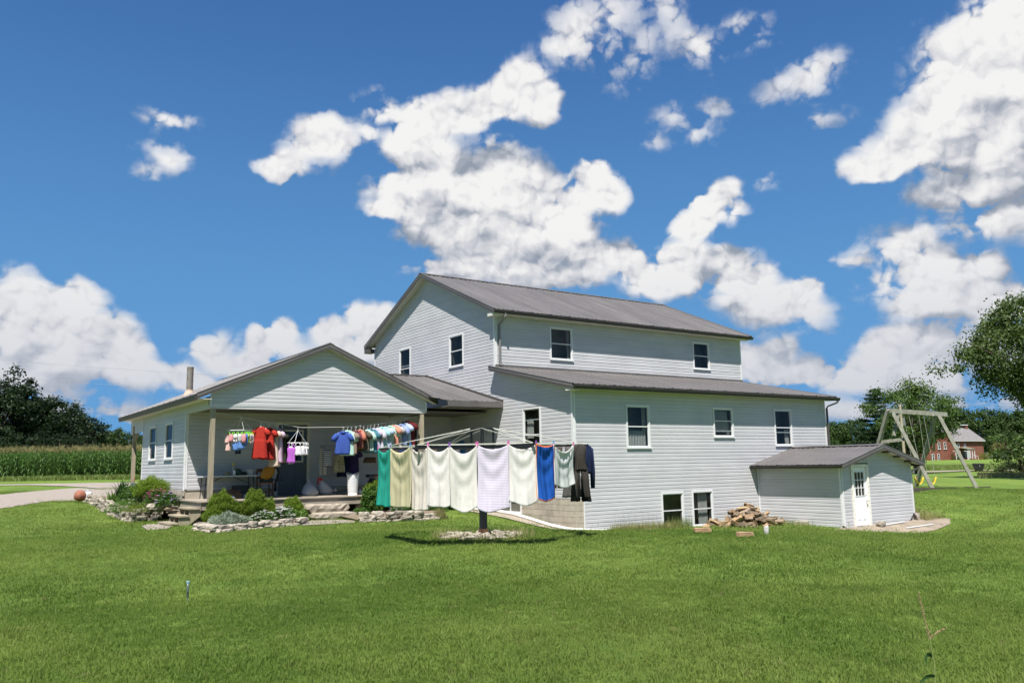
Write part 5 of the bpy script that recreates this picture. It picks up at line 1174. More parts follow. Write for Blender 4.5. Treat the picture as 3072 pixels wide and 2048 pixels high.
q = MB(); q.box(cx-.19, cx+.19, 6.90, 6.925, DZ+.15, DZ+.19); q.box(cx-.215, cx-.195, 6.93, 7.27, DZ+.20, DZ+.24); q.box(cx+.195, cx+.215, 6.93, 7.27, DZ+.20, DZ+.24); q.build('stretcher', CHW, ch)
bw = thing('backpack_blower', 'yellow-orange backpack blower standing on the wooden chair', 'leaf blower', (cx+.03, 7.05, DZ+.475))
V = []; F = []; n1, n2 = 12, 18
for i in range(n1+1):
    t = math.pi*i/n1
    for k in range(n2):
        a = 2*math.pi*k/n2; s_ = math.sin(t)**.75; V.append((cx+.06+.23*s_*math.cos(a)+.10*math.cos(t)*.8, 7.02+.17*s_*math.sin(a), DZ+.80+.25*math.cos(t)))
for i in range(n1):
    for k in range(n2): F.append((i*n2+k, i*n2+(k+1) % n2, (i+1)*n2+(k+1) % n2, (i+1)*n2+k))
part_np('hood', V, F, mat('amber_plastic', (.52, .22, .01), .45, var=.15, scale=5), bw, smooth=True)
q = MB(); q.box(cx-.15, cx+.22, 6.92, 7.2, DZ+.48, DZ+.62); q.tube([(cx-.05, 6.95, DZ+.6), (cx+.1, 6.93, DZ+.66), (cx+.2, 6.98, DZ+.6)], .03, 8); q.build('engine', BLACKM, bw)
q = MB(); q.tube([(cx+.22, 7.0, DZ+1.0), (cx+.36, 6.97, DZ+.97), (cx+.42, 6.95, DZ+.82), (cx+.36, 6.92, DZ+.64), (cx+.30, 6.9, DZ+.45), (cx+.30, 6.9, DZ+.18)], .045, 10); q.build('hose', BLACKM, bw, True)
q = MB(); q.tube([(cx+.1, 6.9, DZ+.575), (cx+.52, 6.85, DZ+.56)], .018, 8); q.build('control_arm', BLACKM, bw)
# two rubbish bags
BAGM = mat('bin_bag', (.40, .41, .43), .35, var=.12, scale=5, trans=.15, bump=.7, bscale=18)
def bag(c, lean, h, w, lab, seed, tie):
    t = thing('rubbish_bag', lab, 'bag', c); r = np.random.RandomState(seed); V = []; F = []; n1, n2 = 12, 20; ph = r.rand(8)*6.28
    prof = [(0, 0), (.72, .0), (1.0, .10), (1.05, .25), (.98, .42), (.80, .60), (.52, .78), (.24, .90), (.13, .95), (.20, 1.06)]
    for i, (rr, zz) in enumerate(prof):
        for k in range(n2):
            a = 2*math.pi*k/n2; s_ = rr*w*(1+.07*math.sin(3*a+ph[0]+zz*4)+.05*math.sin(7*a+ph[1]+zz*9)+.04*math.sin(11*a+ph[2])*zz)
            V.append((c[0]+s_*math.cos(a)+lean[0]*zz*zz, c[1]+s_*math.sin(a)*.85+lean[1]*zz, c[2]+zz*h))
    for i in range(len(prof)-1):
        for k in range(n2): F.append((i*n2+k, i*n2+(k+1) % n2, (i+1)*n2+(k+1) % n2, (i+1)*n2+k))
    part_np('body', V, F, BAGM, t, smooth=True)
    if tie:
        q = MB(); p = Vector((c[0]+lean[0]*.85, c[1]+lean[1]*.9-.03, c[2]+h*.90))
        for k in range(5): a = k*1.3; q.tube([p, p+Vector((math.cos(a)*.07, -.04, .05*math.sin(a*2))), p+Vector((math.cos(a)*.10, -.05, -.10-.03*k))], [.02, .03, .018], 6)
        q.build('tie', mat('red_ribbon', (.38, .015, .015), .6), t)
b1 = on(930, 1482, 1, 6.4); bag((b1[0], 6.4, DZ), (-.05, 0), .50, .27, 'white translucent rubbish bag slumped by the door frame, the left one', 1, False)
b2 = on(975, 1481, 1, 6.6); bag((b2[0]+.03, 6.6, DZ), (-.30, 0), .62, .25, 'white translucent rubbish bag with a red tie leaning over to the left', 2, True)
# laundry basket with holes
lb = on(1058, 1488, 1, 5.55); LBX, LBY = float(lb[0]), 5.55
t = thing('laundry_basket', 'tall white plastic laundry basket with oval holes and two handle loops', 'basket', (LBX, LBY, DZ))
NR, NK = 10, 20; H0, H1, R0, R1 = .06, .62, .155, .205
V = []; F = []
def lbp(a, z): rr = R0+(R1-R0)*z/.70; return (LBX+rr*math.cos(a), LBY+rr*math.sin(a), DZ+z)
for row in range(NR):
    za, zb = H0+(H1-H0)*row/NR, H0+(H1-H0)*(row+1)/NR
    for k in range(NK):
        a0 = 2*math.pi*(k+(.5 if row % 2 else 0))/NK; a1 = a0+2*math.pi/NK; m_ = (a0+a1)/2; zc = (za+zb)/2; b0 = len(V)
        out = [lbp(a0, za), lbp(m_, za), lbp(a1, za), lbp(a1, zc), lbp(a1, zb), lbp(m_, zb), lbp(a0, zb), lbp(a0, zc)]
        ha, hz = (a1-a0)*.33, (zb-za)*.24
        inn = [lbp(m_-ha*.8, zc-hz*.8), lbp(m_, zc-hz), lbp(m_+ha*.8, zc-hz*.8), lbp(m_+ha, zc), lbp(m_+ha*.8, zc+hz*.8), lbp(m_, zc+hz), lbp(m_-ha*.8, zc+hz*.8), lbp(m_-ha, zc)]
        V += out+inn; F += [(b0+i, b0+(i+1) % 8, b0+8+(i+1) % 8, b0+8+i) for i in range(8)]
q = part_np('body', V, F, WHITEPL, t); q.modifiers.new('thick', 'SOLIDIFY').thickness = .005
q = MB(); q.lathe([(R0, 0), (R0+.004, .06), (R0-.004, .06), (R0-.006, .008), (0, .008)], (LBX, LBY, DZ), 32, cap=False); q.build('base', WHITEPL, t, True)
V = []; F = []; n = 48
for k in range(n):
    a = 2*math.pi*k/n; up = .085*abs(math.cos(a+.9))**1.5
    V += [lbp(a, H1), lbp(a, H1+.035+up*.25), lbp(a, H1+.055+up)]
for k in range(n):
    F += [(3*k, 3*((k+1) % n), 3*((k+1) % n)+1, 3*k+1)]
    if abs(math.cos(2*math.pi*k/n+.9)) < .72: F += [(3*k+1, 3*((k+1) % n)+1, 3*((k+1) % n)+2, 3*k+2)]
q = part_np('rim', V, F, WHITEPL, t); q.modifiers.new('thick', 'SOLIDIFY').thickness = .008
q = MB()
for s0 in (-.9, math.pi-.9):
    q.tube([lbp(s0+u*.75, H1+.05+.09*math.cos(u*1.5)) for u in np.linspace(-1, 1, 9)], .010, 6)
q.build('handle', WHITEPL, t, True)
# engine with hose at the right, white jug, white ribbon
en = on(1118, 1480, 1, 6.3); EX = float(en[0]); t = thing('pressure_washer', 'black petrol pressure washer on the deck behind the leafy plant', 'pressure washer', (EX, 6.3, DZ))
q = MB(); q.box(EX-.22, EX+.18, 6.1, 6.5, DZ+.20, DZ+.34); q.box(EX-.12, EX+.14, 6.12, 6.48, DZ+.34, DZ+.46); q.lathe([(.11, 0), (.12, .05), (.12, .09), (.05, .1)], (EX-.02, 6.3, DZ+.46), 16); q.build('engine', BLACKM, t)
q = MB(); q.box(EX-.20, EX+.25, 6.14, 6.46, DZ+.58, DZ+.68); q.box(EX+.14, EX+.26, 6.2, 6.4, DZ+.38, DZ+.5); q.build('fuel_tank', BLACKM, t)
for yy in (6.05, 6.52):
    q = MB(); q.tube([(EX+.05, yy, DZ+.13), (EX+.05, yy+.05, DZ+.13)], .13, 18); q.build('wheel', mat('rubber', (.02, .02, .02), .8), t)
q = MB(); q.tube([(EX-.2, 6.1, DZ+.1), (EX+.25, 6.1, DZ+.12), (EX+.35, 6.1, DZ+.8), (EX+.35, 6.5, DZ+.8), (EX+.25, 6.5, DZ+.12), (EX-.2, 6.5, DZ+.1)], .014, 6); q.build('frame', BLACKM, t)
q = MB(); q.box(EX-.02, EX+.1, 6.09, 6.099, DZ+.60, DZ+.64); q.build('label_plate', mat('orange_label', (.35, .10, .03), .5), t)
q = MB(); q.tube([(EX-.25, 6.15, DZ+.16), (EX-.6, 6.0, DZ+.12), (EX-1.0, 6.2, DZ+.16), (EX-1.4, 6.5, DZ+.09)], .016, 6); tag(q.build('hose', BLACKM, None, True), 'black hose running along the deck behind the laundry basket', 'hose')
jg = on(1085, 1486, 1, 5.75); q = MB(); q.tube([(jg[0]-.14, 5.75, DZ+.085), (jg[0]+.10, 5.75, DZ+.085), (jg[0]+.14, 5.75, DZ+.085)], [.08, .08, .06], 14); q.tube([(jg[0]-.14, 5.75, DZ+.085), (jg[0]-.20, 5.75, DZ+.085)], .03, 10); tag(q.build('jug', mat('white_jug', (.42, .44, .46), .4), None, True), 'white plastic jug lying on the deck right of the laundry basket', 'jug')
rb_ = on(1006, 1470, 1, 6.6); q = MB(); rb_ = Vector(rb_)
for k in range(4): a = k*1.5; q.tube([rb_, rb_+Vector((.05*math.cos(a), 0, .05*math.sin(a)+.02)), rb_+Vector((.04*math.cos(a+.7), -.02, -.06))], .014, 5)
q.bar(rb_, Vector((rb_.x, rb_.y, DZ)), .012); tag(q.build('ribbon', WHITEPL), 'small white rag bow on the deck right of the rubbish bags', 'rag')
# blue barrel and board in the breezeway
bl_ = on(1398, 1330, 1, 7.0); q = MB(); zz = 1.243; bx_ = float(bl_[0]); q.lathe([(.27, 0), (.30, .05), (.30, .30), (.315, .32), (.30, .34), (.30, .62), (.315, .64), (.30, .66), (.30, .90), (.25, .98), (.0, 1.0)], (bx_, 7.0, float(bl_[2])-.9), 20); h = q.build('barrel', mat('blue_barrel', (.02, .15, .42), .4)); tag(h, 'blue plastic barrel in the shade of the breezeway', 'barrel')
q = MB(); q.box(bx_-.4, bx_+.4, 6.65, 7.35, zz, float(bl_[2])-.9); tag(q.build('bench', WOOD), 'low wooden bench under the blue barrel in the breezeway', 'bench')
# things by the drive: pot, gas bottle, little blue thing by the far post, stump
p = G(231, 1507); q = MB(); V = []; 
t = thing('terracotta_pot', 'terracotta plant pot lying on its side at the edge of the gravel drive', 'pot', tuple(p))
prof = [(.0, .0), (.13, .0), (.135, .01), (.195, .24), (.215, .25), (.22, .31), (.20, .31), (.18, .24), (.12, .03), (0, .03)]
R_ = Euler((math.radians(-82), 0, -.50)).to_matrix(); V = []; F = []; n = 24
for (rr, zz) in prof:
    for k in range(n): V.append(R_@Vector((rr*math.cos(6.2832*k/n), rr*math.sin(6.2832*k/n), zz-.02))+Vector(p)+Vector((0, 0, .22)))
for i in range(len(prof)-1):
    for k in range(n): F.append((i*n+k, i*n+(k+1) % n, (i+1)*n+(k+1) % n, (i+1)*n+k))
part_np('pot_body', V, F, mat('terracotta', (.28, .10, .062), .7, var=.2, scale=8), t, smooth=True)
q = MB(); q.tube([Vector(p)+R_@Vector((0, -.0, -.004))+Vector((0, 0, .22)), Vector(p)+R_@Vector((0, 0, .002))+Vector((0, 0, .22))], .06, 18); q.build('drain_hole', mat('terracotta_dark', (.24, .10, .05), .8), t)
p = G(264, 1500); t = thing('propane_tank', 'white propane gas bottle standing behind the terracotta pot', 'gas bottle', tuple(p)); PW = mat('tank_paint', (.52, .53, .55), .45, var=.1, scale=5)
q = MB(); q.lathe([(.10, .03), (.145, .06), (.155, .10), (.155, .27), (.14, .33), (.08, .36), (0, .365)], tuple(p), 20); q.build('body', PW, t, True)
q = MB(); q.lathe([(.105, 0), (.105, .05), (.10, .05), (.10, 0)], tuple(p), 20, cap=False); q.build('foot_ring', PW, t)
q = MB()
for a in range(3):
    q.tube([(p[0]+.10*math.cos(a*2.1+u*.55), p[1]+.10*math.sin(a*2.1+u*.55), p[2]+.34) for u in np.linspace(-1, 1, 6)], .006, 5)
    q.slab([(p[0]+.10*math.cos(a*2.1+u*.55), p[1]+.10*math.sin(a*2.1+u*.55), p[2]+.33) for u in (-1, -.3, .3, 1)]+[(p[0]+.10*math.cos(a*2.1+u*.55), p[1]+.10*math.sin(a*2.1+u*.55), p[2]+.46) for u in (1, .3, -.3, -1)], (.004*math.cos(a*2.1), .004*math.sin(a*2.1), 0))
q.build('collar', PW, t); q = MB(); q.lathe([(.02, .36), (.02, .42), (.04, .43), (.04, .46)], tuple(p), 10); q.build('valve', BLACKM, t)
fp = on(418, 1455, 0, PX0); t = thing('garden_tool', 'small blue and black tool standing at the far corner of the porch wing', 'tool', (fp[0]-.1, fp[1]+.6, 1.2)); q = MB(); q.box(fp[0]-.16, fp[0]-.04, fp[1]+.55, fp[1]+.68, 1.42, 1.70); q.build('body', mat('blue_plastic', (.03, .07, .35), .5), t); q = MB(); q.box(fp[0]-.2, fp[0], fp[1]+.52, fp[1]+.7, 1.12, 1.42); q.build('base', BLACKM, t); q = MB(); q.tube([(fp[0]-.1, fp[1]+.6, 1.7), (fp[0]-.08, fp[1]+.6, 1.92)], .012, 6); q.build('handle', mat('red_plastic', (.4, .02, .02), .5), t)
q = MB(); q.box(PX0-.12, PX0-.02, 16.95, 17.2, .9, 1.45); tag(q.build('stump', WOOD), 'short dark post stub beside the far porch post', 'post')
# rain gauge on the lawn
p = G(562, 1806); t = thing('rain_gauge', 'slim clear rain gauge on a stake in the lawn', 'rain gauge', tuple(p))
q = MB(); q.lathe([(.014, .06), (.016, .25), (.018, .25), (.013, .07)], tuple(p), 12, cap=False); q.build('tube', mat('clear_tube', (.16, .22, .18), .15, trans=.6), t, True)
q = MB(); q.lathe([(.020, .235), (.022, .25), (.022, .262), (.018, .262)], tuple(p), 12); q.build('rim', mat('pale_blue_rim', (.25, .40, .48), .4), t); q = MB(); q.bar(p+np.array((0, 0, -.1)), p+np.array((0, 0, .07)), .012); q.build('stake', GREYM, t)
# ------------------------------------------------------------------ plants
def quads(C, N_, U_, w, l):
    """leaf quads: centres C, normals N_, long axes U_ (arrays), half width w, half length l (arrays)"""
    N_ = N_/np.linalg.norm(N_, axis=1, keepdims=True); U_ = U_-N_*(U_*N_).sum(1, keepdims=True); U_ = U_/(np.linalg.norm(U_, axis=1, keepdims=True)+1e-9); R_ = np.cross(N_, U_)
    w = np.broadcast_to(w, len(C))[:, None]; l = np.broadcast_to(l, len(C))[:, None]
    V = np.stack([C-U_*l, C+R_*w, C+U_*l, C-R_*w], 1).reshape(-1, 3); return V, np.arange(len(V)).reshape(-1, 4)
KO = leaf_mat('kochia_green', (.20, .285, .034), (.125, .205, .022), 9, .5)
def feathery(name, label, c, rx, h, n, seed, m=KO, lobes=1, group=None, rise=.75):
    """a soft upright bush of fine upward blades over a woody stem"""
    r = np.random.RandomState(seed); t = thing(name, label, 'bush', tuple(c), group)
    u = r.randn(n, 3); u /= np.linalg.norm(u, axis=1, keepdims=True); rad = r.rand(n)**.30
    wob = 1+.13*np.sin(u[:, 0]*7+seed)+.10*np.sin(u[:, 2]*9+u[:, 1]*6)
    P = np.stack([u[:, 0]*rx*rad*wob, u[:, 1]*rx*rad*wob, h*.5+u[:, 2]*h*.5*rad*wob], 1); k = np.clip(P[:, 2]/h, 0, 1); P[:, :2] *= (.62+.55*np.sin(math.pi*np.clip(k*.60+.20, 0, 1)))[:, None]
    D = np.stack([P[:, 0]*.9, P[:, 1]*.9, np.full(n, h*rise)], 1)+r.randn(n, 3)*h*.22
    V, F = quads(P+np.array(c), r.randn(n, 3), D, .006+.005*r.rand(n), .045+.05*r.rand(n)); part_np('foliage', V, F, m, t)
    q = MB()
    for k in range(7): a = k*.9+seed; q.tube([c, np.array(c)+np.array([math.cos(a)*rx*.5, math.sin(a)*rx*.5, h*.7])], [.012, .004], 5)
    q.build('stem', WOOD, t); return t
def base_at(px, py, y): p = on(px, py, 1, y); return np.array([p[0], y, g1(p[0], y)])
GK = 'feathery green bushes in front of the porch deck'
feathery('feathery_bush', 'tall feathery green bush nearest the porch steps', base_at(664, 1560, 4.5), .33, .98, 9000, 1, group=GK)
feathery('feathery_bush', 'low feathery bush leaning out at the left foot of the tallest one', base_at(640, 1562, 4.25), .24, .52, 4500, 2, group=GK)
feathery('feathery_bush', 'small feathery sprig between the two tall bushes', base_at(713, 1550, 4.75), .13, .62, 1400, 3, group=GK)
feathery('feathery_bush', 'full rounded feathery green bush, second from the steps', base_at(762, 1560, 4.5), .31, .98, 9000, 4, group=GK)
feathery('feathery_bush', 'narrow feathery bush behind the left of the white flowers', base_at(807, 1558, 4.4), .17, .72, 3000, 5, group=GK)
feathery('feathery_bush', 'shorter feathery bush right of the white flowers, by the slab steps', base_at(880, 1545, 4.6), .26, .70, 6000, 6, group=GK)
feathery('feathery_bush', 'feathery bush half hidden behind the teal towel', base_at(1126, 1555, 4.7), .36, 1.1, 7000, 7, group=GK)
feathery('feathery_bush', 'pale feathery bush in the left bed against the block footing', at(452, 1500, 28.6), .48, .80, 6000, 8, group='plants in the left flower bed')
def mound(name, label, c, rx, ry, h, n, seed, m, lw=.02, ll=.035, cat='plant', group=None, flowers=None, spike=0.0, stems=True):
    r = np.random.RandomState(seed); t = thing(name, label, cat, tuple(c), group)
    u = r.randn(n, 3); u[:, 2] = abs(u[:, 2]); u /= np.linalg.norm(u, axis=1, keepdims=True); rad = (.55+.45*r.rand(n)**.5); lump = 1+.18*np.sin(u[:, 0]*6+seed)*np.sin(u[:, 1]*5+2)
    P = np.stack([u[:, 0]*rx*rad*lump, u[:, 1]*ry*rad*lump, u[:, 2]*h*rad*lump], 1)
    D = P*np.array([1, 1, 1+spike*3])+r.randn(n, 3)*.3*h+np.array([0, 0, spike*h])
    V, F = quads(P+np.array(c), r.randn(n, 3)+np.array([0, 0, .8]), D, lw*(.6+.8*r.rand(n)), ll*(.6+.8*r.rand(n))); part_np('foliage', V, F, m, t)
    if flowers:
        fm, fn, fs = flowers; u = r.randn(fn, 3); u[:, 2] = abs(u[:, 2])+.25; u /= np.linalg.norm(u, axis=1, keepdims=True)
        P = np.stack([u[:, 0]*rx*1.02, u[:, 1]*ry*1.02, u[:, 2]*h*1.06], 1)+r.randn(fn, 3)*.03
        V = []; F = []
        for p in P+np.array(c):
            for k in range(5):
                a = 6.2832*k/5; b = len(V); s_ = fs*1.55*(.8+.4*r.rand()); V += [p, p+np.array([math.cos(a-.5)*s_, math.sin(a-.5)*s_, s_*.35]), p+np.array([math.cos(a)*s_*1.4, math.sin(a)*s_*1.4, s_*.3]), p+np.array([math.cos(a+.5)*s_, math.sin(a+.5)*s_, s_*.35])]; F.append((b, b+1, b+2, b+3))
        part_np('flowers', V, F, fm, t, kind='stuff')
    if stems:
        q = MB()
        for k in range(5): a = k*1.3; q.tube([c, np.array(c)+np.array([math.cos(a)*rx*.5, math.sin(a)*ry*.5, h*.6])], [.006, .003], 4)
        q.build('stem', WOOD, t)
    return t
WHF = mat('white_petals', (.80, .80, .78), .6, trans=.2); PKF = mat('pink_petals', (.62, .12, .32), .6, trans=.2); LVF = mat('pale_violet_petals', (.50, .42, .62), .6, trans=.2)
GRN = leaf_mat('garden_leaf', (.075, .15, .025), (.04, .095, .015), 7); LGRN = leaf_mat('light_leaf', (.13, .22, .045), (.07, .15, .02), 7); SAGE = leaf_mat('grey_sage_leaf', (.26, .31, .23), (.17, .22, .15), 8, .25); IRIS = leaf_mat('iris_leaf', (.05, .12, .025), (.03, .075, .018), 5)
def gp(px, py, dz=0.0): p = G(px, py); p[2] += dz; return p
c = base_at(685, 1580, 3.75); mound('sage_mound', 'spreading grey-green silvery mound on the stone border', c+np.array([0, 0, .02]), .62, .42, .36, 5200, 21, SAGE, .010, .045, spike=.4)
c = base_at(790, 1570, 3.95); mound('white_flower_patch', 'white flowering mound between the silvery plant and the slab steps', c, .40, .40, .34, 2200, 22, GRN, flowers=(WHF, 120, .018), group='white flowers along the border')
c = base_at(845, 1566, 4.1); mound('white_flower_patch', 'densest white flowering mound just left of the slab steps', c, .42, .35, .40, 2200, 23, GRN, flowers=(WHF, 210, .020), group='white flowers along the border')
c = base_at(900, 1562, 4.25); mound('leafy_plant', 'low light green leafy plant at the left of the slab steps', c, .30, .3, .34, 1200, 24, LGRN, .03, .05)
c = base_at(1110, 1558, 4.3); mound('leafy_plant', 'dark leafy plant growing up to the deck left of the teal towel', c, .34, .34, .95, 1500, 25, GRN, .035, .07)
c = base_at(1085, 1562, 4.2); mound('leafy_plant', 'low broad-leaved plant right of the slab steps', c, .32, .3, .30, 900, 26, GRN, .03, .06)
for k, (px, w, fl, lab) in enumerate(((1210, .48, 150, 'left white flowering clump under the yellow towel'), (1262, .42, 110, 'right white flowering clump under the beige towel'))):
    c = base_at(px, 1555, 4.5); mound('white_flower_patch', lab, c, w, .4, .38, 2600, 27+k, GRN, flowers=(WHF, fl, .018), group='white flowers along the border')
c = base_at(1305, 1552, 4.4); mound('leafy_plant', 'straggly green weeds at the right end of the low stone border', c, .5, .4, .30, 1300, 30, LGRN, .012, .06, spike=.5)
c = gp(1320, 1556); mound('grass_tuft', 'dry grass tuft at the end of the stone border', c, .25, .22, .30, 700, 31, leaf_mat('dry_grass', (.30, .26, .12), (.20, .19, .07), 9), .004, .10, spike=1.5, cat='grass')
GL = 'plants in the left flower bed'
def spiky(label, c, n, h, seed, m=IRIS):
    r = np.random.RandomState(seed); t = thing('iris_clump', label, 'plant', tuple(c), GL); V = []; F = []
    for k in range(n):
        a = r.rand()*6.28; le = h*(.6+.5*r.rand()); lean = .15+.55*r.rand(); b0 = len(V); wd = .018+.012*r.rand(); sx, sy = -math.sin(a), math.cos(a)
        o = np.array(c)+np.array([r.randn()*.10, r.randn()*.10, 0])
        for j in range(5):
            f = j/4; x = lean*le*f*f; z = le*f*(1-.3*lean*f); w = wd*(1-f**2.2)+.001
            V += [o+np.array([math.cos(a)*x+sx*w, math.sin(a)*x+sy*w, z]), o+np.array([math.cos(a)*x-sx*w, math.sin(a)*x-sy*w, z])]
        for j in range(4): F.append((b0+2*j, b0+2*j+1, b0+2*j+3, b0+2*j+2))
    part_np('leaves', V, F, m, t); return t
spiky('spiky iris clump at the back left end of the flower bed', at(368, 1497, 30.8), 80, .85, 41); spiky('smaller strappy lily clump beside the iris in the left bed', at(335, 1512, 30.6), 60, .60, 42, LGRN)
mound('leafy_plant', 'bushy green perennial in the middle of the left flower bed', at(425, 1507, 29.3), .85, .85, .62, 3200, 43, GRN, .022, .045, group=GL, flowers=(WHF, 25, .02))
mound('leafy_plant', 'low trailing green plant hanging over the left stone wall', at(392, 1534, 28.3), .80, .75, .42, 3600, 44, LGRN, .010, .03, group=GL, flowers=(WHF, 14, .02))
mound('leafy_plant', 'fine yellowish-green groundcover at the front corner of the left bed', at(430, 1533, 27.2), .62, .55, .26, 3000, 45, leaf_mat('yellow_green_leaf', (.17, .21, .03), (.09, .15, .02), 9), .006, .028, group=GL)
mound('petunia', 'petunia with pink flower spikes in the left bed near the block footing', at(472, 1508, 27.6), .46, .42, .42, 1500, 46, GRN, .018, .03, group=GL, flowers=(PKF, 34, .026))
mound('petunia', 'petunia with pale violet flowers right beside the wooden steps', at(505, 1516, 26.9), .40, .36, .42, 1600, 47, GRN, .018, .03, group=GL, flowers=(LVF, 42, .026))
t_ = thing('bed_stone', 'large pale stone lying on the left flower bed beside the steps', 'stone', tuple(at(468, 1526, 27))); stone(t_, tuple(at(468, 1526, 27)), .62, .35, .17, .25, 501)
q = MB(); pl_ = at(452, 1510, 27.9); q.box(pl_[0]-.17, pl_[0]+.17, pl_[1]-.17, pl_[1]+.17, pl_[2]-.1, pl_[2]+.22); tag(q.build('planter', WOOD), 'grey wooden planter box among the flowers of the left bed', 'planter')
# dry tall grass along the long wall, weeds by the heap and by the entry
DRY = leaf_mat('dry_grass_blade', (.33, .30, .13), (.17, .21, .06), 3); WEED = leaf_mat('weed_blade', (.12, .20, .04), (.20, .22, .07), 3)
def blades(name, pts, h, m, label, cat, seed, lean=.4, wd=.005):
    r = np.random.RandomState(seed); V = []; F = []
    for (x, y) in pts:
        z = g1(x, y)-.01; a = r.rand()*6.28; le = h*(.45+.75*r.rand()); sx, sy = -math.sin(a)*wd, math.cos(a)*wd; b0 = len(V); ln = lean*r.rand()
        for f in (0, .5, 1): k = 1-f*.85; V += [(x+math.cos(a)*ln*le*f*f+sx*k, y+math.sin(a)*ln*le*f*f+sy*k, z+le*f), (x+math.cos(a)*ln*le*f*f-sx*k, y+math.sin(a)*ln*le*f*f-sy*k, z+le*f)]
        F += [(b0, b0+1, b0+3, b0+2), (b0+2, b0+3, b0+5, b0+4)]
    return tag(part_np(name, V, F, m, None), kind='stuff')
r = np.random.RandomState(2)
blades('dry_grass', [(1.2+3.1*r.rand(), -.22-.38*r.rand()) for _ in range(2600)], .26, DRY, '', '', 3, .7)
blades('dry_grass', [(1.4+2.6*r.rand(), -.18-.2*r.rand()) for _ in range(70)], .75, DRY, '', '', 4, .5, .003)
blades('weeds', [(3.9+1.0*r.rand(), -.16-.3*r.rand()) for _ in range(420)], .38, WEED, '', '', 5, .4)
blades('weeds', [(hx+hw*.6+1.7*r.rand(), -1.0-1.5*r.rand()) for _ in range(900)], .22, WEED, '', '', 6, .6)
blades('dry_grass', [(13.7+1.5*r.rand()**1.3, -3.9+1.3*r.rand()) for _ in range(1800)], .30, DRY, '', '', 7, .9)
blades('dry_grass', [(RC[0]+math.cos(a)*d, RC[1]+math.sin(a)*d) for a, d in zip(r.rand(900)*6.28, .75+.35*r.rand(900))], .20, DRY, '', '', 8, .8)
# a seeding corn stalk close to the camera at the lower right
p = G(2805, 2085); t = thing('corn_stalk', 'lone corn stalk with a tan tassel close by at the lower right of the lawn', 'corn', tuple(p)); Dk = float((p-CAM)@CF)
def pp(px, py, d=0): return Vector(at(px, py, Dk+d))
TAS = mat('tassel', (.36, .26, .14), .8, var=.3, scale=60); CL1 = leaf_mat('corn_leaf_near', (.05, .12, .03), (.03, .07, .02), 6, .3)
q = MB(); q.tube([Vector(p)+Vector((0, 0, -.05)), pp(2803, 1990), pp(2795, 1950), pp(2790, 1920)], [.007, .006, .005, .004], 7); q.build('stem', mat('corn_stem', (.22, .27, .08), .6), t)
q = MB()
def spike(a, b_, c_, n):
    a, b_, c_ = Vector(a), Vector(b_), Vector(c_); P = [a.lerp(b_, i/n).lerp(b_.lerp(c_, i/n), i/n) for i in range(n+1)]; q.tube(P, [.0032]*n+[.001], 5)
    rr = random.Random(n)
    for i in range(1, n):
        for s_ in range(3): d_ = Vector((rr.uniform(-1, 1), rr.uniform(-1, 1), rr.uniform(.3, 1.4))).normalized(); q.tube([P[i], P[i]+d_*.014], [.0032, .0012], 4)
spike(pp(2790, 1920), pp(2770, 1850), pp(2755, 1774), 22); spike(pp(2790, 1918), pp(2806, 1893), pp(2842, 1884), 12); spike(pp(2789, 1910), pp(2790, 1898), pp(2787, 1888), 4); q.build('tassel', TAS, t)
def leaf(P, w, nm):
    V = []; F = []; n = len(P)
    for i, a in enumerate(P):
        d_ = (P[min(i+1, n-1)]-P[max(i-1, 0)]).normalized(); s_ = d_.cross(Vector(CF)).normalized(); f = i/(n-1); ww = w*math.sin(math.pi*(.12+.88*f))**.7*(1-f*.3); up = d_.cross(s_)*ww*.3
        V += [a+s_*ww+up, a, a-s_*ww+up]
    for i in range(n-1): F += [(3*i, 3*i+1, 3*i+4, 3*i+3), (3*i+1, 3*i+2, 3*i+5, 3*i+4)]
    part_np(nm, V, F, CL1, t, smooth=True)
leaf([pp(2795, 1968), pp(2788, 1962, -.02), pp(2780, 1962, -.05), pp(2777, 1975, -.07), pp(2780, 2000, -.08)], .017, 'leaf'); leaf([pp(2806, 2027), pp(2790, 2025, -.05), pp(2775, 2030, -.1), pp(2762, 2045, -.15), pp(2756, 2075, -.2)], .018, 'leaf')

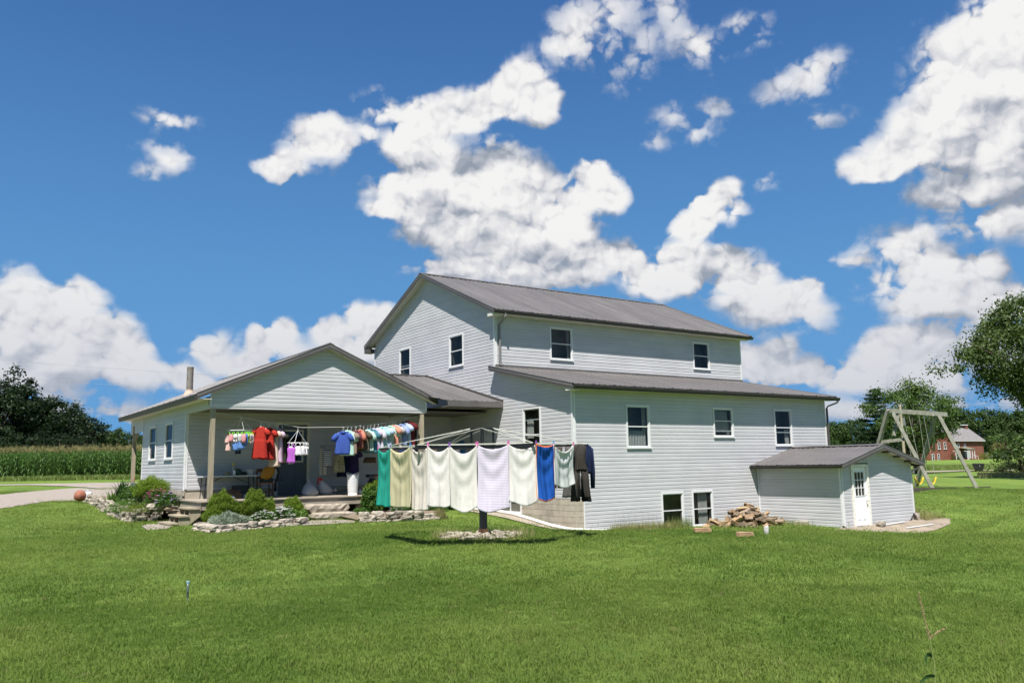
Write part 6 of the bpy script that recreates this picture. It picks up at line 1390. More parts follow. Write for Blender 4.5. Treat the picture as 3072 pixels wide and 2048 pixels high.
# ------------------------------------------------------------------ trees
TREEM = {k: leaf_mat(k, a, b_, s, .30) for k, a, b_, s in (('dark_tree_leaf', (.022, .042, .013), (.011, .024, .008), .5), ('mid_tree_leaf', (.050, .090, .018), (.028, .056, .012), .5), ('light_tree_leaf', (.085, .135, .028), (.045, .085, .018), .6), ('pine_needle', (.026, .058, .022), (.015, .034, .014), .6), ('maple_leaf_big', (.095, .135, .035), (.05, .085, .02), .8))}
BARK = mat('bark', (.10, .08, .06), .9, var=.4, scale=4, stretch=(3, 3, .5), bump=.8, bscale=8)
def tree_mesh(seed, H=10, RX=4.2, trunk=.25, base=.22, nc=70, per=60, leaf_=.20, spread=.75, m='mid_tree_leaf', droop=0.0, top=1.0, gaps=.0):
    """crown of leaf clumps spread on limbs; returns (trunk mesh, crown mesh), base at the origin"""
    r = np.random.RandomState(seed); zc = H*(base+(1-base)*.5); rz = H*(1-base)*.5
    u = r.randn(nc, 3); u /= np.linalg.norm(u, axis=1, keepdims=True); rad = .45+.55*r.rand(nc)**.6
    lob = 1+.25*np.sin(u[:, 0]*3+seed)+.18*np.sin(u[:, 1]*5+seed*2)+.15*np.sin(u[:, 2]*6+seed)
    C = np.stack([u[:, 0]*RX*rad*lob, u[:, 1]*RX*rad*lob, zc+u[:, 2]*rz*rad*(.85+.15*lob)], 1)
    k = np.clip((C[:, 2]-H*base)/(H*(1-base)), 0, 1); C[:, :2] *= (.75+.4*np.sin(math.pi*np.clip(k*.75+.15, 0, 1)))[:, None]*(1 if top else 1)
    n = nc*per; ci = np.repeat(np.arange(nc), per); sz = spread*(.6+.8*r.rand(nc))[ci]
    d = r.randn(n, 3); P = C[ci]+d*sz[:, None]*np.array([.62, .62, .42]); P[:, 2] -= droop*np.maximum(0, np.linalg.norm(P[:, :2], axis=1)-RX*.5)
    N_ = d*.5+r.randn(n, 3)*.8+np.array([0, 0, .6]); U_ = r.randn(n, 3)+np.array([0, 0, -.5*droop*4])
    V, F = quads(P, N_, U_, leaf_*(.35+.35*r.rand(n)), leaf_*(.5+.6*r.rand(n)))
    cm = mesh_np('crown', V, F, [TREEM[m]])
    q = MB(); q.tube([(0, 0, -.3), (.05, .02, H*base*.6), (.1*math.sin(seed), .05, H*.5), (.15*math.sin(seed), .1, H*.85)], [trunk*1.25, trunk, trunk*.7, trunk*.15], 9)
    for i in range(0, nc, max(1, nc//26)):
        z0 = H*(base*.9+.35*r.rand()*(1-base)); e = C[i]; mid = np.array([e[0]*.45, e[1]*.45, z0+(e[2]-z0)*.6]); q.tube([(0.05, 0, z0), mid, e], [trunk*.42, trunk*.22, trunk*.06], 6)
    tm = mesh_np('trunk', np.array(q.v), q.f, [BARK], smooth=True); return tm, cm
def put_tree(name, label, meshes, loc, s, rz, group=None, cat='tree', sz=None):
    root = bpy.data.objects.new(name, None); link(root); root.location = tuple(map(float, loc)); root.scale = (s, s, sz or s); root.rotation_euler = (0, 0, rz); tag(root, label, cat, group); ORG[root.name] = Vector(root.location)
    for nm, me in zip(('trunk', 'crown'), meshes): o = bpy.data.objects.new(nm, me); link(o); o.parent = root
    return root
def far(px, D, dz=-.2): p = at(px, 1400, D); return (p[0], p[1], g1(p[0], p[1])+dz)
TA = [tree_mesh(100+i, 10, 3.4, .22, .10, 90, 90, .20, .62, 'dark_tree_leaf') for i in range(3)]
TB = [tree_mesh(200+i, 10, 4.0, .22, .08, 80, 70, .26, .8, 'mid_tree_leaf') for i in range(3)]
GL1 = 'dark trees beyond the corn field'
def top_scale(loc, px, py, H=10.0):
    D = float((np.array(loc)-CAM)@CF); zt = at(px, py, D)[2]; return 1.06*(zt-loc[2])/H
r = random.Random(8)
for i, (px, py, D, lab) in enumerate(((-30, 1172, 100, 'dark tree at the far left edge beyond the corn'), (35, 1135, 104, 'tallest dark tree beyond the corn, with an open pointed top'), (95, 1190, 108, 'dark round tree right of the tallest one beyond the corn'), (140, 1205, 112, 'broad dark tree in the middle of the group beyond the corn'), (185, 1228, 118, 'dark tree sloping down right of the middle of the group beyond the corn'), (220, 1250, 122, 'lower dark tree second from the right end of the near group'), (258, 1252, 118, 'dark tree at the right end of the near group beyond the corn'), (-90, 1150, 100, 'dark tree mostly outside the left edge beyond the corn'))):
    l = far(px, D); s = top_scale(l, px, py)*1.02; put_tree('dark_tree', lab, TA[i % 3], l, s, i*1.7, GL1)
for i, (px, py, D) in enumerate(((285, 1300, 210), (315, 1288, 215), (350, 1292, 205), (385, 1300, 210), (420, 1305, 215), (455, 1300, 220), (500, 1296, 210))):
    l = far(px, D); put_tree('distant_tree', 'distant green tree low over the corn, left of the porch wing', TB[i % 3], l, top_scale(l, px, py), i*2.1, 'distant trees left of the porch wing')
for i, (px, py, D) in enumerate(((20, 1300, 92), (110, 1305, 96), (175, 1300, 98), (240, 1320, 100))):
    l = far(px, D); put_tree('undergrowth_tree', 'dark low tree filling the foot of the near group beyond the corn', TA[(i+1) % 3], l, top_scale(l, px, py), i*1.1, 'low trees at the foot of the near group', sz=None)
GR1 = 'trees of the wooded rise on the right'
for i, (px, py, D) in enumerate(((2470, 1270, 170), (2505, 1262, 175), (2545, 1268, 172), (2585, 1258, 168), (2620, 1275, 180), (2860, 1228, 235), (2900, 1225, 240), (2830, 1250, 240), (2935, 1240, 236), (2975, 1228, 240), (3010, 1236, 236), (3045, 1240, 234), (3090, 1230, 236), (2790, 1262, 238), (2750, 1270, 235), (2700, 1275, 236), (2660, 1280, 235), (3130, 1240, 238))):
    l = far(px, D); put_tree('wood_tree', 'rounded green tree of the wooded rise at the right horizon', TB[i % 3], l, top_scale(l, px, py), i*1.3, GR1)
for i, (px, py, D) in enumerate(((2500, 1320, 150), (2560, 1325, 150), (2620, 1320, 155), (2990, 1300, 222), (3040, 1296, 215), (3085, 1300, 210))):
    l = far(px, D); put_tree('wood_tree', 'lower rounded tree at the foot of the wooded rise', TB[(i+1) % 3], l, top_scale(l, px, py), i*.9, 'low trees at the foot of the wooded rise')
# pine and the lighter maple behind the swing
def pine_mesh(seed, H=12):
    r = np.random.RandomState(seed); P = []; U = []; q = MB(); q.tube([(0, 0, -.3), (0, 0, H)], [.28, .03], 8)
    z = H*.10
    while z < H*.985:
        f = z/H; L_ = 4.3*(1-f)**.62*(.75+.4*r.rand())+.25
        for k in range(5):
            a = 6.28*k/5+r.rand()*1.2; l = L_*(.65+.5*r.rand()); e = np.array([math.cos(a)*l, math.sin(a)*l, z+l*.12]); q.tube([(0, 0, z), e*np.array([.6, .6, 0])+np.array([0, 0, z+l*.02]), e], [.05, .03, .01], 5)
            m_ = int(60+95*l); t = r.rand(m_)**.6; P.append(np.stack([e[0]*t, e[1]*t, z+l*.1*t*t], 1)+r.randn(m_, 3)*np.array([.24, .24, .12])*(.5+.5*t)[:, None]); U.append(np.tile(e-np.array([0, 0, z]), (m_, 1))+r.randn(m_, 3)*l*.6+np.array([0, 0, .4*l]))
        z += H*.045*(1+.3*r.rand())
    P = np.concatenate(P); U = np.concatenate(U); V, F = quads(P, r.randn(len(P), 3)+np.array([0, 0, .4]), U, .045, .22)
    return mesh_np('trunk', np.array(q.v), q.f, [BARK], smooth=True), mesh_np('crown', V, F, [TREEM['pine_needle']])
l = far(2640, 98); put_tree('pine_tree', 'dark blue-green pine with layered branches behind the swing frame', pine_mesh(5), l, top_scale(l, 2660, 1172, 12)*.97, .4)
l = far(2700, 112); put_tree('pine_tree', 'second pine with bare inner branches behind the swing seats', pine_mesh(6), l, top_scale(l, 2700, 1225, 12), 1.4)
l = far(2752, 90); put_tree('maple_tree', 'yellowish-green spreading tree rising behind the swing frame', tree_mesh(31, 10, 3.9, .28, .30, 130, 90, .15, .7, 'light_tree_leaf'), l, top_scale(l, 2752, 1150), .8)
l = far(2745, 108); put_tree('maple_tree', 'darker tree low behind the spreading tree and the swing frame', tree_mesh(32, 10, 2.8, .25, .16, 70, 60, .24, .7, 'mid_tree_leaf'), l, top_scale(l, 2745, 1215), 1.9)
# the big maple at the right edge
l = far(3160, 60); put_tree('silver_maple', 'big silver maple with drooping twigs at the right edge', tree_mesh(77, 10, 4.5, .34, .43, 240, 170, .105, .55, 'maple_leaf_big', droop=.13), l, top_scale(l, 3150, 915), 2.2)
TS = tree_mesh(90, 3, 1.7, .06, .02, 45, 60, .11, .4, 'light_tree_leaf')
l = far(3062, 75); put_tree('bush', 'light green bush under the big maple at the right edge', TS, l, top_scale(l, 3060, 1300, 3), .3, cat='bush')
TSR = tree_mesh(91, 3, 1.9, .05, .0, 40, 45, .10, .45, 'light_tree_leaf')
RUST = leaf_mat('rusty_leaf', (.20, .12, .05), (.12, .14, .04), 1.2); TSR[1].materials.clear(); TSR[1].materials.append(RUST)
l = far(3030, 66); put_tree('bush', 'reddish-green bush by the road at the right edge', TSR, l, top_scale(l, 3030, 1388, 3), .3, cat='bush')
l = far(3005, 212); put_tree('bush', 'brownish thicket behind the black car', TSR, l, top_scale(l, 3000, 1330, 3)*1.0, 1.3, cat='bush')
YB = leaf_mat('golden_leaf', (.24, .24, .03), (.15, .18, .02), .6); TSY = (TS[0], TS[1].copy()); TSY[1].materials.clear(); TSY[1].materials.append(YB)
l = far(2957, 197); put_tree('bush', 'golden green round bush at the right corner of the brick house', TSY, l, top_scale(l, 2957, 1356, 3), .3, cat='bush')
l = far(2869, 196); put_tree('bush', 'small dark bush at the inner corner of the brick house', TS, l, top_scale(l, 2869, 1358, 3), 1.0, cat='bush')
r = np.random.RandomState(12)
def roadside(px0, px1, D0, D1, n, h, m, seed):
    rr = np.random.RandomState(seed); pts = []
    for _ in range(n): p = at(px0+(px1-px0)*rr.rand(), 1400, D0+(D1-D0)*rr.rand()); pts.append((p[0], p[1]))
    blades('roadside_weeds', pts, h, m, '', '', seed, .5, .03)
roadside(2740, 3100, 106, 135, 6000, .45, WEED, 51); roadside(2930, 3120, 62, 80, 3500, .35, DRY, 52); roadside(-60, 480, 58.6, 60.8, 6000, .35, WEED, 53)

# ------------------------------------------------------------------ corn field
CORNL = leaf_mat('corn_leaf', (.085, .165, .028), (.040, .090, .018), 1.2, .4); CORNT = mat('corn_tassel', (.20, .18, .07), .9, rnd=.2)
def corn_mesh(seed):
    r = np.random.RandomState(seed); V = []; F = []; mi = []; H = 2.2
    q = MB(); q.tube([(0, 0, -.05), (.01, 0, H)], [.014, .008], 4, cap=False); V += q.v; F += [tuple(f) for f in q.f]; mi += [0]*len(F)
    for k in range(11):
        z = .25+k*.17; a = k*math.pi+r.randn()*.5; L_ = (.75-.03*k)*(.8+.4*r.rand()); b0 = len(V); sx, sy = -math.sin(a), math.cos(a); w = .042
        for j in range(5):
            f = j/4; x = L_*f*(.85-.1*f); zz = z+L_*(.75*f-1.05*f*f); ww = w*(math.sin(math.pi*(.15+.85*f)))+.003
            V += [(math.cos(a)*x+sx*ww, math.sin(a)*x+sy*ww, zz+.01), (math.cos(a)*x-sx*ww, math.sin(a)*x-sy*ww, zz+.01)]
        for j in range(4): F.append((b0+2*j, b0+2*j+1, b0+2*j+3, b0+2*j+2)); mi.append(0)
    for k in range(6):
        a = k*1.05; b0 = len(V); t = (math.cos(a)*.13, math.sin(a)*.13, H+.28) if k else (0, 0, H+.36); w = .007
        V += [(-w*math.sin(a), w*math.cos(a), H), (w*math.sin(a), -w*math.cos(a), H), (t[0]+w, t[1], t[2]), (t[0]-w, t[1], t[2])]; F.append((b0, b0+1, b0+2, b0+3)); mi.append(1)
    return mesh_np('corn_plant', V, F, [CORNL, CORNT], mi)
def scatter(name, P, rot, scl, meshes, kind='stuff'):
    """points with rotation and scale; geometry nodes put one of the meshes on each"""
    me = bpy.data.meshes.new(name); me.vertices.add(len(P)); me.vertices.foreach_set('co', np.asarray(P, np.float32).ravel())
    for nm, arr, ty in (('rotz', rot, 'FLOAT_VECTOR'), ('scl', scl, 'FLOAT')):
        at_ = me.attributes.new(nm, ty, 'POINT'); at_.data.foreach_set('vector' if ty == 'FLOAT_VECTOR' else 'value', np.asarray(arr, np.float32).ravel())
    o = bpy.data.objects.new(name, me); link(o); o['kind'] = kind
    col = bpy.data.collections.new(name+'_kinds')
    for m_ in meshes: col.objects.link(bpy.data.objects.new(m_.name, m_))
    ng = bpy.data.node_groups.new(name, 'GeometryNodeTree'); ng.interface.new_socket('Geometry', in_out='INPUT', socket_type='NodeSocketGeometry'); ng.interface.new_socket('Geometry', in_out='OUTPUT', socket_type='NodeSocketGeometry')
    N = ng.nodes; L = ng.links; gi = N.new('NodeGroupInput'); go = N.new('NodeGroupOutput'); ip = N.new('GeometryNodeInstanceOnPoints'); ci = N.new('GeometryNodeCollectionInfo')
    ci.inputs['Collection'].default_value = col; ci.inputs['Separate Children'].default_value = True; ci.inputs['Reset Children'].default_value = True; ip.inputs['Pick Instance'].default_value = True
    a1 = N.new('GeometryNodeInputNamedAttribute'); a1.data_type = 'FLOAT_VECTOR'; a1.inputs['Name'].default_value = 'rotz'; a2 = N.new('GeometryNodeInputNamedAttribute'); a2.data_type = 'FLOAT'; a2.inputs['Name'].default_value = 'scl'
    e2r = N.new('FunctionNodeEulerToRotation'); L.new(a1.outputs['Attribute'], e2r.inputs[0]); L.new(e2r.outputs[0], ip.inputs['Rotation']); L.new(a2.outputs['Attribute'], ip.inputs['Scale'])
    L.new(gi.outputs[0], ip.inputs['Points']); L.new(ci.outputs[0], ip.inputs['Instance']); L.new(ip.outputs[0], go.inputs[0])
    md = o.modifiers.new('scatter', 'NODES'); md.node_group = ng; return o
r = np.random.RandomState(6)
c0, c1 = at(-260, 1442, 61.5)[:2], at(520, 1438, 60.5)[:2]; cdv = (c1-c0); cl = np.linalg.norm(cdv); cdv /= cl; cn = np.array([-cdv[1], cdv[0]])
if cn@FH[:2] < 0: cn = -cn
PT = []
for row in range(34):
    dist = row*.76; st = .19 if row < 6 else .3 if row < 14 else .5
    s = np.arange(-2, cl+6, st); s = s+r.randn(len(s))*.05; q = c0+cdv*s[:, None]+cn*(dist+r.randn(len(s))[:, None]*.06); PT.append(q)
PT = np.concatenate(PT); PZ = gz(PT[:, 0], PT[:, 1]); n = len(PT)
scatter('corn_field', np.column_stack([PT, PZ]), np.column_stack([r.randn(n)*.06, r.randn(n)*.06, r.rand(n)*6.28]), .93+.14*r.rand(n), [corn_mesh(i) for i in range(4)])

# ------------------------------------------------------------------ swing frame
SWW = mat('grey_treated_timber', (.30, .295, .245), .85, col2=(.20, .195, .155), scale=2, stretch=(2, 2, 2), bump=.3, bscale=15)
A1 = Vector(at(2803, 1470, 40)); A2 = Vector(at(2935, 1467, 42)); TZ1 = at(2674, 1229, 41)
T1 = Vector(at(2674, 1232, 41)); T2 = Vector(at(2815, 1243, 43.0)); T3 = Vector(at(2838, 1243, 43.6)); B1 = Vector(at(2618, 1400, 42.5)); B2 = Vector(at(2745, 1462, 44.5))
B1 = T1*2-A1; B1.z = g1(B1.x, B1.y); B1 = Vector(at(2600, 1450, 42.2)); 
sw = thing('swing_set', 'tall A-shaped swing frame of grey square timbers behind the basement entry', 'swing', tuple((A1+A2)/2))
q = MB(); q.bar(T1-(T2-T1).normalized()*.1, T3, .17, .22); q.build('top_beam', SWW, sw)
for a, b_ in ((T1+Vector((0, 0, .05)), A1), (T1+Vector((-.1, .1, .05)), B1), (T2, A2), (T2+Vector((-.05, .1, 0)), B2)):
    q = MB(); q.bar(a, b_+Vector((0, 0, -.1)), .165, .165); q.build('leg', SWW, sw)
q = MB(); q.bar(T1.lerp(A1, .36), T1.lerp(B1, .42), .10, .16); q.build('cross_bar', SWW, sw)
q = MB(); q.bar(T1.lerp(T2, .14)-Vector((0, 0, .05)), T1.lerp(A1, .30).lerp(T1.lerp(B1, .3), .5)-Vector((0, 0, .1)), .10, .14); q.bar(T2.lerp(T1, .12)-Vector((0, 0, .05)), T2.lerp(B2, .42).lerp(A2, .12), .09, .12); q.build('brace', SWW, sw)
q = MB(); bz = (A1+A2)/2; dv = (A2-A1).normalized(); q.bar(A1-dv*3+Vector((0, 0, .03)), A1+dv*1.9+Vector((0, 0, .03)), .2, .2); q.bar(A2-dv*.8+Vector((0, .2, .03)), A2+dv*1.4+Vector((0, .2, .03)), .18, .2); tag(q.build('timber_edging', mat('old_sleeper', (.09, .075, .055), .9, var=.4, scale=4)), 'dark timber edging lying in the grass along the foot of the swing frame', 'edging')
YEL = mat('yellow_swing', (.62, .42, .03), .45)
CH = mat('pale_chain', (.45, .45, .38), .5, metal=.3)
for (px, f, lab) in ((2757, .30, 'left yellow flexible swing seat hanging on pale chains'), (2795, .62, 'right yellow flexible swing seat hanging on pale chains')):
    sp_ = T1.lerp(T2, f); D = float((np.array(sp_)-CAM)@CF); bp_ = Vector(at(px, 1440, D)); t = thing('swing', lab, 'swing seat', tuple(bp_), 'yellow swings on the timber frame')
    dx = Vector(RH)*.20; V = []; F = []; n = 11
    for i in range(n):
        u = -1+2*i/(n-1); p_ = bp_+dx*u+Vector((0, 0, .34*abs(u)**2.2-.18)); w = Vector(FH)*.11
        V += [p_-w, p_+w]
    for i in range(n-1): F.append((2*i, 2*i+2, 2*i+3, 2*i+1))
    part_np('seat', V, F, YEL, t, smooth=True).modifiers.new('thick', 'SOLIDIFY').thickness = .012
    q = MB()
    for u in (-1, 1): q.tube([bp_+dx*u+Vector((0, 0, .16)), Vector((sp_.x, sp_.y, sp_.z-.1))+(T2-T1).normalized()*u*.2], .011, 5)
    q.build('chain', CH, t)
# ------------------------------------------------------------------ brick house far right
BR1 = mat('red_brick', (.235, .085, .055), .9, col2=(.17, .060, .042), scale=1.5, detail=8); SHI = mat('grey_shingles', (.20, .185, .185), .9, var=.25, scale=2)
Q0 = np.array(at(2866, 1378, 196)); Q1 = np.array(at(2954, 1378, 204)); zb = g1(*Q0[:2])-.1; ux = (Q1-Q0)[:2]; Wf = np.linalg.norm(ux); ux /= Wf; vx = np.array([-ux[1], ux[0]])
bh_ = thing('brick_house', 'two-storey red brick farmhouse with grey shingle roof and white window trim', 'house', (Q0[0], Q0[1], zb))
def W3(a, d, z): return (Q0[0]+ux[0]*a+vx[0]*d, Q0[1]+ux[1]*a+vx[1]*d, zb+z)
def pbox(mb, a0, a1, d0, d1, z0, z1):
    V = [W3(a0,d0,z0),W3(a1,d0,z0),W3(a1,d1,z0),W3(a0,d1,z0),W3(a0,d0,z1),W3(a1,d0,z1),W3(a1,d1,z1),W3(a0,d1,z1)]
    mb.add(V, [(0,3,2,1),(4,5,6,7),(0,1,5,4),(1,2,6,5),(2,3,7,6),(3,0,4,7)])
HW = 4.75; DP = 7.0
zR = (at(2895, 1283, 203)[2]-zb)
q = MB(); pbox(q, 0, Wf, 0, DP, -.5, HW); q.add([W3(0, 0, HW), W3(0, DP, HW), W3(0, DP/2, zR-.1)], [(0, 1, 2)]); q.add([W3(Wf, 0, HW), W3(Wf, DP, HW), W3(Wf, DP/2, zR-.1)], [(0, 1, 2)]); q.build('wall', BR1, bh_)
q = MB(); q.slab([W3(-.4, -.45, HW-.18), W3(Wf+.4, -.45, HW-.18), W3(Wf+.4, DP/2, zR), W3(-.4, DP/2, zR)], (0, 0, .14)); q.slab([W3(-.4, DP+.45, HW-.18), W3(Wf+.4, DP+.45, HW-.18), W3(Wf+.4, DP/2+.001, zR), W3(-.4, DP/2+.001, zR)], (0, 0, .14)); rf = q.build('roof', SHI, bh_)
q = MB(); pbox(q, Wf-1.3, Wf-.5, DP/2-.4, DP/2+.4, zR-.4, zR+.75); q.build('chimney', BR1, rf); q = MB(); pbox(q, Wf-2.3, Wf-.3, DP/2-.5, DP/2+.5, zR+.75, zR+.95); q.build('chimney_cap', TRIM, rf)
q = MB(); pbox(q, -.4, Wf+.4, -.5, -.4, HW-.25, HW-.1); q.build('gutter', TRIM, bh_)
# side wing running to the left
LW = 7.6
q = MB(); pbox(q, -LW, -.01, 1.2, 8.2, -.5, 4.6); q.add([W3(-LW, 1.2, 4.6), W3(0, 1.2, 4.6), W3(0, 1.2, 6.2), W3(-LW+2.2, 1.2, 6.2)], [(0, 1, 2, 3)]); q.build('wing_wall', BR1, bh_)
q = MB(); q.slab([W3(-LW-.5, .85, 4.4), W3(-LW+2.0, .85, 6.3), W3(-LW+2.0, 8.2, 6.3), W3(-LW-.5, 8.2, 4.4)], (0, 0, .14)); q.slab([W3(-LW+2.0, .85, 6.3), W3(0, .85, 6.35), W3(0, 8.2, 6.35), W3(-LW+2.0, 8.2, 6.3)], (0, 0, .14)); q.build('wing_roof', SHI, bh_)
# older yellow-gabled part further left
q = MB(); pbox(q, -LW-7.5, -LW-3.2, 3, 9, -.5, 4.0); q.build('wing_wall', BR1, bh_); q = MB(); q.add([W3(-LW-7.6, 2.98, 3.6), W3(-LW-3.1, 2.98, 3.6), W3(-LW-5.3, 2.98, 7.0)], [(0, 1, 2)]); pbox(q, -LW-6.6, -LW-4.2, 2.97, 2.99, 0, 3.6); q.build('gable', mat('cream_boards', (.55, .44, .30), .8), bh_)
q = MB(); q.slab([W3(-LW-8.2, 2.6, 3.1), W3(-LW-5.3, 2.6, 7.2), W3(-LW-5.3, 9, 7.2), W3(-LW-8.2, 9, 3.1)], (0, 0, .15)); q.slab([W3(-LW-2.5, 2.6, 3.1), W3(-LW-5.3, 2.6, 7.2), W3(-LW-5.3, 9, 7.2), W3(-LW-2.5, 9, 3.1)], (0, 0, .15)); q.build('wing_roof', SHI, bh_)
def bwin(a, z0, z1, w, d=-.001, frame=True):
    q = MB(); f = .10; pbox(q, a-w/2, a-w/2+f, d-.08, d+.02, z0, z1); pbox(q, a+w/2-f, a+w/2, d-.08, d+.02, z0, z1); pbox(q, a-w/2+f, a+w/2-f, d-.079, d+.02, z1-f, z1); pbox(q, a-w/2-.12, a+w/2+.12, d-.14, d+.02, z0-.16, z0); pbox(q, a-w/2+f, a+w/2-f, d-.06, d+.02, (z0+z1)/2-.04, (z0+z1)/2+.04); w_ = q.build('window', TRIM, bh_)
    for (za, zc) in ((z0, (z0+z1)/2-.04), ((z0+z1)/2+.04, z1-f)): q = MB(); pbox(q, a-w/2+f, a+w/2-f, d-.03, d-.02, za, zc); q.build('pane', mat('far_glass', (.03, .035, .035), .1), w_)
for a in (1.95, 5.05): bwin(a, 3.05, 3.95, .85)
for a in (.75, 2.2, 5.2, 6.9): bwin(a, .75, 2.15, .8)
for a in (-1.9, -4.6): bwin(a, 2.75, 4.3, 1.0, 1.19)
for a in (-LW+.0, -5.2): bwin(a, .1, 1.6, .9, 1.19)
for a, z in ((-LW-5.4, 4.6), (-LW-5.4, 1.0)): bwin(a, z, z+1.2, .9, 2.96)
q = MB(); pbox(q, 3.75, 4.65, -.06, .02, .35, 2.35); q.build('door', mat('green_black_door', (.03, .045, .04), .5), bh_)
q = MB(); q.slab([W3(2.3, -1.9, 2.55), W3(6.2, -1.9, 2.55), W3(6.2, 0, 2.95), W3(2.3, 0, 2.95)], (0, 0, .12)); q.build('porch_roof', mat('mossy_roof', (.16, .17, .12), .9), bh_)
for a in (3.0, 3.6, 4.85, 6.0): q = MB(); pbox(q, a-.07, a+.07, -1.75, -1.61, 0, 2.5); q.build('porch_column', TRIM, bh_)
q = MB(); pbox(q, 3.0, 6.0, -1.8, 0, -.3, .3); pbox(q, 4.9, 5.9, -2.6, -1.8, -.3, .12); q.build('porch_floor', BR1, bh_)
q = MB(); q.bar(W3(4.95, -1.8, 1.2), W3(5.7, -2.6, .8), .06); q.bar(W3(5.7, -2.6, .8), W3(5.7, -2.6, -.1), .06); q.bar(W3(5.3, -2.2, 1.0), W3(5.3, -2.2, .1), .04); q.build('handrail', TRIM, bh_)
# black car by the fence
cp_ = np.array(at(3014, 1370, 206)); cp_[2] = g1(*cp_[:2]); cz_ = cp_[2]
ca, sa = math.cos(-.10), math.sin(-.10); cux = RH[:2]*ca+FH[:2]*sa; cvx = -RH[:2]*sa+FH[:2]*ca
suv = thing('parked_car', 'black estate car parked beside the brick house', 'car', tuple(cp_))
def CW(a, d, z): return (cp_[0]+cux[0]*a+cvx[0]*d, cp_[1]+cux[1]*a+cvx[1]*d, cz_+z)
prof = [(-2.3, .35), (-2.35, .75), (-2.1, .95), (-1.2, 1.08), (-.5, 1.62), (.2, 1.70), (1.5, 1.66), (2.1, 1.15), (2.25, .95), (2.25, .35)]
q = MB(); q.add([CW(a, -.88+(.14 if z > 1.1 else 0), z) for a, z in prof]+[CW(a, .88-(.14 if z > 1.1 else 0), z) for a, z in prof], [tuple(range(10)), tuple(range(19, 9, -1))]+[(i, i+10, (i+1) % 10+10, (i+1) % 10) for i in range(10)]); q.build('body', mat('black_car_paint', (.012, .012, .016), .15, spec=.6), suv)
q = MB(); q.add([CW(-1.05, -.80, 1.10), CW(1.85, -.80, 1.12), CW(1.4, -.755, 1.58), CW(-.45, -.755, 1.56)], [(0, 1, 2, 3)]); q.build('side_window', mat('car_glass', (.03, .035, .04), .05, spec=.8), suv)
for a in (-1.45, 1.45):
    for d_ in (-.9, .72):
        q = MB(); q.tube([CW(a, d_, .34), CW(a, d_+.2, .34)], .34, 16); w_ = q.build('wheel', mat('rubber', (.02, .02, .02), .8), suv); q = MB(); q.tube([CW(a, d_-.012, .34), CW(a, d_+.0, .34)], .2, 12); q.build('rim', GREYM, w_)
q = MB(); q.add([CW(2.0, -.885, .95), CW(2.26, -.885, .95), CW(2.18, -.88, 1.2), CW(1.95, -.87, 1.22)], [(0, 1, 2, 3)]); q.add([CW(2.27, -.85, .95), CW(2.27, -.5, .95), CW(2.2, -.5, 1.15), CW(2.2, -.85, 1.15)], [(0, 1, 2, 3)]); q.build('tail_light', mat('tail_red', (.45, .015, .015), .3), suv)
q = MB(); pt = [CW(2.262, -.3, .72), CW(2.262, .3, .72), CW(2.262, .3, .86), CW(2.262, -.3, .86)]; q.add(pt, [(0, 1, 2, 3)]); q.build('number_plate', TRIM, suv)
# pale wooden fence behind the car
q0, q1 = at(2962, 1366, 203)[:2], at(3000, 1365, 208)[:2]; t = thing('fence', 'pale post and rail fence between the golden bush and the black car', 'fence', (q0[0], q0[1], g1(*q0))); zf = g1(*q0); FW = mat('pale_fence', (.42, .43, .40), .8)
for i in range(4): p_ = q0+(q1-q0)*i/3; q = MB(); q.box(p_[0]-.08, p_[0]+.08, p_[1]-.08, p_[1]+.08, zf-.2, zf+1.25); q.build('post', FW, t)
for z in (.35, .7, 1.05): q = MB(); q.bar((q0[0], q0[1], zf+z), (q1[0], q1[1], zf+z), .05, .16); q.build('rail', FW, t)
# wheeled bin by the road
p = np.array(at(2937, 1413, 100)); p[2] = g1(p[0], p[1]); t = thing('rubbish_bin', 'black rubbish bin standing at the edge of the far road', 'bin', tuple(p)); BN = mat('bin_black', (.02, .022, .024), .4)
q = MB(); V = []
for z, s_ in ((.05, .34), (.72, .45)): V += [p+RH*a*s_+FH*d_*s_+np.array((0, 0, z)) for a, d_ in ((-1, -1), (1, -1), (1, 1), (-1, 1))]
q.add(V, [(0, 3, 2, 1), (4, 5, 6, 7), (0, 1, 5, 4), (1, 2, 6, 5), (2, 3, 7, 6), (3, 0, 4, 7)]); q.build('body', BN, t)
q = MB(); V = [p+RH*a*s_+FH*d_*s_+np.array((0, 0, z)) for z, s_ in ((.72, .50), (.84, .50), (.90, .40)) for a, d_ in ((-1, -1), (1, -1), (1, 1), (-1, 1))]; q.add(V, [(0, 3, 2, 1), (8, 9, 10, 11)]+[(k*4+i, k*4+(i+1) % 4, k*4+4+(i+1) % 4, k*4+4+i) for k in range(2) for i in range(4)]); q.build('lid', BN, t)
for s_ in (-.25, .25): q = MB(); a = p+RH*s_+FH*.3+np.array((0, 0, .1)); q.tube([a, a+RH*.06], .1, 12); q.build('wheel', BN, t)
q = MB(); a = p-RH*.1-FH*.46+np.array((0, 0, .58)); q.add([a-RH*.07, a+RH*.07, a+np.array((0, 0, .1))], [(0, 1, 2)]); q.build('emblem', TRIM, t)
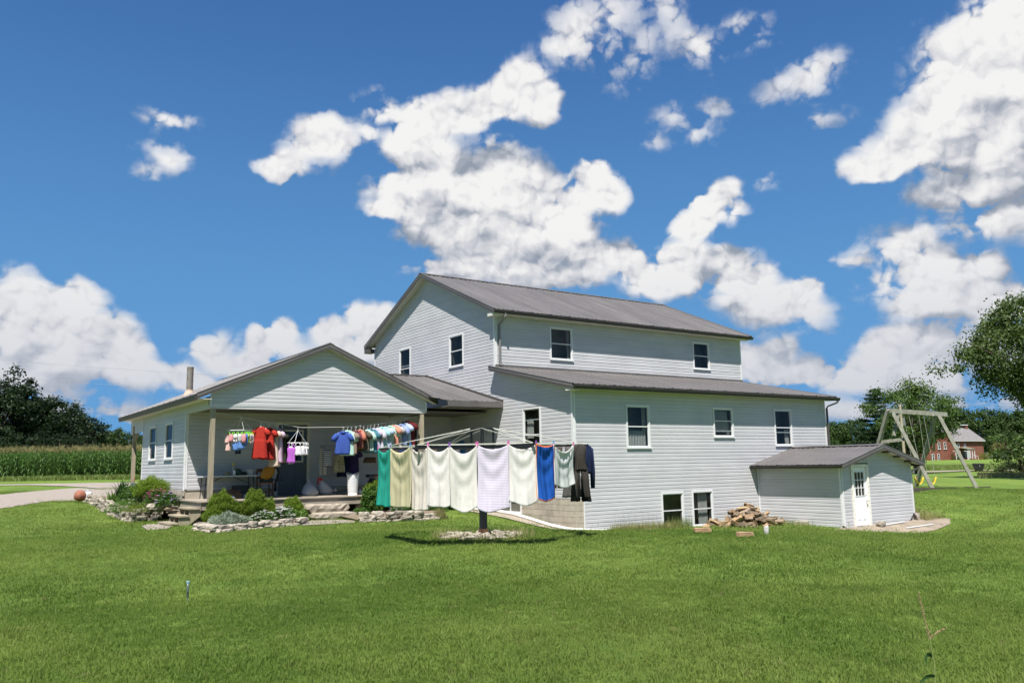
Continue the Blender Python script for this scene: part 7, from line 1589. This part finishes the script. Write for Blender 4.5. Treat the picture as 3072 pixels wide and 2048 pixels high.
# utility pole behind the swing, white washing-line posts by the brick house, wires at the left
p = far(2716, 84); q = MB(); t = thing('utility_pole', 'weathered wooden utility pole behind the swing frame', 'pole', p); ztop = at(2711, 1210, 84)[2]; q.tube([p, (p[0], p[1], ztop)], [.16, .11], 9); q.build('pole', WOOD, t); q = MB(); q.tube([(p[0]+.25, p[1], ztop-2.2), (p[0]+.25, p[1], ztop-1.4)], .2, 10); q.build('transformer', GREYM, t)
for (px, lab) in ((2872, 'left white washing-line post in front of the brick house'), (2906, 'right white washing-line post in front of the brick house')):
    p = far(px, 185, 0); t = thing('line_post', lab, 'post', p); zt = at(px, 1352, 185)[2]; q = MB(); q.tube([p, (p[0], p[1], zt)], .06, 8); q.build('post', TRIM, t); q = MB(); q.bar((p[0]-RH[0]*.7, p[1]-RH[1]*.7, zt), (p[0]+RH[0]*.7, p[1]+RH[1]*.7, zt), .08); q.build('cross_arm', TRIM, t)
for (pts, lab) in ((((-600, 1034), (0, 1079), (250, 1099), (500, 1116), (800, 1132), (1100, 1146)), 'upper of the two thin utility wires in the left sky'), (((-600, 1092), (0, 1131), (250, 1149), (500, 1164), (800, 1180), (1100, 1192)), 'lower of the two thin utility wires in the left sky')):
    q = MB(); q.tube([at(a, b_, 75) for a, b_ in pts], .010, 5); tag(q.build('utility_wire', mat('wire', (.25, .25, .26), .5)), lab, 'wire')

# ------------------------------------------------------------------ lawn grass
GRASSM = bpy.data.materials.new('grass_blade'); GRASSM.use_nodes = True
def _grass():
    nt = GRASSM.node_tree; N = nt.nodes; L = nt.links; b = N['Principled BSDF']; b.inputs['Roughness'].default_value = .6; b.inputs['Specular IOR Level'].default_value = .25
    pos_ = N.new('ShaderNodeNewGeometry').outputs['Position']
    def nz(s, d): n = N.new('ShaderNodeTexNoise'); n.noise_dimensions = '3D'; n.inputs['Scale'].default_value = s; n.inputs['Detail'].default_value = d; L.new(pos_, n.inputs['Vector']); return n.outputs['Fac']
    def mix(f, a, c, lo, hi):
        r_ = N.new('ShaderNodeMapRange'); r_.inputs[1].default_value = lo; r_.inputs[2].default_value = hi; L.new(f, r_.inputs[0]); x = N.new('ShaderNodeMix'); x.data_type = 'RGBA'; L.new(r_.outputs[0], x.inputs[0])
        for i, q_ in ((6, a), (7, c)):
            if isinstance(q_, tuple): x.inputs[i].default_value = q_+(1,)
            else: L.new(q_, x.inputs[i])
        return x.outputs[2]
    oi = N.new('ShaderNodeObjectInfo')
    c = mix(nz(.30, 8), (.105, .180, .026), (.195, .268, .052), .36, .64); c = mix(nz(1.3, 6), c, (.080, .145, .021), .52, .80); c = mix(nz(.11, 3), c, (.24, .28, .070), .50, .80)
    c = mix(oi.outputs['Random'], c, (.30, .29, .10), .80, 1.3); c = mix(nz(4.5, 4), c, (.30, .25, .12), .64, .86)
    L.new(c, b.inputs['Base Color']); t = N.new('ShaderNodeBsdfTranslucent'); L.new(c, t.inputs['Color']); ms = N.new('ShaderNodeMixShader'); ms.inputs[0].default_value = .5; L.new(b.outputs[0], ms.inputs[1]); L.new(t.outputs[0], ms.inputs[2]); L.new(ms.outputs[0], N['Material Output'].inputs['Surface'])
_grass()
def tuft(seed, n=16, h=.06, w=.0035, rad=.05):
    r = np.random.RandomState(seed); V = []; F = []
    for k in range(n):
        a = r.rand()*6.28; o = r.randn(2)*rad; le = h*(.5+.8*r.rand()); ln = .2+.9*r.rand(); b0 = len(V); sx, sy = -math.sin(a)*w, math.cos(a)*w
        for f in (0, .55, 1): kk = 1-f*.85; V += [(o[0]+math.cos(a)*ln*le*f*f+sx*kk, o[1]+math.sin(a)*ln*le*f*f+sy*kk, le*f*(1-.25*ln*f)), (o[0]+math.cos(a)*ln*le*f*f-sx*kk, o[1]+math.sin(a)*ln*le*f*f-sy*kk, le*f*(1-.25*ln*f))]
        F += [(b0, b0+1, b0+3, b0+2), (b0+2, b0+3, b0+5, b0+4)]
    return mesh_np('grass_tuft', V, F, [GRASSM])
def lawn_pts(d0, d1, dens, seed):
    r = np.random.RandomState(seed); A = math.radians(37); n = int(A*(d1*d1-d0*d0)*dens); a = (r.rand(n)*2-1)*A; d = np.sqrt(d0*d0+(d1*d1-d0*d0)*r.rand(n))
    x = CAM[0]+np.sin(YAW+a)*d; y = CAM[1]+np.cos(YAW+a)*d; return x, y
def inside(x, y, poly):
    P = np.array(poly, float); n = len(P); c = np.zeros(len(x), bool); j = n-1
    for i in range(n):
        k = ((P[i, 1] > y) != (P[j, 1] > y)) & (x < (P[j, 0]-P[i, 0])*(y-P[i, 1])/(P[j, 1]-P[i, 1]+1e-12)+P[i, 0]); c ^= k; j = i
    return c
NOGRASS = [[(-.05, -.12), (13.6, -.12), (13.6, 15), (-.05, 15)], [(8.9, -3.62), (13.45, -3.62), (13.45, 0), (8.9, 0)], [tuple(q[:2]) for q in pad],
 [tuple(WB[0])]+[tuple(q) for q in WB]+[(-6.3, 4.0), (-4.8, 4.0)]+[tuple(q) for q in WR]+[(-1.6, 4.0), (-1.8, 3.2), (-1.5, 1.9), (-1.0, .8), (-.5, -.25), (.6, -.75), (1.3, -.7), (.5, .3), (.5, 18), (-10.2, 18), (-10.4, 13)]+WL[::1],
 [tuple(G(a, b_)[:2]) for a, b_ in ((-500, 1600), (-100, 1555), (0, 1526), (90, 1513), (180, 1504), (265, 1500), (320, 1506), (420, 1515), (430, 1475), (330, 1470), (230, 1464), (150, 1470), (75, 1476), (0, 1484), (-100, 1492), (-500, 1540))],
 [tuple(G(a, b_)[:2]) for a, b_ in ((424, 1580), (445, 1592), (500, 1588), (520, 1578), (480, 1572), (440, 1574))]]
TU = [tuft(300+i, 18, .036) for i in range(5)]; TU2 = [tuft(320+i, 22, .042, .005, .10) for i in range(4)]; TU3 = [tuft(340+i, 26, .042, .008, .22) for i in range(3)]
for nm, d0, d1, dens, tt, sc in (('lawn_grass', 4.0, 12.0, 420, TU, 1.0), ('lawn_grass', 12.0, 24.0, 110, TU2, 1.0), ('lawn_grass', 24.0, 48.0, 28, TU3, 1.0)):
    x, y = lawn_pts(d0, d1, dens, int(d1)); ok = np.ones(len(x), bool)
    for poly in NOGRASS: ok &= ~inside(x, y, poly)
    ok &= ((x-RC[0])**2+(y-RC[1])**2) > .6**2
    x, y = x[ok], y[ok]; n = len(x); r = np.random.RandomState(9); pat = .75+.5*(.5+.5*np.sin(x*1.9+np.sin(y*1.3)*2)*np.sin(y*2.3+np.sin(x*.9)*2))
    scatter(nm, np.column_stack([x, y, gz(x, y)]), np.column_stack([r.randn(n)*.1, r.randn(n)*.1, r.rand(n)*6.28]), pat*(.7+.5*r.rand(n)), tt)
x, y = lawn_pts(4.2, 16, 5, 91); n = len(x); scatter('stray_blades', np.column_stack([x, y, gz(x, y)]), np.column_stack([r.randn(n)*.15, r.randn(n)*.15, r.rand(n)*6.28]), 1.3+.9*r.rand(n), [tuft(360+i, 5, .042, .004, .03) for i in range(3)])
# fallen twigs and clover heads in the lawn stay with the grass; the scene is complete
